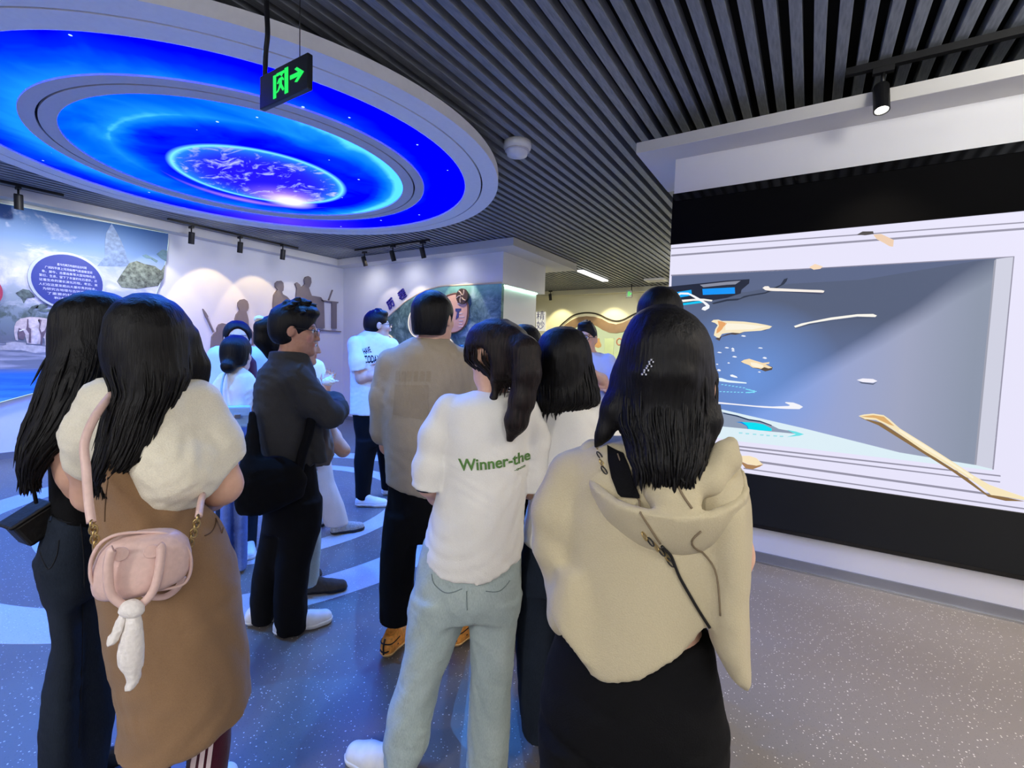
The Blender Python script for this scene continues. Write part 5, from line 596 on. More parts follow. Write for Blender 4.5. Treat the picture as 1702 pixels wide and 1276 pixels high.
{'base': [-1.557, 1.716], 'yaw': 0.737, 'parts': [{'name': 't_shirt', 'mat': 'beige_cotton', 'ops': [['st', 0.03, [[0.724, -0.014, 0.0, 0.169, 0.13], [0.815, -0.019, 0.0, 0.177, 0.135], [0.934, -0.021, 0.0, 0.182, 0.135], [1.113, -0.023, 0.0, 0.193, 0.135], [1.26, -0.017, 0.0, 0.207, 0.13], [1.392, -0.002, 0.0, 0.201, 0.125], [1.447, -0.001, 0.0, 0.175, 0.115], [1.487, -0.006, 0.0, 0.137, 0.095], [1.516, -0.001, 0.0, 0.086, 0.06]], 2.0], ['ch', 0.03, [[-0.177, 0.02, 1.384, 0.078], [-0.203, 0.05, 1.223, 0.078], [-0.208, 0.07, 1.056, 0.076]]], ['ch', 0.03, [[0.164, 0.02, 1.398, 0.078], [0.206, 0.04, 1.23, 0.08], [0.211, 0.06, 1.074, 0.078]]], ['cut', [-0.19, 0, 0.811], [-0.239, 0, -0.971]]], 'h': 0.009, 'folds': (0.005, 12, 'v')}, {'name': 'trousers', 'mat': 'black_cloth', 'ops': [['st', 0.03, [[0.542, -0.017, 0.0, 0.182, 0.12], [0.664, -0.016, 0.0, 0.178, 0.13], [0.815, -0.016, 0.0, 0.169, 0.125]], 2.0], ['st', 0.03, [[0.148, -0.133, -0.05, 0.081, 0.085], [0.324, -0.137, -0.04, 0.082, 0.09], [0.469, -0.132, -0.03, 0.085, 0.095], [0.673, -0.108, -0.02, 0.087, 0.1]], 2.0], ['st', 0.03, [[0.085, 0.173, 0.0, 0.058, 0.06], [0.351, 0.126, 0.0, 0.077, 0.085], [0.661, 0.069, 0.0, 0.096, 0.1]], 2.0]], 'h': 0.01, 'folds': (0.004, 9, 'v')}], 'label': 'man seen from behind in plain beige t-shirt, black trousers and orange trainers, short black hair', 'body': [['ch', 0.03, [[0.019, 0.0, 1.61, 0.058], [0.01, 0.0, 1.479, 0.066]]], ['st', 0.03, [[0.724, -0.014, 0.0, 0.14400000000000002, 0.10500000000000001], [0.815, -0.019, 0.0, 0.152, 0.11000000000000001], [0.934, -0.021, 0.0, 0.157, 0.11000000000000001], [1.113, -0.023, 0.0, 0.168, 0.11000000000000001], [1.26, -0.017, 0.0, 0.182, 0.10500000000000001], [1.392, -0.002, 0.0, 0.17600000000000002, 0.1], [1.447, -0.001, 0.0, 0.15, 0.09], [1.487, -0.006, 0.0, 0.11200000000000002, 0.07], [1.516, -0.001, 0.0, 0.06099999999999999, 0.034999999999999996]], 2.0], ['ch', 0.03, [[-0.182, 0.02, 1.372, 0.06], [-0.207, 0.08, 1.16, 0.054], [-0.191, 0.12, 0.971, 0.046]]], ['ch', 0.03, [[-0.191, 0.12, 0.971, 0.046], [-0.132, 0.25, 0.978, 0.04], [-0.039, 0.33, 1.014, 0.03]]], ['ch', 0.03, [[0.17, 0.02, 1.393, 0.06], [0.214, 0.05, 1.168, 0.054], [0.211, 0.1, 0.973, 0.046]]], ['ch', 0.03, [[0.211, 0.1, 0.973, 0.046], [0.157, 0.24, 0.979, 0.04], [0.06, 0.33, 1.014, 0.03]]], ['st', 0.03, [[0.542, -0.017, 0.0, 0.162, 0.09999999999999999], [0.664, -0.016, 0.0, 0.158, 0.11], [0.815, -0.016, 0.0, 0.14900000000000002, 0.105]], 2.0], ['st', 0.03, [[0.148, -0.133, -0.05, 0.051000000000000004, 0.05500000000000001], [0.324, -0.137, -0.04, 0.052000000000000005, 0.06], [0.469, -0.132, -0.03, 0.05500000000000001, 0.065], [0.673, -0.108, -0.02, 0.056999999999999995, 0.07]], 2.0], ['st', 0.03, [[0.085, 0.173, 0.0, 0.028000000000000004, 0.03], [0.351, 0.126, 0.0, 0.047, 0.05500000000000001], [0.661, 0.069, 0.0, 0.066, 0.07]], 2.0], ['hand', [-0.039, 0.33, 1.014], [0.8, 0.2, 0.2], [0, 0.4, 1], -1, 0.5], ['hand', [0.06, 0.33, 1.014], [-0.8, 0.2, 0.2], [0, 0.4, 1], 1, 0.5]], 'h': 0.007, 'skin': 'skin', 'head': {'c': [0.019, 0.0, 1.61], 'yaw': 32, 's': 1.06, 'tilt': 3, 'roll': 0}, 'hairtype': 'bowl', 'shoes': [{'heel': [-0.171, -0.1], 'yaw': 28, 'l': 0.27, 'up': 'orange_mesh', 'sole': 'amber_rubber'}, {'heel': [0.157, -0.06], 'yaw': 42, 'l': 0.28, 'up': 'orange_mesh', 'sole': 'amber_rubber'}]},
{'base': [-1.006, 1.213], 'yaw': 0.692, 'parts': [{'name': 't_shirt', 'mat': 'white_cotton', 'ops': [['grp', 0.012, [['st', 0.03, [[0.574, 0.079, 0.0, 0.182, 0.14], [0.702, 0.081, 0.0, 0.178, 0.14], [0.807, 0.092, 0.0, 0.167, 0.14], [0.912, 0.103, 0.0, 0.156, 0.135], [1.016, 0.118, 0.0, 0.146, 0.13], [1.12, 0.123, 0.0, 0.15, 0.125], [1.223, 0.126, 0.0, 0.157, 0.12], [1.28, 0.125, 0.0, 0.151, 0.105], [1.304, 0.129, 0.0, 0.122, 0.085], [1.325, 0.146, 0.0, 0.059, 0.05]], 2.0], ['cut', [-0.096, 0, 0.779], [-0.473, 0, -0.881]], ['cut', [-0.022, 0, 0.736], [-0.13, 0, -0.992]], ['cut', [0.11, 0, 0.718], [0.38, 0, -0.925]]]], ['grp', 0.012, [['ch', 0.03, [[0.0, 0.0, 1.258, 0.056], [-0.038, 0.0, 1.17, 0.058], [-0.056, 0.0, 1.068, 0.058], [-0.067, 0.0, 0.956, 0.06]]], ['cut', [-0.11, 0, 1.005], [-0.168, 0, -0.986]]]], ['grp', 0.012, [['ch', 0.03, [[0.248, 0.0, 1.257, 0.056], [0.287, 0.0, 1.162, 0.054], [0.292, 0.0, 0.952, 0.052]]], ['cut', [0.261, 0, 0.99], [-0.148, 0, -0.989]]]]], 'h': 0.007, 'folds': (0.006, 11, 'd'), 'hem': [0.711, 0.653]}, {'name': 'jeans', 'mat': 'light_jeans', 'ops': [['st', 0.03, [[0.574, 0.066, 0.0, 0.185, 0.115], [0.628, 0.072, 0.0, 0.184, 0.13], [0.681, 0.077, 0.0, 0.181, 0.13], [0.744, 0.081, 0.0, 0.175, 0.125], [0.818, 0.085, 0.0, 0.164, 0.115]], 2.0], ['st', 0.025, [[0.063, -0.136, -0.03, 0.056, 0.085], [0.135, -0.122, -0.03, 0.077, 0.09], [0.241, -0.109, -0.03, 0.075, 0.088], [0.359, -0.077, -0.02, 0.072, 0.09], [0.443, -0.054, -0.02, 0.08, 0.095], [0.542, -0.031, -0.01, 0.096, 0.1], [0.636, -0.02, -0.01, 0.091, 0.1]], 2.0], ['st', 0.025, [[-0.014, 0.157, 0.0, 0.071, 0.09], [0.154, 0.16, 0.0, 0.074, 0.088], [0.287, 0.163, 0.0, 0.071, 0.09], [0.418, 0.166, 0.0, 0.075, 0.095], [0.527, 0.163, 0.0, 0.083, 0.1], [0.624, 0.164, 0.0, 0.092, 0.1]], 2.0]], 'h': 0.0075, 'folds': (0.006, 11, 'd')}, {'name': 'hair', 'mat': 'hair_brown', 'ops': [['st', 0.02, [[1.343, 0.201, -0.01, 0.063, 0.06], [1.383, 0.189, 0.0, 0.088, 0.085], [1.427, 0.163, 0.01, 0.119, 0.095], [1.477, 0.158, 0.0, 0.116, 0.095], [1.523, 0.153, 0.0, 0.099, 0.085], [1.547, 0.15, 0.0, 0.073, 0.07], [1.561, 0.147, 0.0, 0.034, 0.03]], 2.0], ['ch', 0.03, [[0.193, -0.08, 1.494, 0.04], [0.227, -0.12, 1.459, 0.045], [0.234, -0.14, 1.394, 0.04], [0.221, -0.14, 1.31, 0.036], [0.205, -0.14, 1.244, 0.032], [0.189, -0.13, 1.189, 0.014]]], ['ch', 0.03, [[0.145, -0.06, 1.359, 0.014], [0.138, -0.07, 1.301, 0.008], [0.132, -0.07, 1.252, 0.003]]], ['-el', 0.012, [0.088, -0.06, 1.395], [0.04, 0.08, 0.075]]], 'h': 0.006, 'strands': (160, 0.09), 'folds': (0.003, 45, 's')}], 'label': 'person with ponytail in white t-shirt with green lettering and pale blue jeans', 'body': [['ch', 0.03, [[0.131, 0.0, 1.426, 0.046], [0.144, 0.0, 1.305, 0.05]]], ['st', 0.03, [[0.574, 0.079, 0.0, 0.137, 0.09500000000000001], [0.702, 0.081, 0.0, 0.133, 0.09500000000000001], [0.807, 0.092, 0.0, 0.12200000000000001, 0.09500000000000001], [0.912, 0.103, 0.0, 0.111, 0.09000000000000001], [1.016, 0.118, 0.0, 0.10099999999999999, 0.085], [1.12, 0.123, 0.0, 0.105, 0.08], [1.223, 0.126, 0.0, 0.112, 0.075], [1.28, 0.125, 0.0, 0.106, 0.06], [1.304, 0.129, 0.0, 0.077, 0.04000000000000001], [1.325, 0.146, 0.0, 0.013999999999999999, 0.012]], 2.0], ['ch', 0.03, [[0.001, 0.0, 1.237, 0.04], [-0.049, 0.02, 1.094, 0.042], [-0.063, 0.06, 0.99, 0.038]]], ['ch', 0.03, [[-0.063, 0.06, 0.99, 0.038], [-0.036, 0.12, 0.935, 0.034], [0.034, 0.2, 0.938, 0.027]]], ['ch', 0.03, [[0.249, 0.0, 1.234, 0.04], [0.293, 0.02, 1.084, 0.04], [0.299, 0.06, 0.977, 0.038]]], ['ch', 0.03, [[0.299, 0.06, 0.977, 0.038], [0.278, 0.16, 0.944, 0.034], [0.22, 0.22, 0.955, 0.027]]], ['st', 0.03, [[0.574, 0.066, 0.0, 0.165, 0.095], [0.628, 0.072, 0.0, 0.164, 0.11], [0.681, 0.077, 0.0, 0.161, 0.11], [0.744, 0.081, 0.0, 0.155, 0.105], [0.818, 0.085, 0.0, 0.14400000000000002, 0.095]], 2.0], ['st', 0.025, [[0.063, -0.136, -0.03, 0.026000000000000002, 0.05500000000000001], [0.135, -0.122, -0.03, 0.047, 0.06], [0.241, -0.109, -0.03, 0.045, 0.057999999999999996], [0.359, -0.077, -0.02, 0.041999999999999996, 0.06], [0.443, -0.054, -0.02, 0.05, 0.065], [0.542, -0.031, -0.01, 0.066, 0.07], [0.636, -0.02, -0.01, 0.061, 0.07]], 2.0], ['st', 0.025, [[-0.014, 0.157, 0.0, 0.040999999999999995, 0.06], [0.154, 0.16, 0.0, 0.044, 0.057999999999999996], [0.287, 0.163, 0.0, 0.040999999999999995, 0.06], [0.418, 0.166, 0.0, 0.045, 0.065], [0.527, 0.163, 0.0, 0.053000000000000005, 0.07], [0.624, 0.164, 0.0, 0.062, 0.07]], 2.0], ['hand', [0.034, 0.2, 0.938], [0.9, 0.4, 0.1], [0, 0.3, 1], -1, 0.5], ['hand', [0.22, 0.22, 0.955], [-0.9, 0.4, 0.1], [0, 0.3, 1], 1, 0.5]], 'h': 0.0065, 'skin': 'skin', 'head': {'c': [0.15, 0.0, 1.447], 'yaw': -25, 's': 0.98, 'tilt': 0, 'roll': 0}, 'shoes': [{'heel': [-0.12, -0.04], 'yaw': -62, 'l': 0.27, 'up': 'white_leather', 'sole': 'white_rubber'}, {'heel': [0.165, 0], 'yaw': 0, 'l': 0.25, 'up': 'white_leather', 'sole': 'white_rubber'}]},
{'base': [-0.684, 1.534], 'yaw': 0.419, 'parts': [{'name': 'blouse', 'mat': 'white_cotton', 'ops': [['st', 0.03, [[0.758, -0.029, 0.0, 0.108, 0.12], [0.783, -0.048, 0.0, 0.139, 0.14], [0.868, -0.04, 0.0, 0.136, 0.14], [1.001, -0.029, 0.0, 0.124, 0.13], [1.133, -0.021, 0.0, 0.115, 0.125], [1.241, -0.022, 0.0, 0.103, 0.11], [1.279, -0.028, 0.0, 0.087, 0.09], [1.315, -0.043, 0.0, 0.058, 0.06]], 2.0], ['ch', 0.03, [[-0.1, -0.02, 1.231, 0.062], [-0.116, -0.02, 1.142, 0.062], [-0.12, -0.01, 1.068, 0.058]]], ['ch', 0.03, [[0.073, 0.0, 1.237, 0.062], [0.104, 0.0, 1.097, 0.062]]]], 'h': 0.009, 'folds': (0.007, 14, 'd')}, {'name': 'jeans', 'mat': 'dark_jeans', 'ops': [['st', 0.03, [[0.621, -0.044, 0.0, 0.15, 0.13], [0.711, -0.043, 0.0, 0.145, 0.135], [0.812, -0.044, 0.0, 0.134, 0.125]], 2.0], ['st', 0.03, [[0.071, -0.103, 0.0, 0.061, 0.1], [0.199, -0.111, 0.0, 0.07, 0.1], [0.361, -0.118, 0.0, 0.078, 0.1], [0.545, -0.125, 0.0, 0.083, 0.1], [0.682, -0.112, -0.0, 0.076, 0.1]], 2.0], ['st', 0.03, [[0.097, 0.07, 0.0, 0.062, 0.1], [0.382, 0.051, 0.0, 0.065, 0.1], [0.696, 0.03, 0.0, 0.073, 0.1]], 2.0]], 'h': 0.01, 'folds': (0.004, 9, 'h')}, {'name': 'hair', 'mat': 'hair', 'ops': [['st', 0.02, [[1.254, -0.068, -0.04, 0.075, 0.05], [1.29, -0.044, -0.03, 0.114, 0.085], [1.327, -0.047, -0.02, 0.115, 0.095], [1.379, -0.055, 0.0, 0.109, 0.1], [1.453, -0.06, 0.0, 0.1, 0.1], [1.517, -0.065, 0.0, 0.08, 0.09], [1.54, -0.061, 0.0, 0.059, 0.07], [1.551, -0.06, 0.0, 0.028, 0.03]], 2.0]], 'h': 0.007, 'strands': (220, 0.1), 'folds': (0.004, 40, 's')}], 'label': 'person with long dark hair and white blouse standing between ponytail and beige hooded top', 'body': [['ch', 0.03, [[-0.063, 0.0, 1.432, 0.046], [-0.052, 0.0, 1.304, 0.052]]], ['st', 0.03, [[0.758, -0.029, 0.0, 0.08299999999999999, 0.095], [0.783, -0.048, 0.0, 0.11400000000000002, 0.11500000000000002], [0.868, -0.04, 0.0, 0.11100000000000002, 0.11500000000000002], [1.001, -0.029, 0.0, 0.099, 0.10500000000000001], [1.133, -0.021, 0.0, 0.09, 0.1], [1.241, -0.022, 0.0, 0.07799999999999999, 0.08499999999999999], [1.279, -0.028, 0.0, 0.06199999999999999, 0.065], [1.315, -0.043, 0.0, 0.033, 0.034999999999999996]], 2.0], ['ch', 0.03, [[-0.103, -0.03, 1.219, 0.05], [-0.112, 0.0, 1.062, 0.045], [-0.113, 0.03, 0.954, 0.04]]], ['ch', 0.03, [[-0.113, 0.03, 0.954, 0.04], [-0.071, 0.12, 0.895, 0.035], [-0.016, 0.2, 0.912, 0.028]]], ['ch', 0.03, [[0.078, 0.0, 1.224, 0.05], [0.109, 0.0, 1.076, 0.045], [0.119, 0.03, 0.97, 0.04]]], ['ch', 0.03, [[0.119, 0.03, 0.97, 0.04], [0.077, 0.12, 0.906, 0.035], [0.032, 0.2, 0.915, 0.028]]], ['st', 0.03, [[0.621, -0.044, 0.0, 0.13, 0.11], [0.711, -0.043, 0.0, 0.12499999999999999, 0.115], [0.812, -0.044, 0.0, 0.114, 0.105]], 2.0], ['st', 0.03, [[0.071, -0.103, 0.0, 0.031, 0.07], [0.199, -0.111, 0.0, 0.04000000000000001, 0.07], [0.361, -0.118, 0.0, 0.048, 0.07], [0.545, -0.125, 0.0, 0.053000000000000005, 0.07], [0.682, -0.112, -0.0, 0.046, 0.07]], 2.0], ['st', 0.03, [[0.097, 0.07, 0.0, 0.032, 0.07], [0.382, 0.051, 0.0, 0.035, 0.07], [0.696, 0.03, 0.0, 0.043, 0.07]], 2.0], ['hand', [-0.016, 0.2, 0.912], [0.9, 0.4, 0.1], [0, 0.3, 1], -1, 0.5], ['hand', [0.032, 0.2, 0.915], [-0.9, 0.4, 0.1], [0, 0.3, 1], 1, 0.5]], 'h': 0.0075, 'skin': 'skin', 'head': {'c': [-0.056, 0.0, 1.422], 'yaw': 10, 's': 0.98, 'tilt': 0, 'roll': 0}, 'shoes': [{'heel': [-0.102, 0], 'yaw': -10, 'l': 0.25, 'up': 'white_leather', 'sole': 'white_rubber'}, {'heel': [0.069, 0], 'yaw': 15, 'l': 0.25, 'up': 'white_leather', 'sole': 'white_rubber'}]},
{'base': [-0.232, 1.026], 'yaw': 0.222, 'parts': [{'name': 'hooded_top', 'mat': 'beige_knit', 'ops': [['grp', 0.02, [['st', 0.03, [[0.719, -0.05, 0.0, 0.151, 0.155], [0.828, -0.063, 0.0, 0.164, 0.155], [0.911, -0.065, 0.0, 0.173, 0.15], [1.007, -0.06, 0.0, 0.181, 0.145], [1.116, -0.057, 0.0, 0.2, 0.14], [1.203, -0.056, 0.0, 0.186, 0.125], [1.244, -0.046, 0.0, 0.162, 0.105], [1.271, -0.03, 0.0, 0.126, 0.08]], 2.0], ['cut', [-0.235, 0, 0.917], [-0.741, 0, -0.672]], ['cut', [-0.197, 0, 0.877], [-0.901, 0, -0.433]], ['cut', [-0.176, 0, 0.819], [-0.215, 0, -0.977]], ['cut', [-0.115, 0, 0.804], [0.374, 0, -0.927]], ['cut', [-0.046, 0, 0.831], [0.597, 0, -0.802]], ['cut', [0.023, 0, 0.881], [0.759, 0, -0.651]]]], ['grp', 0.02, [['st', 0.03, [[0.837, -0.172, -0.06, 0.081, 0.09], [0.885, -0.181, -0.06, 0.075, 0.09], [0.943, -0.183, -0.06, 0.062, 0.085], [1.006, -0.184, -0.05, 0.046, 0.08]], 2.0], ['cut', [-0.235, 0, 0.917], [-0.707, 0, -0.707]]]], ['ch', 0.03, [[-0.216, -0.02, 1.183, 0.055], [-0.239, -0.04, 1.103, 0.055], [-0.244, -0.04, 1.026, 0.045], [-0.221, -0.02, 0.945, 0.04], [-0.211, -0.02, 0.862, 0.05]]], ['st', 0.03, [[0.803, 0.158, -0.03, 0.009, 0.03], [0.831, 0.142, -0.03, 0.023, 0.06], [0.889, 0.122, -0.03, 0.037, 0.08], [0.963, 0.114, -0.03, 0.04, 0.09], [1.087, 0.108, -0.03, 0.043, 0.1], [1.172, 0.097, -0.03, 0.047, 0.1], [1.229, 0.081, -0.02, 0.046, 0.09]], 2.0]], 'h': 0.008, 'folds': (0.0035, 9, 'v')}, {'name': 'hood', 'mat': 'beige_knit', 'ops': [['grp', 0.004, [['el', 0.01, [-0.018, -0.06, 1.215], [0.155, 0.125, 0.165]], ['cut', [-0.011, -0.19, 1.164], [0.0, -0.397, 0.918]], ['-el', 0.004, [-0.018, -0.055999999999999994, 1.227], [0.143, 0.112, 0.155]]]], ['grp', 0.01, [['ch', 0.02, [[0.065, -0.1, 1.222, 0.03], [0.092, -0.06, 1.263, 0.026], [0.103, -0.03, 1.289, 0.012]]]]], ['grp', 0.01, [['ch', 0.02, [[-0.105, -0.03, 1.237, 0.03], [-0.171, -0.02, 1.239, 0.024], [-0.211, -0.02, 1.213, 0.012]]]]], ['grp', 0.01, [['ch', 0.02, [[-0.05, -0.1, 1.221, 0.03], [-0.008, -0.13, 1.186, 0.03], [0.02, -0.13, 1.167, 0.025]]], ['ch', 0.02, [[0.033, -0.1, 1.23, 0.03], [0.024, -0.13, 1.185, 0.025]]]]]], 'h': 0.0055, 'folds': (0.004, 13, 'd')}, {'name': 'trousers', 'mat': 'black_cloth', 'ops': [['st', 0.02, [[0.607, -0.066, 0.0, 0.205, 0.12], [0.651, -0.068, 0.0, 0.205, 0.15], [0.714, -0.069, 0.0, 0.196, 0.15], [0.799, -0.068, 0.0, 0.176, 0.135], [0.868, -0.071, 0.0, 0.164, 0.12]], 2.0], ['st', 0.012, [[-0.035, -0.153, 0.0, 0.065, 0.1], [0.271, -0.162, 0.0, 0.074, 0.11], [0.448, -0.175, 0.0, 0.086, 0.12], [0.537, -0.177, 0.0, 0.092, 0.125], [0.612, -0.175, 0.0, 0.099, 0.13]], 2.0], ['st', 0.012, [[0.077, 0.067, 0.0, 0.062, 0.1], [0.359, 0.053, 0.0, 0.079, 0.11], [0.525, 0.046, 0.0, 0.088, 0.12], [0.607, 0.041, 0.0, 0.096, 0.125], [0.675, 0.036, 0.0, 0.101, 0.13]], 2.0]], 'h': 0.009, 'folds': (0.004, 8, 'h')}, {'name': 'hair', 'mat': 'hair', 'ops': [['st', 0.02, [[1.23, -0.013, -0.12, 0.055, 0.03], [1.254, -0.015, -0.1, 0.07, 0.055], [1.284, -0.017, -0.07, 0.078, 0.07], [1.322, -0.026, -0.04, 0.095, 0.085], [1.37, -0.028, -0.01, 0.101, 0.1], [1.407, -0.027, 0.0, 0.1, 0.11], [1.458, -0.029, 0.0, 0.092, 0.11], [1.509, -0.034, 0.0, 0.076, 0.1], [1.54, -0.04, 0.0, 0.057, 0.085], [1.555, -0.04, 0.0, 0.038, 0.06], [1.56, -0.039, 0.0, 0.02, 0.03]], 2.0], ['ch', 0.03, [[-0.105, -0.02, 1.411, 0.03], [-0.126, -0.05, 1.341, 0.022], [-0.143, -0.06, 1.29, 0.012], [-0.159, -0.06, 1.261, 0.004]]], ['ch', 0.03, [[0.06, -0.02, 1.4, 0.016], [0.069, -0.05, 1.331, 0.01], [0.067, -0.06, 1.287, 0.004]]], ['el', 0.02, [-0.031, -0.1, 1.42], [0.055, 0.02, 0.018]], ['-el', 0.01, [0.069, 0.0, 1.381], [0.016, 0.05, 0.035]]], 'h': 0.0055, 'strands': (420, 0.1), 'folds': (0.003, 55, 's')}], 'label': 'person with half-up black hair in loose beige hooded top and black trousers', 'body': [['ch', 0.03, [[-0.027, 0.0, 1.395, 0.047], [-0.021, 0.0, 1.259, 0.054]]], ['el', 0.01, [0.062, -0.03, 1.388], [0.01, 0.02, 0.03]], ['st', 0.03, [[0.719, -0.05, 0.0, 0.11099999999999999, 0.11499999999999999], [0.828, -0.063, 0.0, 0.124, 0.11499999999999999], [0.911, -0.065, 0.0, 0.13299999999999998, 0.10999999999999999], [1.007, -0.06, 0.0, 0.141, 0.10499999999999998], [1.116, -0.057, 0.0, 0.16, 0.1], [1.203, -0.056, 0.0, 0.146, 0.08499999999999999], [1.244, -0.046, 0.0, 0.122, 0.065], [1.271, -0.03, 0.0, 0.086, 0.04]], 2.0], ['ch', 0.03, [[-0.213, 0.0, 1.164, 0.04], [-0.229, 0.0, 1.021, 0.038], [-0.216, 0.03, 0.886, 0.034]]], ['ch', 0.03, [[-0.216, 0.03, 0.886, 0.034], [-0.177, 0.14, 0.882, 0.032], [-0.11, 0.22, 0.908, 0.027]]], ['ch', 0.03, [[0.1, 0.0, 1.202, 0.04], [0.12, 0.0, 1.052, 0.038], [0.12, 0.05, 0.911, 0.034]]], ['ch', 0.03, [[0.12, 0.05, 0.911, 0.034], [0.069, 0.15, 0.901, 0.032], [-0.003, 0.22, 0.927, 0.027]]], ['st', 0.02, [[0.607, -0.066, 0.0, 0.185, 0.09999999999999999], [0.651, -0.068, 0.0, 0.185, 0.13], [0.714, -0.069, 0.0, 0.17600000000000002, 0.13], [0.799, -0.068, 0.0, 0.156, 0.115], [0.868, -0.071, 0.0, 0.14400000000000002, 0.09999999999999999]], 2.0], ['st', 0.012, [[-0.035, -0.153, 0.0, 0.035, 0.07], [0.271, -0.162, 0.0, 0.044, 0.08], [0.448, -0.175, 0.0, 0.055999999999999994, 0.09], [0.537, -0.177, 0.0, 0.062, 0.095], [0.612, -0.175, 0.0, 0.069, 0.1]], 2.0], ['st', 0.012, [[0.077, 0.067, 0.0, 0.032, 0.07], [0.359, 0.053, 0.0, 0.049, 0.08], [0.525, 0.046, 0.0, 0.057999999999999996, 0.09], [0.607, 0.041, 0.0, 0.066, 0.095], [0.675, 0.036, 0.0, 0.07100000000000001, 0.1]], 2.0], ['hand', [-0.11, 0.22, 0.908], [0.9, 0.3, 0.3], [0, 0.3, 1], -1, 0.5], ['hand', [-0.003, 0.22, 0.927], [-0.9, 0.3, 0.3], [0, 0.3, 1], 1, 0.5]], 'h': 0.0065, 'skin': 'skin', 'head': {'c': [-0.025, 0.0, 1.431], 'yaw': 12, 's': 0.98, 'tilt': 0, 'roll': 0}, 'shoes': [{'heel': [-0.147, -0.02], 'yaw': -8, 'l': 0.25, 'up': 'black_leather', 'sole': 'black_rubber'}, {'heel': [0.066, -0.02], 'yaw': 8, 'l': 0.25, 'up': 'black_leather', 'sole': 'black_rubber'}]},
{'base': [-1.437, 3.601], 'yaw': 0.38, 'parts': [{'name': 'shirt', 'mat': 'blue_shirt', 'ops': [['st', 0.03, [[0.702, -0.035, 0.0, 0.184, 0.12], [0.827, -0.035, 0.0, 0.189, 0.125], [1.172, -0.049, 0.0, 0.198, 0.125], [1.367, -0.066, 0.0, 0.188, 0.11], [1.435, -0.069, 0.0, 0.149, 0.09], [1.488, -0.084, 0.0, 0.087, 0.06]], 2.0], ['ch', 0.03, [[0.062, -0.02, 1.411, 0.07], [0.123, -0.05, 1.289, 0.072]]], ['ch', 0.03, [[-0.215, -0.02, 1.402, 0.07], [-0.253, -0.04, 1.264, 0.07]]]], 'h': 0.011, 'folds': (0.006, 18, 'd')}, {'name': 'trousers', 'mat': 'black_cloth', 'ops': [['st', 0.03, [[0.529, -0.019, 0.0, 0.194, 0.125], [0.753, -0.03, 0.0, 0.187, 0.12]], 2.0], ['st', 0.03, [[0.027, -0.086, 0.0, 0.079, 0.085], [0.321, -0.097, 0.0, 0.088, 0.09], [0.722, -0.118, 0.0, 0.093, 0.1]], 2.0], ['st', 0.03, [[0.045, 0.09, 0.0, 0.078, 0.085], [0.336, 0.078, 0.0, 0.087, 0.09], [0.734, 0.062, 0.0, 0.096, 0.1]], 2.0]], 'h': 0.013}], 'label': 'man with glasses in short-sleeved pale blue shirt facing the group near the far wall', 'body': [['ch', 0.03, [[-0.107, 0.0, 1.571, 0.055], [-0.092, 0.0, 1.454, 0.062]]], ['st', 0.03, [[0.702, -0.035, 0.0, 0.159, 0.095], [0.827, -0.035, 0.0, 0.164, 0.1], [1.172, -0.049, 0.0, 0.17300000000000001, 0.1], [1.367, -0.066, 0.0, 0.163, 0.08499999999999999], [1.435, -0.069, 0.0, 0.124, 0.065], [1.488, -0.084, 0.0, 0.06199999999999999, 0.034999999999999996]], 2.0], ['ch', 0.03, [[0.073, -0.02, 1.392, 0.055], [0.125, -0.06, 1.232, 0.048], [0.101, -0.08, 1.127, 0.042]]], ['ch', 0.03, [[0.1, -0.08, 1.16, 0.042], [0.02, -0.2, 1.282, 0.04], [-0.082, -0.26, 1.345, 0.034]]], ['ch', 0.03, [[-0.224, -0.02, 1.382, 0.055], [-0.255, -0.06, 1.216, 0.048], [-0.24, -0.08, 1.111, 0.042]]], ['ch', 0.03, [[-0.24, -0.08, 1.111, 0.042], [-0.16, -0.18, 1.17, 0.038], [-0.068, -0.2, 1.195, 0.03]]], ['st', 0.03, [[0.529, -0.019, 0.0, 0.17400000000000002, 0.105], [0.753, -0.03, 0.0, 0.167, 0.09999999999999999]], 2.0], ['st', 0.03, [[0.027, -0.086, 0.0, 0.049, 0.05500000000000001], [0.321, -0.097, 0.0, 0.057999999999999996, 0.06], [0.722, -0.118, 0.0, 0.063, 0.07]], 2.0], ['st', 0.03, [[0.045, 0.09, 0.0, 0.048, 0.05500000000000001], [0.336, 0.078, 0.0, 0.056999999999999995, 0.06], [0.734, 0.062, 0.0, 0.066, 0.07]], 2.0], ['hand', [-0.082, -0.26, 1.345], [-0.8, -0.2, 0.2], [0, -0.4, 1], 1, 0.5], ['hand', [-0.068, -0.2, 1.195], [0.8, -0.2, 0.2], [0, -0.4, 1], 1, 0.5]], 'h': 0.008, 'skin': 'skin', 'head': {'c': [-0.117, 0.0, 1.595], 'yaw': 195, 's': 1.06, 'tilt': 0, 'roll': 0}, 'hairtype': 'crop', 'glasses': 1, 'shoes': [{'heel': [-0.085, 0], 'yaw': 180, 'l': 0.27, 'up': 'black_leather', 'sole': 'black_rubber'}, {'heel': [0.091, 0], 'yaw': 180, 'l': 0.27, 'up': 'black_leather', 'sole': 'black_rubber'}]},
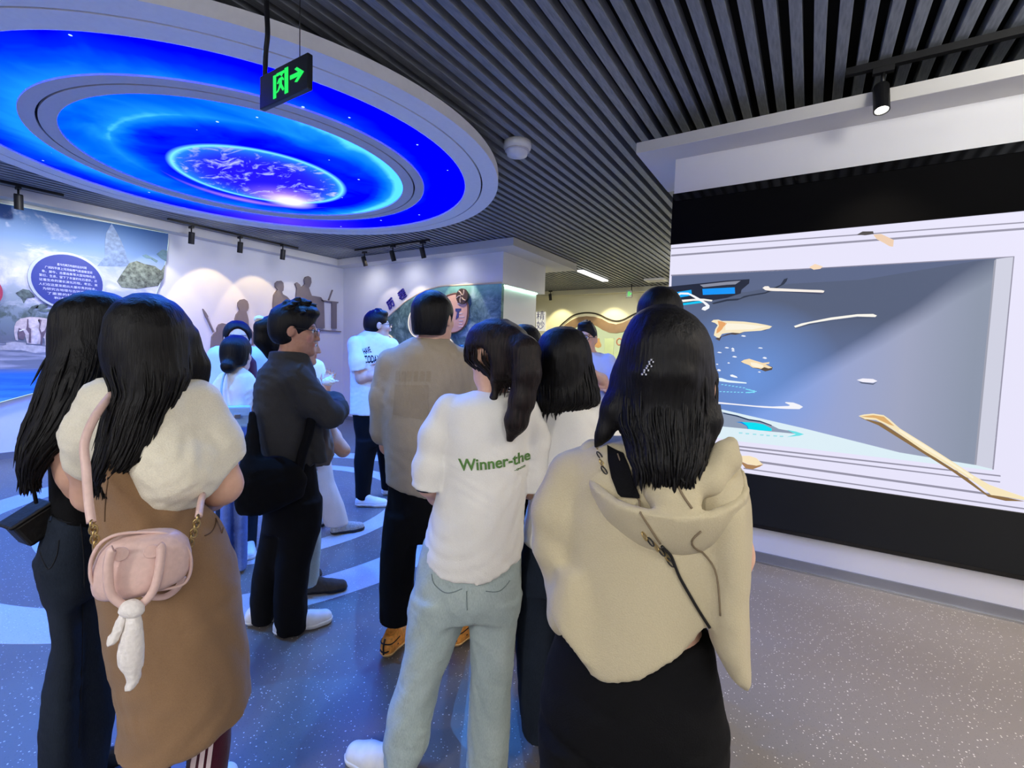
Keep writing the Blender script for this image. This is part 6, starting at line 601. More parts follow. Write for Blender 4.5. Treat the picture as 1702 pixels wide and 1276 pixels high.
{'base': [-3.361, 1.741], 'yaw': 1.093, 'parts': [{'name': 'top', 'mat': 'maroon_cloth', 'ops': [['st', 0.03, [[0.927, 0.068, -0.02, 0.066, 0.15], [1.139, 0.073, -0.02, 0.07, 0.15], [1.349, 0.063, -0.02, 0.066, 0.13], [1.456, 0.016, -0.02, 0.047, 0.07]], 2.0]], 'h': 0.011}, {'name': 'jacket', 'mat': 'pale_blue_cloth', 'ops': [['st', 0.03, [[0.542, 0.007, 0.0, 0.157, 0.135], [0.671, 0.008, 0.0, 0.164, 0.14], [0.927, 0.01, 0.0, 0.164, 0.135], [1.18, 0.011, 0.0, 0.156, 0.13], [1.381, 0.019, 0.0, 0.148, 0.11], [1.431, 0.017, 0.0, 0.112, 0.09], [1.464, 0.013, 0.0, 0.058, 0.06]], 2.0], ['ch', 0.03, [[-0.102, 0.0, 1.378, 0.072], [-0.135, 0.0, 1.14, 0.072], [-0.146, -0.02, 0.978, 0.068]]], ['ch', 0.03, [[0.137, 0.0, 1.384, 0.072], [0.174, 0.0, 1.136, 0.07], [0.176, -0.02, 0.965, 0.066]]], ['-el', 0.01, [0.049, -0.14, 1.23], [0.075, 0.07, 0.3]]], 'h': 0.011, 'folds': (0.006, 14, 'd')}, {'name': 'trousers', 'mat': 'dark_jeans', 'ops': [['st', 0.03, [[0.027, -0.076, 0.0, 0.05, 0.085], [0.294, -0.074, 0.0, 0.057, 0.09], [0.636, -0.075, 0.0, 0.068, 0.1]], 2.0], ['st', 0.03, [[0.001, 0.064, 0.0, 0.053, 0.085], [0.274, 0.069, 0.0, 0.064, 0.09], [0.622, 0.079, 0.0, 0.079, 0.1]], 2.0]], 'h': 0.013}, {'name': 'hair', 'mat': 'hair', 'ops': [['st', 0.02, [[1.431, 0.009, 0.05, 0.055, 0.06], [1.506, 0.009, 0.03, 0.069, 0.085], [1.564, 0.008, 0.02, 0.067, 0.09], [1.605, 0.008, 0.01, 0.056, 0.07], [1.622, 0.009, 0.0, 0.032, 0.03]], 2.0], ['-el', 0.012, [0.012, -0.11, 1.48], [0.07, 0.1, 0.098]]], 'h': 0.008}], 'label': 'person in open pale blue jacket over maroon top facing the camera, face half hidden', 'body': [['ch', 0.03, [[0.009, 0.0, 1.514, 0.048], [0.008, 0.0, 1.41, 0.055]]], ['st', 0.03, [[0.542, 0.007, 0.0, 0.127, 0.10500000000000001], [0.671, 0.008, 0.0, 0.134, 0.11000000000000001], [0.927, 0.01, 0.0, 0.134, 0.10500000000000001], [1.18, 0.011, 0.0, 0.126, 0.1], [1.381, 0.019, 0.0, 0.118, 0.08], [1.431, 0.017, 0.0, 0.082, 0.06], [1.464, 0.013, 0.0, 0.028000000000000004, 0.03]], 2.0], ['ch', 0.03, [[-0.109, 0.0, 1.362, 0.05], [-0.139, 0.0, 1.14, 0.045000000000000005], [-0.14, -0.02, 0.936, 0.04]]], ['ch', 0.03, [[0.144, 0.0, 1.367, 0.05], [0.174, 0.0, 1.136, 0.045000000000000005], [0.172, -0.02, 0.922, 0.04]]], ['st', 0.03, [[0.027, -0.076, 0.0, 0.020000000000000004, 0.05500000000000001], [0.294, -0.074, 0.0, 0.027000000000000003, 0.06], [0.636, -0.075, 0.0, 0.038000000000000006, 0.07]], 2.0], ['st', 0.03, [[0.001, 0.064, 0.0, 0.023, 0.05500000000000001], [0.274, 0.069, 0.0, 0.034, 0.06], [0.622, 0.079, 0.0, 0.049, 0.07]], 2.0], ['hand', [-0.14, -0.02, 0.936], [0, -0.3, -1], [1, 0, 0], 1, 0.4], ['hand', [0.172, -0.02, 0.922], [0, -0.3, -1], [1, 0, 0], -1, 0.4]], 'h': 0.0085, 'skin': 'skin', 'head': {'c': [0.009, 0.0, 1.514], 'yaw': 178, 's': 1.0, 'tilt': 0, 'roll': 0}, 'shoes': [{'heel': [-0.076, 0], 'yaw': 180, 'l': 0.24, 'up': 'white_leather', 'sole': 'white_rubber'}, {'heel': [0.071, 0], 'yaw': 180, 'l': 0.24, 'up': 'white_leather', 'sole': 'white_rubber'}]},
{'base': [-3.067, 1.569], 'yaw': 1.098, 'parts': [{'name': 't_shirt', 'mat': 'white_cotton', 'ops': [['st', 0.03, [[0.974, 0.009, 0.0, 0.084, 0.115], [1.07, 0.011, 0.0, 0.089, 0.12], [1.185, 0.014, 0.0, 0.1, 0.12], [1.258, 0.019, 0.0, 0.082, 0.1], [1.303, 0.023, 0.0, 0.051, 0.075], [1.334, 0.023, 0.0, 0.031, 0.05]], 2.0], ['ch', 0.03, [[0.07, 0.0, 1.235, 0.05], [0.118, 0.02, 1.143, 0.055]]], ['ch', 0.03, [[-0.041, 0.0, 1.235, 0.05], [-0.078, 0.04, 1.156, 0.056]]]], 'h': 0.0095, 'folds': (0.006, 16, 'd')}, {'name': 'jeans', 'mat': 'mid_jeans', 'ops': [['st', 0.03, [[0.782, 0.001, 0.0, 0.087, 0.11], [0.878, 0.003, 0.0, 0.089, 0.12], [1.005, 0.014, 0.0, 0.082, 0.11]], 2.0], ['st', 0.03, [[0.036, -0.046, 0.0, 0.033, 0.08], [0.475, -0.04, 0.0, 0.036, 0.08], [0.843, -0.04, 0.0, 0.045, 0.09]], 2.0], ['st', 0.03, [[0.018, 0.038, 0.0, 0.034, 0.08], [0.464, 0.04, 0.0, 0.037, 0.08], [0.837, 0.045, 0.0, 0.047, 0.09]], 2.0]], 'h': 0.012, 'folds': (0.004, 12, 'h')}, {'name': 'hair', 'mat': 'hair', 'ops': [['st', 0.02, [[1.364, 0.017, 0.0, 0.041, 0.06], [1.402, 0.017, 0.0, 0.061, 0.085], [1.463, 0.019, 0.0, 0.065, 0.085], [1.5, 0.019, 0.0, 0.056, 0.07], [1.516, 0.022, 0.0, 0.026, 0.03]], 2.0], ['ch', 0.03, [[-0.005, -0.07, 1.358, 0.026], [-0.027, -0.1, 1.325, 0.042]]]], 'h': 0.008, 'folds': (0.002, 45, 's')}], 'label': 'person with low bun and white t-shirt seen from behind, in front of pale blue jacket', 'body': [['ch', 0.03, [[0.022, 0.0, 1.395, 0.045], [0.024, 0.0, 1.311, 0.052]]], ['st', 0.03, [[0.974, 0.009, 0.0, 0.059000000000000004, 0.09], [1.07, 0.011, 0.0, 0.064, 0.095], [1.185, 0.014, 0.0, 0.07500000000000001, 0.095], [1.258, 0.019, 0.0, 0.057, 0.07500000000000001], [1.303, 0.023, 0.0, 0.025999999999999995, 0.049999999999999996], [1.334, 0.023, 0.0, 0.012, 0.025]], 2.0], ['ch', 0.03, [[0.07, 0.0, 1.227, 0.036], [0.121, 0.02, 1.143, 0.04], [0.122, 0.06, 1.072, 0.04]]], ['ch', 0.03, [[0.122, 0.06, 1.072, 0.04], [0.105, 0.18, 1.101, 0.034], [0.072, 0.26, 1.144, 0.027]]], ['ch', 0.03, [[-0.041, 0.0, 1.227, 0.036], [-0.081, 0.05, 1.148, 0.04], [-0.08, 0.1, 1.074, 0.04]]], ['ch', 0.03, [[-0.08, 0.1, 1.074, 0.04], [-0.055, 0.22, 1.101, 0.034], [-0.014, 0.28, 1.143, 0.027]]], ['st', 0.03, [[0.782, 0.001, 0.0, 0.06699999999999999, 0.09], [0.878, 0.003, 0.0, 0.06899999999999999, 0.09999999999999999], [1.005, 0.014, 0.0, 0.062, 0.09]], 2.0], ['st', 0.03, [[0.036, -0.046, 0.0, 0.012, 0.05], [0.475, -0.04, 0.0, 0.012, 0.05], [0.843, -0.04, 0.0, 0.015, 0.06]], 2.0], ['st', 0.03, [[0.018, 0.038, 0.0, 0.012, 0.05], [0.464, 0.04, 0.0, 0.012, 0.05], [0.837, 0.045, 0.0, 0.017, 0.06]], 2.0], ['hand', [0.072, 0.26, 1.144], [-0.8, 0.3, 0.1], [0, 0.3, 1], 1, 0.5], ['hand', [-0.014, 0.28, 1.143], [0.8, 0.3, 0.1], [0, 0.3, 1], -1, 0.5]], 'h': 0.0085, 'skin': 'skin', 'head': {'c': [0.022, 0.0, 1.413], 'yaw': 25, 's': 0.96, 'tilt': 0, 'roll': 0}, 'shoes': [{'heel': [-0.043, 0], 'yaw': 0, 'l': 0.23, 'up': 'white_leather', 'sole': 'white_rubber'}, {'heel': [0.037, 0], 'yaw': 0, 'l': 0.23, 'up': 'white_leather', 'sole': 'white_rubber'}]},
{'base': [-2.42, 1.72], 'yaw': 0.953, 'parts': [{'name': 'top', 'mat': 'taupe_cloth', 'ops': [['st', 0.03, [[0.71, -0.121, 0.0, 0.118, 0.115], [0.817, -0.127, 0.0, 0.117, 0.12], [1.028, -0.134, 0.0, 0.117, 0.12], [1.237, -0.134, 0.0, 0.122, 0.105], [1.288, -0.134, 0.02, 0.102, 0.09], [1.333, -0.13, 0.02, 0.066, 0.06]], 2.0], ['ch', 0.03, [[-0.046, -0.04, 1.24, 0.058], [0.002, -0.05, 1.102, 0.056]]]], 'h': 0.011, 'folds': (0.006, 14, 'd')}, {'name': 'jeans', 'mat': 'light_jeans', 'ops': [['st', 0.03, [[0.495, -0.111, 0.0, 0.116, 0.115], [0.603, -0.116, 0.0, 0.12, 0.12], [0.746, -0.119, 0.0, 0.116, 0.115]], 2.0], ['st', 0.03, [[0.06, -0.051, -0.02, 0.057, 0.075], [0.316, -0.056, -0.02, 0.075, 0.08], [0.569, -0.073, -0.02, 0.084, 0.09]], 2.0], ['st', 0.03, [[0.001, -0.158, 0.18, 0.059, 0.075], [0.263, -0.165, 0.15, 0.067, 0.08], [0.542, -0.17, 0.1, 0.073, 0.09]], 2.0]], 'h': 0.011, 'folds': (0.004, 12, 'h')}, {'name': 'hair', 'mat': 'hair', 'ops': [['st', 0.02, [[1.391, -0.147, 0.02, 0.067, 0.065], [1.46, -0.154, 0.02, 0.097, 0.09], [1.546, -0.148, 0.02, 0.103, 0.095], [1.601, -0.142, 0.02, 0.091, 0.08], [1.629, -0.146, 0.02, 0.05, 0.03]], 2.0], ['ch', 0.03, [[-0.243, 0.0, 1.592, 0.04], [-0.279, 0.0, 1.556, 0.05], [-0.285, 0.0, 1.489, 0.045], [-0.256, 0.0, 1.399, 0.02]]], ['-el', 0.012, [-0.032, 0.02, 1.454], [0.045, 0.1, 0.07]]], 'h': 0.008, 'folds': (0.003, 45, 's')}, {'name': 'scrunchie', 'mat': 'white_cotton', 'ops': [['el', 0.01, [-0.303, 0.0, 1.602], [0.028, 0.035, 0.022]], ['el', 0.01, [-0.289, -0.02, 1.555], [0.024, 0.03, 0.016]]], 'h': 0.007, 'folds': (0.008, 26, 'd')}], 'label': 'person with hair bun and pale face in profile, half hidden behind the charcoal shirt', 'body': [['ch', 0.03, [[-0.115, 0.02, 1.41, 0.045], [-0.134, 0.02, 1.298, 0.05]]], ['st', 0.03, [[0.71, -0.121, 0.0, 0.093, 0.09], [0.817, -0.127, 0.0, 0.092, 0.095], [1.028, -0.134, 0.0, 0.092, 0.095], [1.237, -0.134, 0.0, 0.097, 0.07999999999999999], [1.288, -0.134, 0.02, 0.07699999999999999, 0.065], [1.333, -0.13, 0.02, 0.041, 0.034999999999999996]], 2.0], ['ch', 0.03, [[-0.037, -0.05, 1.241, 0.045], [0.015, -0.06, 1.068, 0.042], [0.094, -0.06, 0.903, 0.038], [0.134, -0.06, 0.858, 0.036]]], ['ch', 0.03, [[0.134, -0.06, 0.858, 0.036], [0.09, 0.02, 0.932, 0.033], [0.064, 0.08, 0.989, 0.028]]], ['st', 0.03, [[0.495, -0.111, 0.0, 0.096, 0.095], [0.603, -0.116, 0.0, 0.09999999999999999, 0.09999999999999999], [0.746, -0.119, 0.0, 0.096, 0.095]], 2.0], ['st', 0.03, [[0.06, -0.051, -0.02, 0.032, 0.049999999999999996], [0.316, -0.056, -0.02, 0.049999999999999996, 0.055], [0.569, -0.073, -0.02, 0.059000000000000004, 0.065]], 2.0], ['st', 0.03, [[0.001, -0.158, 0.18, 0.033999999999999996, 0.049999999999999996], [0.263, -0.165, 0.15, 0.042, 0.055], [0.542, -0.17, 0.1, 0.047999999999999994, 0.065]], 2.0], ['hand', [0.064, 0.08, 0.989], [-0.5, 0.3, 0.6], [0, 0.4, 1], 1, 0.5]], 'h': 0.007, 'skin': 'skin', 'head': {'c': [-0.093, 0.02, 1.476], 'yaw': 95, 's': 0.95, 'tilt': -8, 'roll': 0}, 'shoes': [{'heel': [-0.059, -0.03], 'yaw': 92, 'l': 0.25, 'up': 'brown_suede', 'sole': 'black_rubber'}, {'heel': [-0.201, 0.18], 'yaw': 90, 'l': 0.25, 'up': 'brown_suede', 'sole': 'black_rubber'}]},
{'base': [-3.08, 2.36], 'yaw': 0.917, 'parts': [{'name': 't_shirt', 'mat': 'white_cotton', 'ops': [['st', 0.03, [[0.687, -0.236, 0.0, 0.118, 0.12], [0.804, -0.241, 0.0, 0.122, 0.12], [1.171, -0.25, 0.0, 0.121, 0.115], [1.353, -0.25, 0.0, 0.104, 0.1], [1.399, -0.251, 0.0, 0.071, 0.06]], 2.0], ['ch', 0.03, [[-0.153, -0.05, 1.311, 0.06], [-0.118, -0.06, 1.176, 0.056]]]], 'h': 0.013}, {'name': 'trousers', 'mat': 'pale_trousers', 'ops': [['st', 0.03, [[0.57, -0.212, 0.0, 0.142, 0.125], [0.734, -0.236, 0.0, 0.118, 0.12]], 2.0], ['st', 0.03, [[0.068, -0.0, 0.0, 0.089, 0.08], [0.226, -0.045, 0.0, 0.097, 0.085], [0.422, -0.099, 0.0, 0.078, 0.09], [0.637, -0.149, 0.0, 0.092, 0.1]], 2.0], ['st', 0.03, [[-0.057, -0.277, 0.05, 0.064, 0.08], [0.135, -0.278, 0.05, 0.064, 0.08], [0.609, -0.276, 0.05, 0.074, 0.1]], 2.0]], 'h': 0.011, 'folds': (0.004, 10, 'v')}, {'name': 'hair', 'mat': 'hair', 'ops': [['st', 0.02, [[1.421, -0.256, 0.0, 0.041, 0.05], [1.511, -0.255, 0.0, 0.066, 0.085], [1.602, -0.251, 0.0, 0.079, 0.09], [1.66, -0.252, 0.0, 0.062, 0.07], [1.678, -0.252, 0.0, 0.033, 0.03]], 2.0]], 'h': 0.012}], 'label': 'person in pale trousers and grey trainers stepping out behind the charcoal shirt', 'body': [['ch', 0.03, [[-0.252, 0.0, 1.489, 0.05], [-0.251, 0.0, 1.376, 0.056]]], ['st', 0.03, [[0.687, -0.236, 0.0, 0.093, 0.095], [0.804, -0.241, 0.0, 0.097, 0.095], [1.171, -0.25, 0.0, 0.096, 0.09], [1.353, -0.25, 0.0, 0.07899999999999999, 0.07500000000000001], [1.399, -0.251, 0.0, 0.04599999999999999, 0.034999999999999996]], 2.0], ['ch', 0.03, [[-0.153, -0.05, 1.302, 0.045], [-0.11, -0.06, 1.131, 0.042], [-0.1, -0.08, 1.051, 0.038]]], ['ch', 0.03, [[-0.1, -0.08, 1.051, 0.038], [-0.091, -0.12, 1.136, 0.033], [-0.078, -0.15, 1.183, 0.026]]], ['st', 0.03, [[0.57, -0.212, 0.0, 0.12199999999999998, 0.105], [0.734, -0.236, 0.0, 0.09799999999999999, 0.09999999999999999]], 2.0], ['st', 0.03, [[0.068, -0.0, 0.0, 0.064, 0.055], [0.226, -0.045, 0.0, 0.07200000000000001, 0.060000000000000005], [0.422, -0.099, 0.0, 0.053, 0.065], [0.637, -0.149, 0.0, 0.067, 0.07500000000000001]], 2.0], ['st', 0.03, [[-0.057, -0.277, 0.05, 0.039, 0.055], [0.135, -0.278, 0.05, 0.039, 0.055], [0.609, -0.276, 0.05, 0.048999999999999995, 0.07500000000000001]], 2.0], ['hand', [-0.083, -0.15, 1.174], [0.3, 0.1, 0.9], [0, 1, 0], 1, 0.5]], 'h': 0.01, 'skin': 'skin', 'head': {'c': [-0.252, 0.0, 1.552], 'yaw': 60, 's': 0.98, 'tilt': 0, 'roll': 0}, 'shoes': [{'heel': [-0.018, -0.03], 'yaw': 75, 'l': 0.26, 'up': 'grey_mesh', 'sole': 'black_rubber'}, {'heel': [-0.295, 0.1], 'yaw': 60, 'l': 0.26, 'up': 'grey_mesh', 'sole': 'black_rubber'}]},
{'base': [-0.481, 2.075], 'yaw': 0.228, 'parts': [{'name': 't_shirt', 'mat': 'navy_cloth', 'ops': [['st', 0.03, [[0.862, -0.048, 0.0, 0.133, 0.12], [1.022, -0.056, 0.0, 0.137, 0.125], [1.336, -0.072, 0.0, 0.149, 0.12], [1.402, -0.074, 0.0, 0.124, 0.1], [1.441, -0.073, 0.0, 0.062, 0.06]], 2.0], ['ch', 0.03, [[-0.208, 0.0, 1.343, 0.07], [-0.228, 0.0, 1.194, 0.066]]], ['ch', 0.03, [[0.065, 0.0, 1.356, 0.07], [0.096, 0.0, 1.217, 0.066]]]], 'h': 0.013}, {'name': 'trousers', 'mat': 'black_cloth', 'ops': [['st', 0.03, [[0.003, -0.076, 0.0, 0.052, 0.08], [0.502, -0.097, 0.0, 0.06, 0.09], [0.908, -0.118, 0.0, 0.07, 0.1]], 2.0], ['st', 0.03, [[0.039, 0.059, 0.0, 0.052, 0.08], [0.526, 0.036, 0.0, 0.058, 0.09], [0.924, 0.019, 0.0, 0.067, 0.1]], 2.0]], 'h': 0.014}], 'label': 'man with short dark hair, only the crown showing above the half-up hair', 'body': [['ch', 0.03, [[-0.078, 0.0, 1.544, 0.058], [-0.072, 0.0, 1.428, 0.064]]], ['st', 0.03, [[0.862, -0.048, 0.0, 0.10800000000000001, 0.095], [1.022, -0.056, 0.0, 0.11200000000000002, 0.1], [1.336, -0.072, 0.0, 0.124, 0.095], [1.402, -0.074, 0.0, 0.099, 0.07500000000000001], [1.441, -0.073, 0.0, 0.037, 0.034999999999999996]], 2.0], ['ch', 0.03, [[-0.228, 0.0, 1.194, 0.05], [-0.207, 0.0, 1.006, 0.04], [-0.143, 0.1, 0.88, 0.03]]], ['ch', 0.03, [[0.096, 0.0, 1.217, 0.05], [0.093, 0.0, 1.037, 0.04], [0.04, 0.1, 0.902, 0.03]]], ['st', 0.03, [[0.003, -0.076, 0.0, 0.026999999999999996, 0.055], [0.502, -0.097, 0.0, 0.034999999999999996, 0.065], [0.908, -0.118, 0.0, 0.045000000000000005, 0.07500000000000001]], 2.0], ['st', 0.03, [[0.039, 0.059, 0.0, 0.026999999999999996, 0.055], [0.526, 0.036, 0.0, 0.033, 0.065], [0.924, 0.019, 0.0, 0.042, 0.07500000000000001]], 2.0], ['hand', [-0.143, 0.1, 0.88], [0.7, 0.6, -0.2], [0, 0.4, 1], -1, 0.5], ['hand', [0.04, 0.1, 0.902], [-0.7, 0.6, -0.2], [0, 0.4, 1], 1, 0.5]], 'h': 0.01, 'skin': 'skin', 'head': {'c': [-0.077, 0.0, 1.624], 'yaw': 5, 's': 1.05, 'tilt': 0, 'roll': 0}, 'hairtype': 'bowl', 'shoes': [{'heel': [-0.074, 0], 'yaw': 0, 'l': 0.27, 'up': 'black_leather', 'sole': 'black_rubber'}, {'heel': [0.063, 0], 'yaw': 0, 'l': 0.27, 'up': 'black_leather', 'sole': 'black_rubber'}]},
{'base': [-1.145, 2.011], 'yaw': 0.518, 'parts': [{'name': 'jumper', 'mat': 'striped_knit', 'ops': [['st', 0.03, [[0.851, -0.027, 0.0, 0.108, 0.12], [1.062, -0.034, 0.0, 0.107, 0.12], [1.301, -0.041, 0.0, 0.118, 0.11], [1.366, -0.043, 0.0, 0.1, 0.09], [1.402, -0.041, 0.0, 0.05, 0.06]], 2.0], ['ch', 0.03, [[-0.142, 0.0, 1.31, 0.06], [-0.156, 0.0, 1.148, 0.056]]], ['ch', 0.03, [[0.059, 0.0, 1.316, 0.06], [0.082, 0.0, 1.157, 0.056]]]], 'h': 0.011}, {'name': 'trousers', 'mat': 'black_cloth', 'ops': [['st', 0.03, [[0.016, -0.059, 0.0, 0.04, 0.08], [0.511, -0.071, 0.0, 0.048, 0.09], [0.909, -0.083, 0.0, 0.054, 0.1]], 2.0], ['st', 0.03, [[0.022, 0.051, 0.0, 0.04, 0.08], [0.516, 0.038, 0.0, 0.048, 0.09], [0.914, 0.025, 0.0, 0.054, 0.1]], 2.0]], 'h': 0.014}, {'name': 'hair', 'mat': 'hair', 'ops': [['st', 0.02, [[1.375, -0.044, 0.0, 0.059, 0.06], [1.449, -0.046, 0.0, 0.071, 0.09], [1.537, -0.047, 0.0, 0.072, 0.09], [1.578, -0.048, 0.0, 0.057, 0.07], [1.593, -0.047, 0.0, 0.032, 0.03]], 2.0]], 'h': 0.01, 'folds': (0.003, 45, 's')}], 'label': 'person in black and white striped jumper glimpsed between ponytail and white blouse', 'body': [['ch', 0.03, [[-0.047, 0.0, 1.478, 0.048], [-0.044, 0.0, 1.384, 0.054]]], ['st', 0.03, [[0.851, -0.027, 0.0, 0.08299999999999999, 0.095], [1.062, -0.034, 0.0, 0.08199999999999999, 0.095], [1.301, -0.041, 0.0, 0.093, 0.08499999999999999], [1.366, -0.043, 0.0, 0.07500000000000001, 0.065], [1.402, -0.041, 0.0, 0.025, 0.034999999999999996]], 2.0], ['ch', 0.03, [[-0.156, 0.0, 1.148, 0.04], [-0.133, 0.0, 0.998, 0.036], [-0.084, 0.1, 0.902, 0.028]]], ['ch', 0.03, [[0.082, 0.0, 1.157, 0.04], [0.067, 0.0, 1.006, 0.036], [0.026, 0.1, 0.906, 0.028]]], ['st', 0.03, [[0.016, -0.059, 0.0, 0.015, 0.055], [0.511, -0.071, 0.0, 0.023, 0.065], [0.909, -0.083, 0.0, 0.028999999999999998, 0.07500000000000001]], 2.0], ['st', 0.03, [[0.022, 0.051, 0.0, 0.015, 0.055], [0.516, 0.038, 0.0, 0.023, 0.065], [0.914, 0.025, 0.0, 0.028999999999999998, 0.07500000000000001]], 2.0], ['hand', [-0.084, 0.1, 0.902], [0.7, 0.6, -0.2], [0, 0.4, 1], -1, 0.5], ['hand', [0.026, 0.1, 0.906], [-0.7, 0.6, -0.2], [0, 0.4, 1], 1, 0.5]], 'h': 0.01, 'skin': 'skin', 'head': {'c': [-0.047, 0.0, 1.493], 'yaw': 5, 's': 0.97, 'tilt': 0, 'roll': 0}, 'shoes': [{'heel': [-0.055, 0], 'yaw': 0, 'l': 0.24, 'up': 'black_leather', 'sole': 'black_rubber'}, {'heel': [0.055, 0], 'yaw': 0, 'l': 0.24, 'up': 'black_leather', 'sole': 'black_rubber'}]},
{'base': [-2.344, 3.031], 'yaw': 0.658, 'parts': [{'name': 't_shirt', 'mat': 'navy_cloth', 'ops': [['st', 0.03, [[0.697, -0.026, 0.0, 0.127, 0.11], [0.895, -0.03, 0.0, 0.127, 0.11], [1.19, -0.037, 0.0, 0.136, 0.1], [1.263, -0.039, 0.0, 0.116, 0.085], [1.302, -0.035, 0.0, 0.073, 0.05]], 2.0], ['ch', 0.03, [[-0.154, 0.0, 1.207, 0.055], [-0.18, 0.0, 1.05, 0.05]]], ['ch', 0.03, [[0.079, 0.0, 1.212, 0.055], [0.112, 0.0, 1.056, 0.05]]]], 'h': 0.013}, {'name': 'trousers', 'mat': 'black_cloth', 'ops': [['st', 0.03, [[0.033, -0.075, 0.0, 0.049, 0.075], [0.397, -0.081, 0.0, 0.056, 0.08], [0.746, -0.091, 0.0, 0.063, 0.09]], 2.0], ['st', 0.03, [[0.033, 0.054, 0.0, 0.05, 0.075], [0.397, 0.047, 0.0, 0.057, 0.08], [0.747, 0.036, 0.0, 0.064, 0.09]], 2.0]], 'h': 0.014}, {'name': 'hair', 'mat': 'hair', 'ops': [['st', 0.02, [[1.312, -0.035, 0.0, 0.063, 0.05], [1.365, -0.037, 0.0, 0.082, 0.08], [1.443, -0.038, 0.0, 0.087, 0.09], [1.492, -0.037, 0.0, 0.07, 0.07], [1.511, -0.038, 0.0, 0.036, 0.03]], 2.0]], 'h': 0.01}], 'label': 'short dark-haired person mostly hidden between beige t-shirt and ponytail', 'body': [['ch', 0.03, [[-0.037, 0.0, 1.361, 0.045], [-0.035, 0.0, 1.278, 0.05]]], ['st', 0.03, [[0.697, -0.026, 0.0, 0.10200000000000001, 0.08499999999999999], [0.895, -0.03, 0.0, 0.10200000000000001, 0.08499999999999999], [1.19, -0.037, 0.0, 0.11100000000000002, 0.07500000000000001], [1.263, -0.039, 0.0, 0.091, 0.060000000000000005], [1.302, -0.035, 0.0, 0.047999999999999994, 0.025]], 2.0], ['ch', 0.03, [[-0.18, 0.0, 1.05, 0.036], [-0.147, 0.0, 0.868, 0.032], [-0.085, -0.1, 0.836, 0.027]]], ['ch', 0.03, [[0.112, 0.0, 1.056, 0.036], [0.087, 0.0, 0.872, 0.032], [0.029, -0.1, 0.838, 0.027]]], ['st', 0.03, [[0.033, -0.075, 0.0, 0.024, 0.049999999999999996], [0.397, -0.081, 0.0, 0.031, 0.055], [0.746, -0.091, 0.0, 0.038, 0.065]], 2.0], ['st', 0.03, [[0.033, 0.054, 0.0, 0.025, 0.049999999999999996], [0.397, 0.047, 0.0, 0.032, 0.055], [0.747, 0.036, 0.0, 0.039, 0.065]], 2.0], ['hand', [-0.085, -0.1, 0.836], [0.7, -0.6, 0], [0, -0.4, 1], -1, 0.5], ['hand', [0.029, -0.1, 0.838], [-0.7, -0.6, 0], [0, -0.4, 1], 1, 0.5]], 'h': 0.01, 'skin': 'skin', 'head': {'c': [-0.038, 0.0, 1.399], 'yaw': 20, 's': 0.92, 'tilt': 0, 'roll': 0}, 'shoes': [{'heel': [-0.075, 0], 'yaw': 0, 'l': 0.23, 'up': 'black_leather', 'sole': 'black_rubber'}, {'heel': [0.054, 0], 'yaw': 0, 'l': 0.23, 'up': 'black_leather', 'sole': 'black_rubber'}]}
]
# ------------------------------------------------------------------ people builder
def head_mat(hd):
    y, t_, r_ = (math.radians(hd.get(k, 0)) for k in ('yaw', 'tilt', 'roll'))
    return Matrix.Rotation(-y, 3, 'Z') @ Matrix.Rotation(t_, 3, 'X') @ Matrix.Rotation(r_, 3, 'Y')
def head_ops(hd, base=0.0):
    c = Vector(hd['c']); s = hd['s']; Rm = head_mat(hd); M = [[Rm[i][j] for j in range(3)] for i in range(3)]
    def el(p, r, k=.02, sub=False): return [('-el' if sub else 'el'), k * s, list(c + Rm @ (Vector(p) * s)), [q * s for q in r], M]
    def ch(pts, k=.01): return ['ch', k * s, [[*(c + Rm @ (Vector(p[:3]) * s)), p[3] * s] for p in pts]]
    ops = [el((0, -.012, .03), (.074, .094, .082)), el((0, .028, -.03), (.06, .064, .085), .03), el((0, .042, -.078), (.044, .044, .034), .03), ch([(-.042, .035, -.07, .016), (0, .08, -.1, .014), (.042, .035, -.07, .016)], .02),
           el((0, .077, .022), (.05, .016, .012), .015), el((-.042, .06, -.022), (.022, .022, .022), .02), el((.042, .06, -.022), (.022, .022, .022), .02),
           el((-.031, .1, .004), (.018, .016, .012), .012, True), el((.031, .1, .004), (.018, .016, .012), .012, True),
           ch([(0, .09, .008, .008), (0, .104, -.018, .0095), (0, .109, -.033, .0115)], .008), el((-.012, .099, -.036), (.008, .009, .007), .006), el((.012, .099, -.036), (.008, .009, .007), .006),
           el((0, .087, -.059), (.022, .011, .006), .006), el((0, .086, -.068), (.019, .011, .0065), .006), el((0, .101, -.0635), (.024, .006, .0016), .003, True), el((0, .08, -.1), (.018, .016, .015), .015)]
    for sx in (-1, 1):
        ops += [el((sx * .077, -.008, -.006), (.012, .02, .031), .008), el((sx * .088, -.003, -.004), (.007, .01, .017), .005, True), el((sx * .03, .076, .004), (.0135, .0125, .0125), .004)]
    return ops
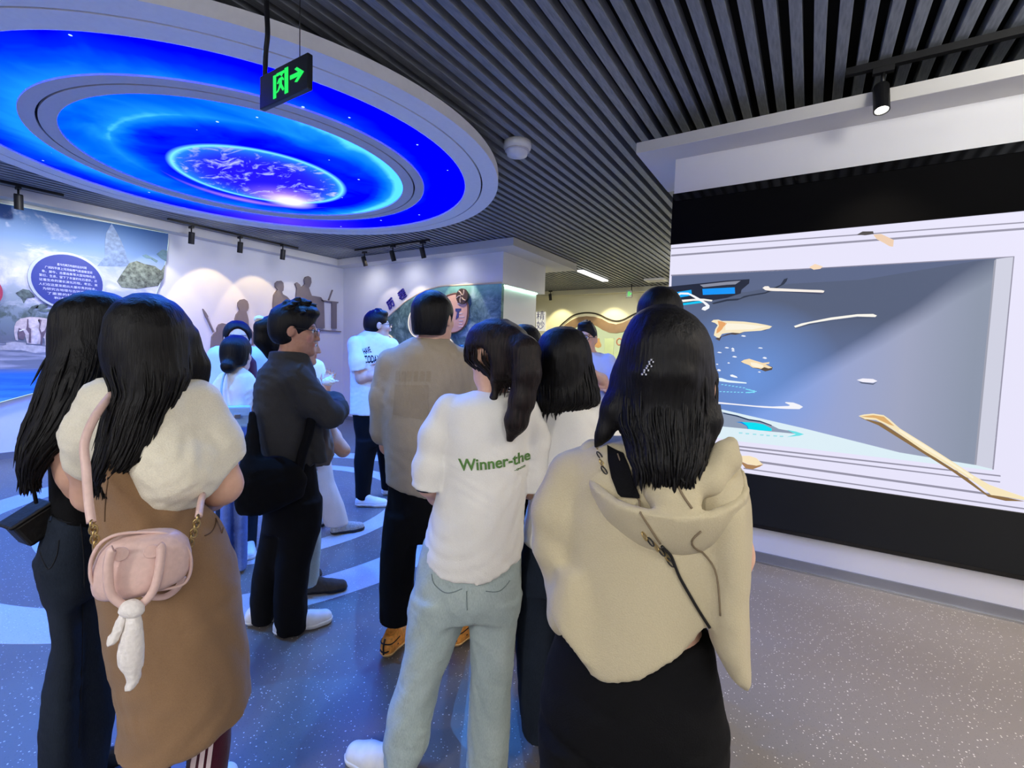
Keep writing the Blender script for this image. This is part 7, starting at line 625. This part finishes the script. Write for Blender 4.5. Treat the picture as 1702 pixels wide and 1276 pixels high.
def hair_ops(hd, kind):
    c = Vector(hd['c']); s = hd['s']; Rm = head_mat(hd); M = [[Rm[i][j] for j in range(3)] for i in range(3)]
    def el(p, r, k=.015, sub=False): return [('-el' if sub else 'el'), k * s, list(c + Rm @ (Vector(p) * s)), [q * s for q in r], M]
    def ch(pts, k=.012): return ['ch', k * s, [[*(c + Rm @ (Vector(p[:3]) * s)), p[3] * s] for p in pts]]
    if kind == 'crop':
        ops = [el((0, -.012, .038), (.078, .1, .09)), el((0, -.03, .0), (.0755, .083, .075)), el((0, .035, .1), (.058, .055, .032), .02)]
        rs = random.Random(5)
        for i in range(40):
            a = rs.uniform(0, 6.28); e = rs.uniform(.7, 1.5); q = Vector((.075 * math.cos(a) * math.cos(e), .095 * math.sin(a) * math.cos(e), .045 + .085 * math.sin(e))); ops.append(ch([(*q, .009), (*(q * 1.07 + Vector((0, .006, .004))), .004)], .006))
        face = [el((0, .12, -.025), (.082, .085, .085), .01, True), el((0, .05, -.11), (.12, .085, .075), .01, True), el((0, -.06, -.115), (.12, .09, .055), .01, True)]
    elif kind == 'bowl':
        ops = [el((0, -.016, .034), (.09, .108, .094)), el((0, -.03, -.01), (.086, .094, .085)), el((0, -.06, -.05), (.07, .055, .045))]
        face = [el((0, .125, -.03), (.085, .09, .09), .01, True), el((0, .05, -.11), (.12, .075, .095), .01, True), el((0, -.05, -.155), (.12, .12, .09), .01, True)]
    else:
        ops = [el((0, -.014, .04), (.088, .108, .096)), el((0, -.032, .0), (.083, .09, .09)), el((0, .05, .095), (.065, .06, .034), .02)]
        rs = random.Random(3)
        for i in range(46):
            a = rs.uniform(0, 6.28); e = rs.uniform(.35, 1.5); p = Vector((.08 * math.cos(a) * math.cos(e), .1 * math.sin(a) * math.cos(e) - .01, .05 + .085 * math.sin(e)))
            q = p * 1.12 + Vector((rs.uniform(-.02, .02), .03 + rs.uniform(-.015, .03), rs.uniform(-.004, .012))); ops.append(ch([(*p, .011), (*((p + q) / 2 + Vector((0, 0, .005))), .0085), (*q, .004)], .006))
        face = [el((0, .135, -.03), (.085, .088, .09), .01, True), el((0, .06, -.11), (.12, .075, .095), .01, True), el((0, -.06, -.14), (.12, .1, .065), .01, True)]
    for sx in (-1, 1): face.append(el((sx * .09, .005, -.03), (.03, .03, .05), .006, True))
    return ops + face
SKIN = {'skin': sr(222, 178, 152), 'skin_dark': sr(168, 122, 98)}
def glasses(hd, parent):
    c = Vector(hd['c']); s = hd['s']; Rm = head_mat(hd); T = lambda p: c + Rm @ (Vector(p) * s); geo = []; lens = []
    for sx in (-1, 1):
        ring = [T((sx * .033 + .024 * math.copysign(abs(math.cos(a)) ** .7, math.cos(a)), .112 - .004 * abs(math.cos(a)), .002 + .017 * math.copysign(abs(math.sin(a)) ** .7, math.sin(a)))) for a in (2 * math.pi * k / 20 for k in range(20))]
        geo.append(tube_geo(ring, .0017 * s, 6, True)); lens.append((ring, [tuple(range(20))]))
        geo.append(tube_geo([T((sx * .057, .108, .006)), T((sx * .076, .07, .008)), T((sx * .081, .0, .01)), T((sx * .08, -.02, -.006))], .0018 * s, 6))
    geo.append(tube_geo([T((-.009, .114, .006)), T((0, .117, .009)), T((.009, .114, .006))], .0016 * s, 6))
    V, Fc = join_geo(geo); g = mesh_obj('eyeglasses', V, Fc, 'black_metal', parent, True)
    V, Fc = join_geo(lens); mesh_obj('lens', V, Fc, 'lens', g)
def make_shoe(parent, heel, yaw, l, up, sole):
    s = l / .27; a = math.radians(yaw); T = lambda x, y, z: [heel[0] + (x * math.cos(a) + y * math.sin(a)) * s, heel[1] + (-x * math.sin(a) + y * math.cos(a)) * s, z * s]
    prof = lambda e: [['ch', .02, [[*T(0, .0, .04), (.034 + e) * s], [*T(0, .08, .042), (.036 + e) * s], [*T(.004, .15, .036), (.04 + e) * s], [*T(.0, .205, .03), (.036 + e) * s]]], ['ch', .02, [[*T(-.006, .14, .03), (.038 + e) * s], [*T(-.004, .2, .026), (.033 + e) * s]]]]
    o = sdf_obj('shoe', prof(0) + [['ch', .025, [[*T(0, .01, .07), .033 * s], [*T(0, .04, .095), .034 * s]]], ['ch', .02, [[*T(0, .06, .08), .03 * s], [*T(0, .13, .055), .027 * s]]], ['-el', .008, T(0, .022, .125), [.027 * s, .03 * s, .03 * s]], ['cut', [0, 0, .012 * s], [0, 0, -1]]], .006, up, parent)
    so = sdf_obj('sole', prof(.004) + [['cut', [0, 0, .03 * s], [0, 0, 1]], ['cut', [0, 0, .001], [0, 0, -1]]], .006, sole, o); so.name = 'sole'
    geo = [tube_geo(spline([T(-.026, y, .068 - (y - .07) * .28), T(-.008, y + .004, .094 - (y - .07) * .42), T(.008, y - .004, .094 - (y - .07) * .42), T(.026, y, .068 - (y - .07) * .28)], 3), .0028 * s, 5) for y in (.075, .092, .109, .126)]
    V, Fc = join_geo(geo); mesh_obj('laces', V, Fc, 'black_rubber' if up != 'white_leather' else 'white_rubber', o, True)
    if up == 'orange_mesh':
        geo = [tube_geo(spline([T(-.034, .04, .05), T(-.02, -.026, .045), T(0, -.034, .04), T(.02, -.026, .045), T(.034, .04, .05)], 4), .004 * s, 5), tube_geo(spline([T(0, -.034, .03), T(0, -.036, .07), T(0, -.024, .1)], 4), .0045 * s, 5), tube_geo(spline([T(-.036, .05, .08), T(-.03, -.01, .075), T(0, -.03, .078), T(.03, -.01, .075), T(.036, .05, .08)], 4), .003 * s, 5)]
        V, Fc = join_geo(geo); mesh_obj('heel_trim', V, Fc, 'black_rubber', o, True)
    return o
def strand_geo(rows, n, length, seed):
    # locks that run down over the hair, following its own sections, and end in loose tips
    rs = np.random.RandomState(seed); S = np.array(sorted(rows)); z0, z1 = S[0, 0], S[-1, 0]; geo = []
    at = lambda z, c: np.interp(z, S[:, 0], S[:, c])
    for i in range(n):
        an = rs.uniform(math.pi * .95, math.pi * 2.05) if rs.rand() < .8 else rs.uniform(0, 6.28); u, v = math.cos(an), math.sin(an)
        zs = z0 + (z1 - z0) * rs.uniform(.0, .75) ** 1.3; L = length * rs.uniform(.6, 1.5); ze = max(zs - L, z0 - rs.uniform(.0, .035)); pts = []; wob = rs.normal(size=2) * .004; f = rs.uniform(.965, 1.005)
        for q in np.linspace(0, 1, 7):
            z = zs + (ze - zs) * q; zc = max(z, z0 + .004); sh = f + .03 * math.sin(q * math.pi) * rs.rand()
            pts.append(Vector((at(zc, 1) + u * at(zc, 3) * sh + wob[0] * q * q, at(zc, 2) + v * at(zc, 4) * sh + wob[1] * q * q, z)))
        r = rs.uniform(.0016, .0045); geo.append(tube_geo(pts, [r * .3, r * .8, r, r, r * .9, r * .6, r * .12], 4, caps=False))
    return join_geo(geo)
LIBRARY = {}
def make_person(pd, i):
    hd = pd['head']
    for p in pd['parts']:
        if p['name'] == 'hair':   # seat the skull under its hair and let the hair cover it
            top = max(r[0] for op in p['ops'] if op[0] == 'st' for r in op[2]); hd['c'][2] = min(hd['c'][2], top - .124 * hd['s'])
            p['ops'] = [['grp', .02, hair_ops(hd, 'bowl')]] + list(p['ops'])
    root_ops = list(pd['body']) + head_ops(hd)
    body = sdf_obj('person', root_ops, pd['h'], 'skin', None); me = body.data; c = Vector(hd['c']); Ri = head_mat(hd).transposed(); s = hd['s']
    v = (o_v[body.name][0] - np.array(c)) @ np.array(Ri).T / s; base = np.array(SKIN[pd['skin']]); colr = np.tile(base, (len(v), 1))
    def paint(m, cc, a): colr[m] = colr[m] * (1 - a) + np.array(cc) * a
    x, y, z = v.T; front = y > .06
    paint(front & (np.abs(x) < .024) & (z > -.074) & (z < -.053), sr(176, 92, 84), .75)
    paint(front & (np.abs(np.abs(x) - .031) < .019) & (np.abs(z - .027 + .12 * (np.abs(x) - .031) ** 2 * 10) < .0045), sr(28, 20, 18), .85)
    paint(front & (np.abs(np.abs(x) - .03) < .015) & (np.abs(z - .012) < .003), sr(24, 16, 14), .8)
    paint(front & ((np.abs(x) - .042) ** 2 + (z + .03) ** 2 < .0005), sr(226, 150, 132), .35)
    at = me.color_attributes.new('tint', 'FLOAT_COLOR', 'POINT'); at.data.foreach_set('color', np.c_[colr, np.ones(len(colr))].astype(np.float32).ravel())
    body.location = (pd['base'][0], pd['base'][1], 0); body.rotation_euler = (0, 0, pd['yaw']); tag(body, pd['label'], 'person')
    parts = {}
    for j, p in enumerate(pd['parts']):
        o = sdf_obj(p['name'], p['ops'], p['h'], p['mat'], body, p.get('folds'), i * 31 + j); parts.setdefault(p['name'], o)
        if p.get('strands'): V, Fc = strand_geo(max((op[2] for op in p['ops'] if op[0] == 'st'), key=len), *p['strands'], i); mesh_obj('hair_strands', V, Fc, p['mat'], o, True)
    if pd.get('hairtype'): parts['hair'] = sdf_obj('hair', hair_ops(hd, pd['hairtype']), min(pd['h'], .008), 'hair', body, (.002, 30, 's'), i)
    T = lambda p: c + head_mat(hd) @ (Vector(p) * s)
    for sx in (-1, 1):
        bm = bmesh.new(); bmesh.ops.create_uvsphere(bm, u_segments=12, v_segments=8, radius=.0118 * s); e = bm_obj('eye', bm, 'eye_white', body, True); e.location = T((sx * .03, .0795, .004))
        bm = bmesh.new(); bmesh.ops.create_uvsphere(bm, u_segments=10, v_segments=6, radius=.0062 * s); r = bm_obj('iris', bm, 'iris', e, True); r.location = head_mat(hd) @ Vector((0, .0078 * s, 0))
    if pd.get('glasses'): glasses(hd, body)
    for sh in pd.get('shoes', ()): make_shoe(body, sh['heel'], sh['yaw'], sh['l'], sh['up'], sh['sole'])
    return body, parts
# ------------------------------------------------------------------ the visitors
P_ = []
for i, pd in enumerate(PEOPLE): P_.append(make_person(pd, i))
def frame(i): pd = PEOPLE[i]; return pd['base'], pd['yaw']
def attach_empty(name, i, label, cat):
    o = tag(empty(name, (PEOPLE[i]['base'][0], PEOPLE[i]['base'][1], 0), PEOPLE[i]['yaw']), label, cat); return o
def letter_row(text, c, width, an, hs, target, mat):
    V, Fc = text_geo(text, .1, .0022); W_ = max(p.x for p in V) - min(p.x for p in V); k_ = width / W_
    place = lambda p: (c[0] + p.x * math.cos(an) * k_ - p.y * math.sin(an) * hs, 0, c[1] + p.x * math.sin(an) * k_ + p.y * math.cos(an) * hs)
    # one mesh per character
    x0 = min(p.x for p in V)
    for i, ch in enumerate(text):
        a = text_geo(text[:i + 1], .1, .0022)[0]; wid = max(p.x for p in a) - min(p.x for p in a); Vc, Fcc = text_geo(ch, .1, .0022)
        right = max(p.x for p in Vc); sh = x0 + wid - right; yc = 0
        project('letter', [place(Vector((p.x + sh, p.y + yc, 0))) for p in Vc], Fcc, [target], mat, target, .003)
plain('ink_green', sr(86, 128, 60), .8); plain('ink_black', sr(24, 22, 28), .8)
tee = P_[5][1]['t_shirt']
letter_row('Winner-the', (0.1494, 1.1093), 0.2372, 0.1025, 0.500, tee, 'ink_green')
letter_row('-ooo', (0.2288, 1.0854), 0.0421, 0.1786, 0.140, tee, 'ink_green')
tee = P_[3][1]['t_shirt']
letter_row('HAVE', (0.0026, 1.4437), 0.0658, 0.3634, 0.750, tee, 'ink_black')
letter_row('TODAY', (0.0475, 1.3669), 0.1298, 0.0670, 0.950, tee, 'ink_black')
V, Fc = tube_geo([(-0.007, 0, 1.341), (0.123, 0, 1.366)], .004, 4); project('underline', V, Fc, [tee], 'ink_black', tee, .003)
tee = P_[4][1]['t_shirt']
def grid_patch(q, n):
    V = []; Fc = []
    for j in range(n + 1):
        for i in range(n + 1):
            u, v = i / n, j / n; V.append((*(0, 0, 0),)); a = [q[0][k] * (1 - u) + q[1][k] * u for k in (0, 1)]; b = [q[3][k] * (1 - u) + q[2][k] * u for k in (0, 1)]; V[-1] = (a[0] * (1 - v) + b[0] * v, 0, a[1] * (1 - v) + b[1] * v)
    for j in range(n):
        for i in range(n): Fc.append((j * (n + 1) + i, j * (n + 1) + i + 1, (j + 1) * (n + 1) + i + 1, (j + 1) * (n + 1) + i))
    return V, Fc
V, Fc = grid_patch([[-0.154, 1.296], [-0.003, 1.298], [-0.0, 1.137], [-0.162, 1.158]], 8); project('faded_print', V, Fc, [tee], 'faded_print', tee, 0.003)
V, Fc = grid_patch([[-0.152, 1.358], [-0.133, 1.359], [-0.135, 1.312], [-0.154, 1.312]], 3); project('faded_print', V, Fc, [tee], 'faded_print', tee, 0.003)
V, Fc = grid_patch([[-0.125, 1.359], [-0.107, 1.359], [-0.109, 1.313], [-0.127, 1.312]], 3); project('faded_print', V, Fc, [tee], 'faded_print', tee, 0.003)
V, Fc = grid_patch([[-0.099, 1.36], [-0.08, 1.36], [-0.082, 1.313], [-0.101, 1.313]], 3); project('faded_print', V, Fc, [tee], 'faded_print', tee, 0.003)
V, Fc = grid_patch([[-0.069, 1.36], [-0.05, 1.361], [-0.052, 1.314], [-0.071, 1.314]], 3); project('faded_print', V, Fc, [tee], 'faded_print', tee, 0.003)
V, Fc = grid_patch([[-0.04, 1.361], [-0.021, 1.361], [-0.023, 1.315], [-0.041, 1.314]], 3); project('faded_print', V, Fc, [tee], 'faded_print', tee, 0.003)
V, Fc = grid_patch([[-0.013, 1.362], [0.006, 1.362], [0.005, 1.315], [-0.014, 1.315]], 3); project('faded_print', V, Fc, [tee], 'faded_print', tee, 0.003)
plain('stripe_white', sr(225, 205, 205), .8); tt = P_[1][1]['track_trousers']
V, Fc = grid_patch([[0.081, 0.397], [0.091, 0.399], [0.075, 0.249], [0.065, 0.249]], 6); project('stripe', V, Fc, [tt], 'stripe_white', tt, 0.003)
V, Fc = grid_patch([[0.096, 0.389], [0.107, 0.391], [0.091, 0.24], [0.08, 0.239]], 6); project('stripe', V, Fc, [tt], 'stripe_white', tt, 0.003)
V, Fc = grid_patch([[0.113, 0.381], [0.124, 0.382], [0.107, 0.231], [0.096, 0.23]], 6); project('stripe', V, Fc, [tt], 'stripe_white', tt, 0.003)
hd_ = P_[7][1]['hood']; tp = P_[7][1]['hooded_top']
S_ = [[-0.135, 1.267, -0.098, 1.259], [-0.127, 1.241, -0.084, 1.238], [-0.116, 1.213, -0.071, 1.211], [-0.101, 1.186, -0.059, 1.188], [-0.094, 1.181, -0.059, 1.183]]; V = []; Fc = []
for a in S_: V += [(a[0] + (a[2] - a[0]) * k / 6, 0, a[1] + (a[3] - a[1]) * k / 6) for k in range(7)]
for i in range(len(S_) - 1): Fc += [(i * 7 + k, i * 7 + k + 1, i * 7 + 8 + k, i * 7 + 7 + k) for k in range(6)]
project('under_layer', V, Fc, [hd_, tp], 'black_cloth', P_[7][0], 0.006)
plain('seam_brown', sr(120, 104, 80), .8)
def surf_tube(name, pts, r, targets, mat, parent, off):
    S_ = spline(pts, 6); trees = [bvh(t_) for t_ in targets]; out = []
    for p in S_:
        best = None
        for tr in trees:
            h_ = tr.ray_cast(Vector((p.x, -1.2, p.z)), Vector((0, 1, 0)))
            if h_[0] is not None and (best is None or h_[3] < best[3]): best = h_
        out.append(best[0] - Vector((0, off, 0)) if best else p)
    return tube(name, out, r, mat, parent, 6)
surf_tube('seam', [[-0.109, -0.15, 1.255], [-0.071, -0.15, 1.195], [-0.038, -0.15, 1.145], [-0.017, -0.15, 1.111]], 0.0022, [hd_, tp], 'seam_brown', hd_, 0.002)
surf_tube('seam', [[0.051, -0.15, 1.145], [0.038, -0.15, 1.115], [0.081, -0.15, 1.061], [0.095, -0.15, 0.975]], 0.0018, [hd_, tp], 'seam_brown', tp, 0.002)
surf_tube('seam', [[-0.0, -0.15, 1.249], [0.01, -0.15, 1.217], [0.034, -0.15, 1.184]], 0.0022, [hd_, tp], 'seam_brown', hd_, 0.002)
bag = attach_empty('crossbody_bag', 7, 'dark cord strap with gold chain crossing the beige hooded top', 'bag')
surf_tube('strap', [[-0.014, -0.15, 1.106], [0.003, -0.15, 1.083], [0.02, -0.15, 1.044], [0.043, -0.15, 1.003], [0.063, -0.15, 0.967], [0.079, -0.15, 0.941]], 0.003, [hd_, tp], 'black_leather', bag, 0.004)
for pts in ([[-0.045, -0.15, 1.123], [-0.034, -0.15, 1.113], [-0.024, -0.15, 1.103], [-0.014, -0.15, 1.092], [-0.005, -0.15, 1.081], [0.002, -0.15, 1.071]], [[-0.155, -0.15, 1.259], [-0.146, -0.15, 1.247], [-0.139, -0.15, 1.235], [-0.132, -0.15, 1.223]]):
    for k, p in enumerate(pts):
        best = min((h_[0].y for h_ in (bvh(t_).ray_cast(Vector((p[0], -1.2, p[2])), Vector((0, 1, 0))) for t_ in (hd_, tp)) if h_[0] is not None), default=-.15)
        R_ = [(p[0] + .004 * math.cos(a) * (1 if k % 2 else .5) + .005 * math.sin(a), best - .005 + (.003 * math.cos(a) if not k % 2 else 0), p[2] - .0075 * math.sin(a)) for a in (2 * math.pi * m / 10 for m in range(10))]; tube('chain_link', R_, .0015, 'black_metal' if k % 2 else 'gold_metal', bag, 5, True)
V, Fc = tube_geo([(-0.085, .26, .95), (0.115, .26, .95)], .06, 10); mesh_obj('pouch', V, Fc, 'black_leather', bag, True)
hr = P_[7][1]['hair']; geo = []
for k, p in enumerate([[-0.062, -0.13, 1.42], [-0.058, -0.13, 1.428], [-0.053, -0.13, 1.436], [-0.05, -0.13, 1.444]]):
    h_ = bvh(hr).ray_cast(Vector((p[0], -1.2, p[2])), Vector((0, 1, 0))); y_ = h_[0].y if h_[0] is not None else p[1]
    for m in range(3): geo.append(([Vector(v) * .003 + Vector((p[0] + (m - 1) * .0035, y_ - .004, p[2] + (m % 2) * .004)) for v in lathe_geo([(.0, -1), (.8, -.5), (.8, .5), (0, 1)], 6)[0]], lathe_geo([(.0, -1), (.8, -.5), (.8, .5), (0, 1)], 6)[1]))
V, Fc = join_geo(geo); mesh_obj('hair_clip', V, Fc, 'steel', hr)
tube('wristband', [(-0.068 + .036 * math.cos(a), 0.05 + .036 * math.sin(a), 0.98) for a in (2 * math.pi * k / 20 for k in range(20))], .007, 'navy_cloth', P_[5][0], 8, True)
geo = []; tee = P_[5][1]['t_shirt']
bag = attach_empty('handbag', 1, 'small pink dome handbag with white lace scarf, hanging over the brown pinafore dress', 'bag')
sdf_obj('bag_body', [['st', 0.02, [[0.903, -0.045, -0.25, 0.054, 0.03], [0.908, -0.033, -0.25, 0.072, 0.045], [0.918, -0.028, -0.25, 0.082, 0.055], [0.937, -0.025, -0.25, 0.088, 0.06], [0.971, -0.022, -0.25, 0.088, 0.06], [1.005, -0.02, -0.25, 0.079, 0.055], [1.026, -0.021, -0.25, 0.061, 0.04], [1.034, -0.022, -0.25, 0.035, 0.02]], 2.0]], .006, 'pink_leather', bag)
tube('piping', spline([[-0.056, -0.268, 1.044], [-0.021, -0.268, 1.039], [0.013, -0.268, 1.03], [0.041, -0.268, 1.01], [0.059, -0.268, 0.979], [0.063, -0.268, 0.943], [0.056, -0.268, 0.913], [0.04, -0.268, 0.901], [0.001, -0.268, 0.903], [-0.048, -0.268, 0.912], [-0.087, -0.268, 0.923], [-0.103, -0.268, 0.938], [-0.11, -0.268, 0.964], [-0.108, -0.268, 0.999], [-0.096, -0.268, 1.027], [-0.079, -0.268, 1.04]], 4, True), .0035, 'pink_leather', bag, 6, True)
h1 = tube('handle', spline([[-0.07, -0.318, 1.031], [-0.074, -0.318, 1.026], [-0.079, -0.318, 0.992], [-0.076, -0.318, 0.94], [-0.056, -0.318, 0.908], [-0.04, -0.318, 0.899], [-0.022, -0.318, 0.905], [-0.006, -0.318, 0.927], [0.003, -0.318, 0.964], [0.008, -0.318, 1.013], [0.004, -0.318, 1.022]], 5), .0085, 'pink_leather', bag, 10)
tube('handle', spline([[-0.04, -0.195, 0.895], [-0.028, -0.195, 0.875], [-0.013, -0.195, 0.86], [0.015, -0.195, 0.852], [0.038, -0.195, 0.865], [0.05, -0.195, 0.891]], 5), .0075, 'pink_leather', bag, 10)
V, Fc = lathe_geo([(0, .002), (.014, .002), (.015, 0)], 20); mesh_obj('handle_tab', [(-0.06 + v[0], -0.313 - v[2] + .004, 1.015 + v[1]) for v in V], Fc, 'pink_leather', bag, False)
V, Fc = lathe_geo([(0, .002), (.014, .002), (.015, 0)], 20); mesh_obj('handle_tab', [(-0.008 + v[0], -0.313 - v[2] + .004, 1.008 + v[1]) for v in V], Fc, 'pink_leather', bag, False)
tube('strap', spline([[-0.081, -0.06, 1.325], [-0.106, -0.12, 1.283], [-0.123, -0.16, 1.228], [-0.119, -0.19, 1.174], [-0.115, -0.21, 1.112], [-0.109, -0.235, 1.068]], 5), .009, 'pink_leather', bag, 8)
for pts in ([[-0.108, -0.24, 1.064], [-0.106, -0.24, 1.053], [-0.104, -0.24, 1.043], [-0.104, -0.24, 1.032], [-0.103, -0.24, 1.021]], [[0.08, -0.22, 1.035], [0.077, -0.22, 1.024], [0.074, -0.22, 1.013], [0.071, -0.22, 1.002], [0.067, -0.22, 0.991], [0.064, -0.22, 0.98]]):
    for k, p in enumerate(pts): tube('chain_link', [(p[0] + .007 * math.cos(a) * (1 if k % 2 else .35), p[1] + (.007 * math.cos(a) if not k % 2 else 0), p[2] + .011 * math.sin(a)) for a in (2 * math.pi * m / 10 for m in range(10))], .002, 'gold_metal', bag, 5, True)
tube('strap', spline([[0.096, -0.12, 1.066], [0.088, -0.17, 1.052], [0.082, -0.21, 1.038]], 4), .008, 'pink_leather', bag, 8)
scarf = attach_empty('lace_scarf', 1, 'white lace scarf knotted on the pink handbag handle', 'scarf')
sdf_obj('knot', [['el', .01, [-0.045, -0.325, 0.902], [.02, .018, .018]], ['el', .01, [-0.037, -0.333, 0.896], [.016, .014, .014]]], .004, 'lace', scarf, (.003, 30, 'd'), 3)
sdf_obj('scarf_tail', [['st', 0.01, [[0.839, -0.078, -0.33, 0.006, 0.012], [0.843, -0.074, -0.33, 0.01, 0.014], [0.861, -0.067, -0.33, 0.009, 0.013], [0.883, -0.06, -0.328, 0.007, 0.01], [0.903, -0.055, -0.325, 0.004, 0.006]], 2.0]], .0045, 'lace', scarf, (.005, 34, 'v'), 4); sdf_obj('scarf_tail', [['st', 0.01, [[0.732, -0.051, -0.332, 0.008, 0.01], [0.748, -0.041, -0.332, 0.011, 0.012], [0.77, -0.043, -0.332, 0.015, 0.015], [0.79, -0.046, -0.332, 0.022, 0.018], [0.815, -0.045, -0.332, 0.023, 0.019], [0.847, -0.042, -0.332, 0.019, 0.018], [0.877, -0.04, -0.33, 0.014, 0.016], [0.899, -0.042, -0.325, 0.01, 0.012]], 2.0]], .0045, 'lace', scarf, (.006, 34, 'v'), 6)
bag = attach_empty('shoulder_bag', 0, 'small black flap bag on a thin strap behind the flared jeans', 'bag')
bm = bmesh.new(); addbox(bm, -.047, .047, -.034, .034, -.042, .034, .009); o = bm_obj('bag_body', bm, 'black_leather', bag, False); o.location = [-0.057, -0.01, 0.943]; o.rotation_euler = (0, -.5, .4)
bm = bmesh.new(); addbox(bm, -.053, .05, -.038, .038, .029, .041, .005); o2 = bm_obj('flap', bm, 'black_leather', bag, False); o2.location = [-0.057, -0.01, 0.943]; o2.rotation_euler = (0, -.5, .4)
tube('strap', spline([[-0.067, -0.09, 1.166], [-0.064, -0.085, 1.125], [-0.057, -0.06, 1.062], [-0.052, -0.03, 1.002]], 5), .0045, 'black_leather', bag, 6)
bag = attach_empty('tote_bag', 2, 'large soft black tote bag slung behind the charcoal shirt', 'bag')
sdf_obj('bag_body', [['st', 0.02, [[0.678, -0.114, -0.17, 0.064, 0.04], [0.696, -0.096, -0.17, 0.096, 0.06], [0.737, -0.054, -0.17, 0.146, 0.065], [0.821, -0.041, -0.17, 0.151, 0.06], [0.892, -0.052, -0.16, 0.131, 0.05], [0.935, -0.082, -0.15, 0.082, 0.03]], 2.0], ['st', 0.02, [[0.853, -0.127, -0.15, 0.052, 0.04], [0.936, -0.128, -0.14, 0.042, 0.035], [1.046, -0.128, -0.12, 0.027, 0.02], [1.145, -0.129, -0.1, 0.012, 0.012]], 2.0]], .009, 'black_cloth', bag, (.006, 10, 'd'), 4)
tube('strap', spline([[0.13, -0.13, 1.112], [0.112, -0.135, 1.022], [0.087, -0.14, 0.944], [0.068, -0.16, 0.853]], 5), .022, 'black_cloth', bag, 8)
bag = attach_empty('shoulder_bag', 10, 'sky blue flap handbag with metal clasp carried by the low-bun person', 'bag')
box('bag_body', -0.056, 0.095, -.19, -.12, 0.959, 1.079, 'sky_leather', bag, .014); box('flap', -0.052000000000000005, 0.091, -.2, -.115, 1.029, 1.089, 'sky_leather', bag, .008); box('clasp', 0.002, 0.037, -.207, -.198, 1.019, 1.044, 'steel', bag, .003)
tube('strap', spline([[-0.05, -0.15, 1.063], [-0.062, -0.13, 1.178], [-0.049, -0.1, 1.267], [-0.025, -0.02, 1.296]], 5), .006, 'sky_leather', bag, 6)
tis = sdf_obj('paper_tissue', [['el', .01, [0, 0, 0], [.045, .03, .03]], ['ch', .008, [[.02, 0, .0, .012], [.07, 0, .004, .004]]], ['ch', .008, [[0, 0, .02, .014], [.03, 0, .05, .005]]]], .006, 'lace', None, (.008, 30, 'd'), 2); tis.location = (-3.08, 2.36, 0); tis.data.transform(Matrix.Translation([-0.066, -0.17, 1.211])); tis.rotation_euler = (0, 0, 0.917); tag(tis, 'crumpled white tissue held out beyond the charcoal sleeve', 'tissue')
jk = sdf_obj('draped_jacket', [['st', 0.02, [[0.796, 0.008, -0.13, 0.052, 0.04], [0.854, 0.019, -0.13, 0.066, 0.055], [0.94, 0.016, -0.13, 0.057, 0.05], [1.042, 0.012, -0.12, 0.041, 0.03]], 2.0]], .009, 'taupe_cloth', None, (.012, 12, 'v'), 8); jk.location = (-2.42, 1.72, 0); jk.rotation_euler = (0, 0, 0.953); tag(jk, 'taupe jacket draped over the arm in front of the charcoal shirt', 'jacket')
fj = P_[5][1]['jeans']
surf_tube('pocket_seam', [[-0.047, -0.14, 0.741], [-0.036, -0.14, 0.71], [0.003, -0.14, 0.693], [0.05, -0.14, 0.707]], 0.0016, [fj], 'seam_dark', fj, 0.001)
surf_tube('pocket_seam', [[0.126, -0.14, 0.696], [0.172, -0.14, 0.689], [0.207, -0.14, 0.713]], 0.0016, [fj], 'seam_dark', fj, 0.001)
surf_tube('seat_seam', [[0.065, -0.14, 0.701], [0.066, -0.14, 0.671], [0.068, -0.14, 0.64]], 0.0016, [fj], 'seam_dark', fj, 0.001)
aj = P_[0][1]['jeans']
surf_tube('pocket_seam', [[-0.049, -0.12, 0.871], [-0.032, -0.12, 0.833], [-0.015, -0.12, 0.865], [-0.009, -0.12, 0.907]], 0.0016, [aj], 'seam_navy', aj, 0.001)
surf_tube('waist_seam', [[-0.028, -0.12, 0.971], [0.006, -0.12, 0.953], [0.055, -0.12, 0.945]], 0.002, [aj], 'seam_navy', aj, 0.001)
surf_tube('leg_seam', [[0.035, -0.12, 0.953], [0.04, -0.12, 0.812], [0.032, -0.12, 0.554], [0.019, -0.12, 0.277]], 0.0016, [aj], 'seam_navy', aj, 0.001)
bd = P_[1][1]['pinafore_dress']; plain('seam_tan', sr(98, 74, 52), .9)
surf_tube('pocket_edge', [[0.1, -0.17, 0.956], [0.117, -0.17, 0.956], [0.131, -0.17, 0.967], [0.136, -0.17, 0.987]], 0.0018, [bd], 'seam_tan', bd, 0.001)
surf_tube('back_seam', [[-0.086, -0.17, 1.138], [-0.094, -0.17, 1.07], [-0.096, -0.17, 1.029]], 0.0014, [bd], 'seam_tan', bd, 0.001)
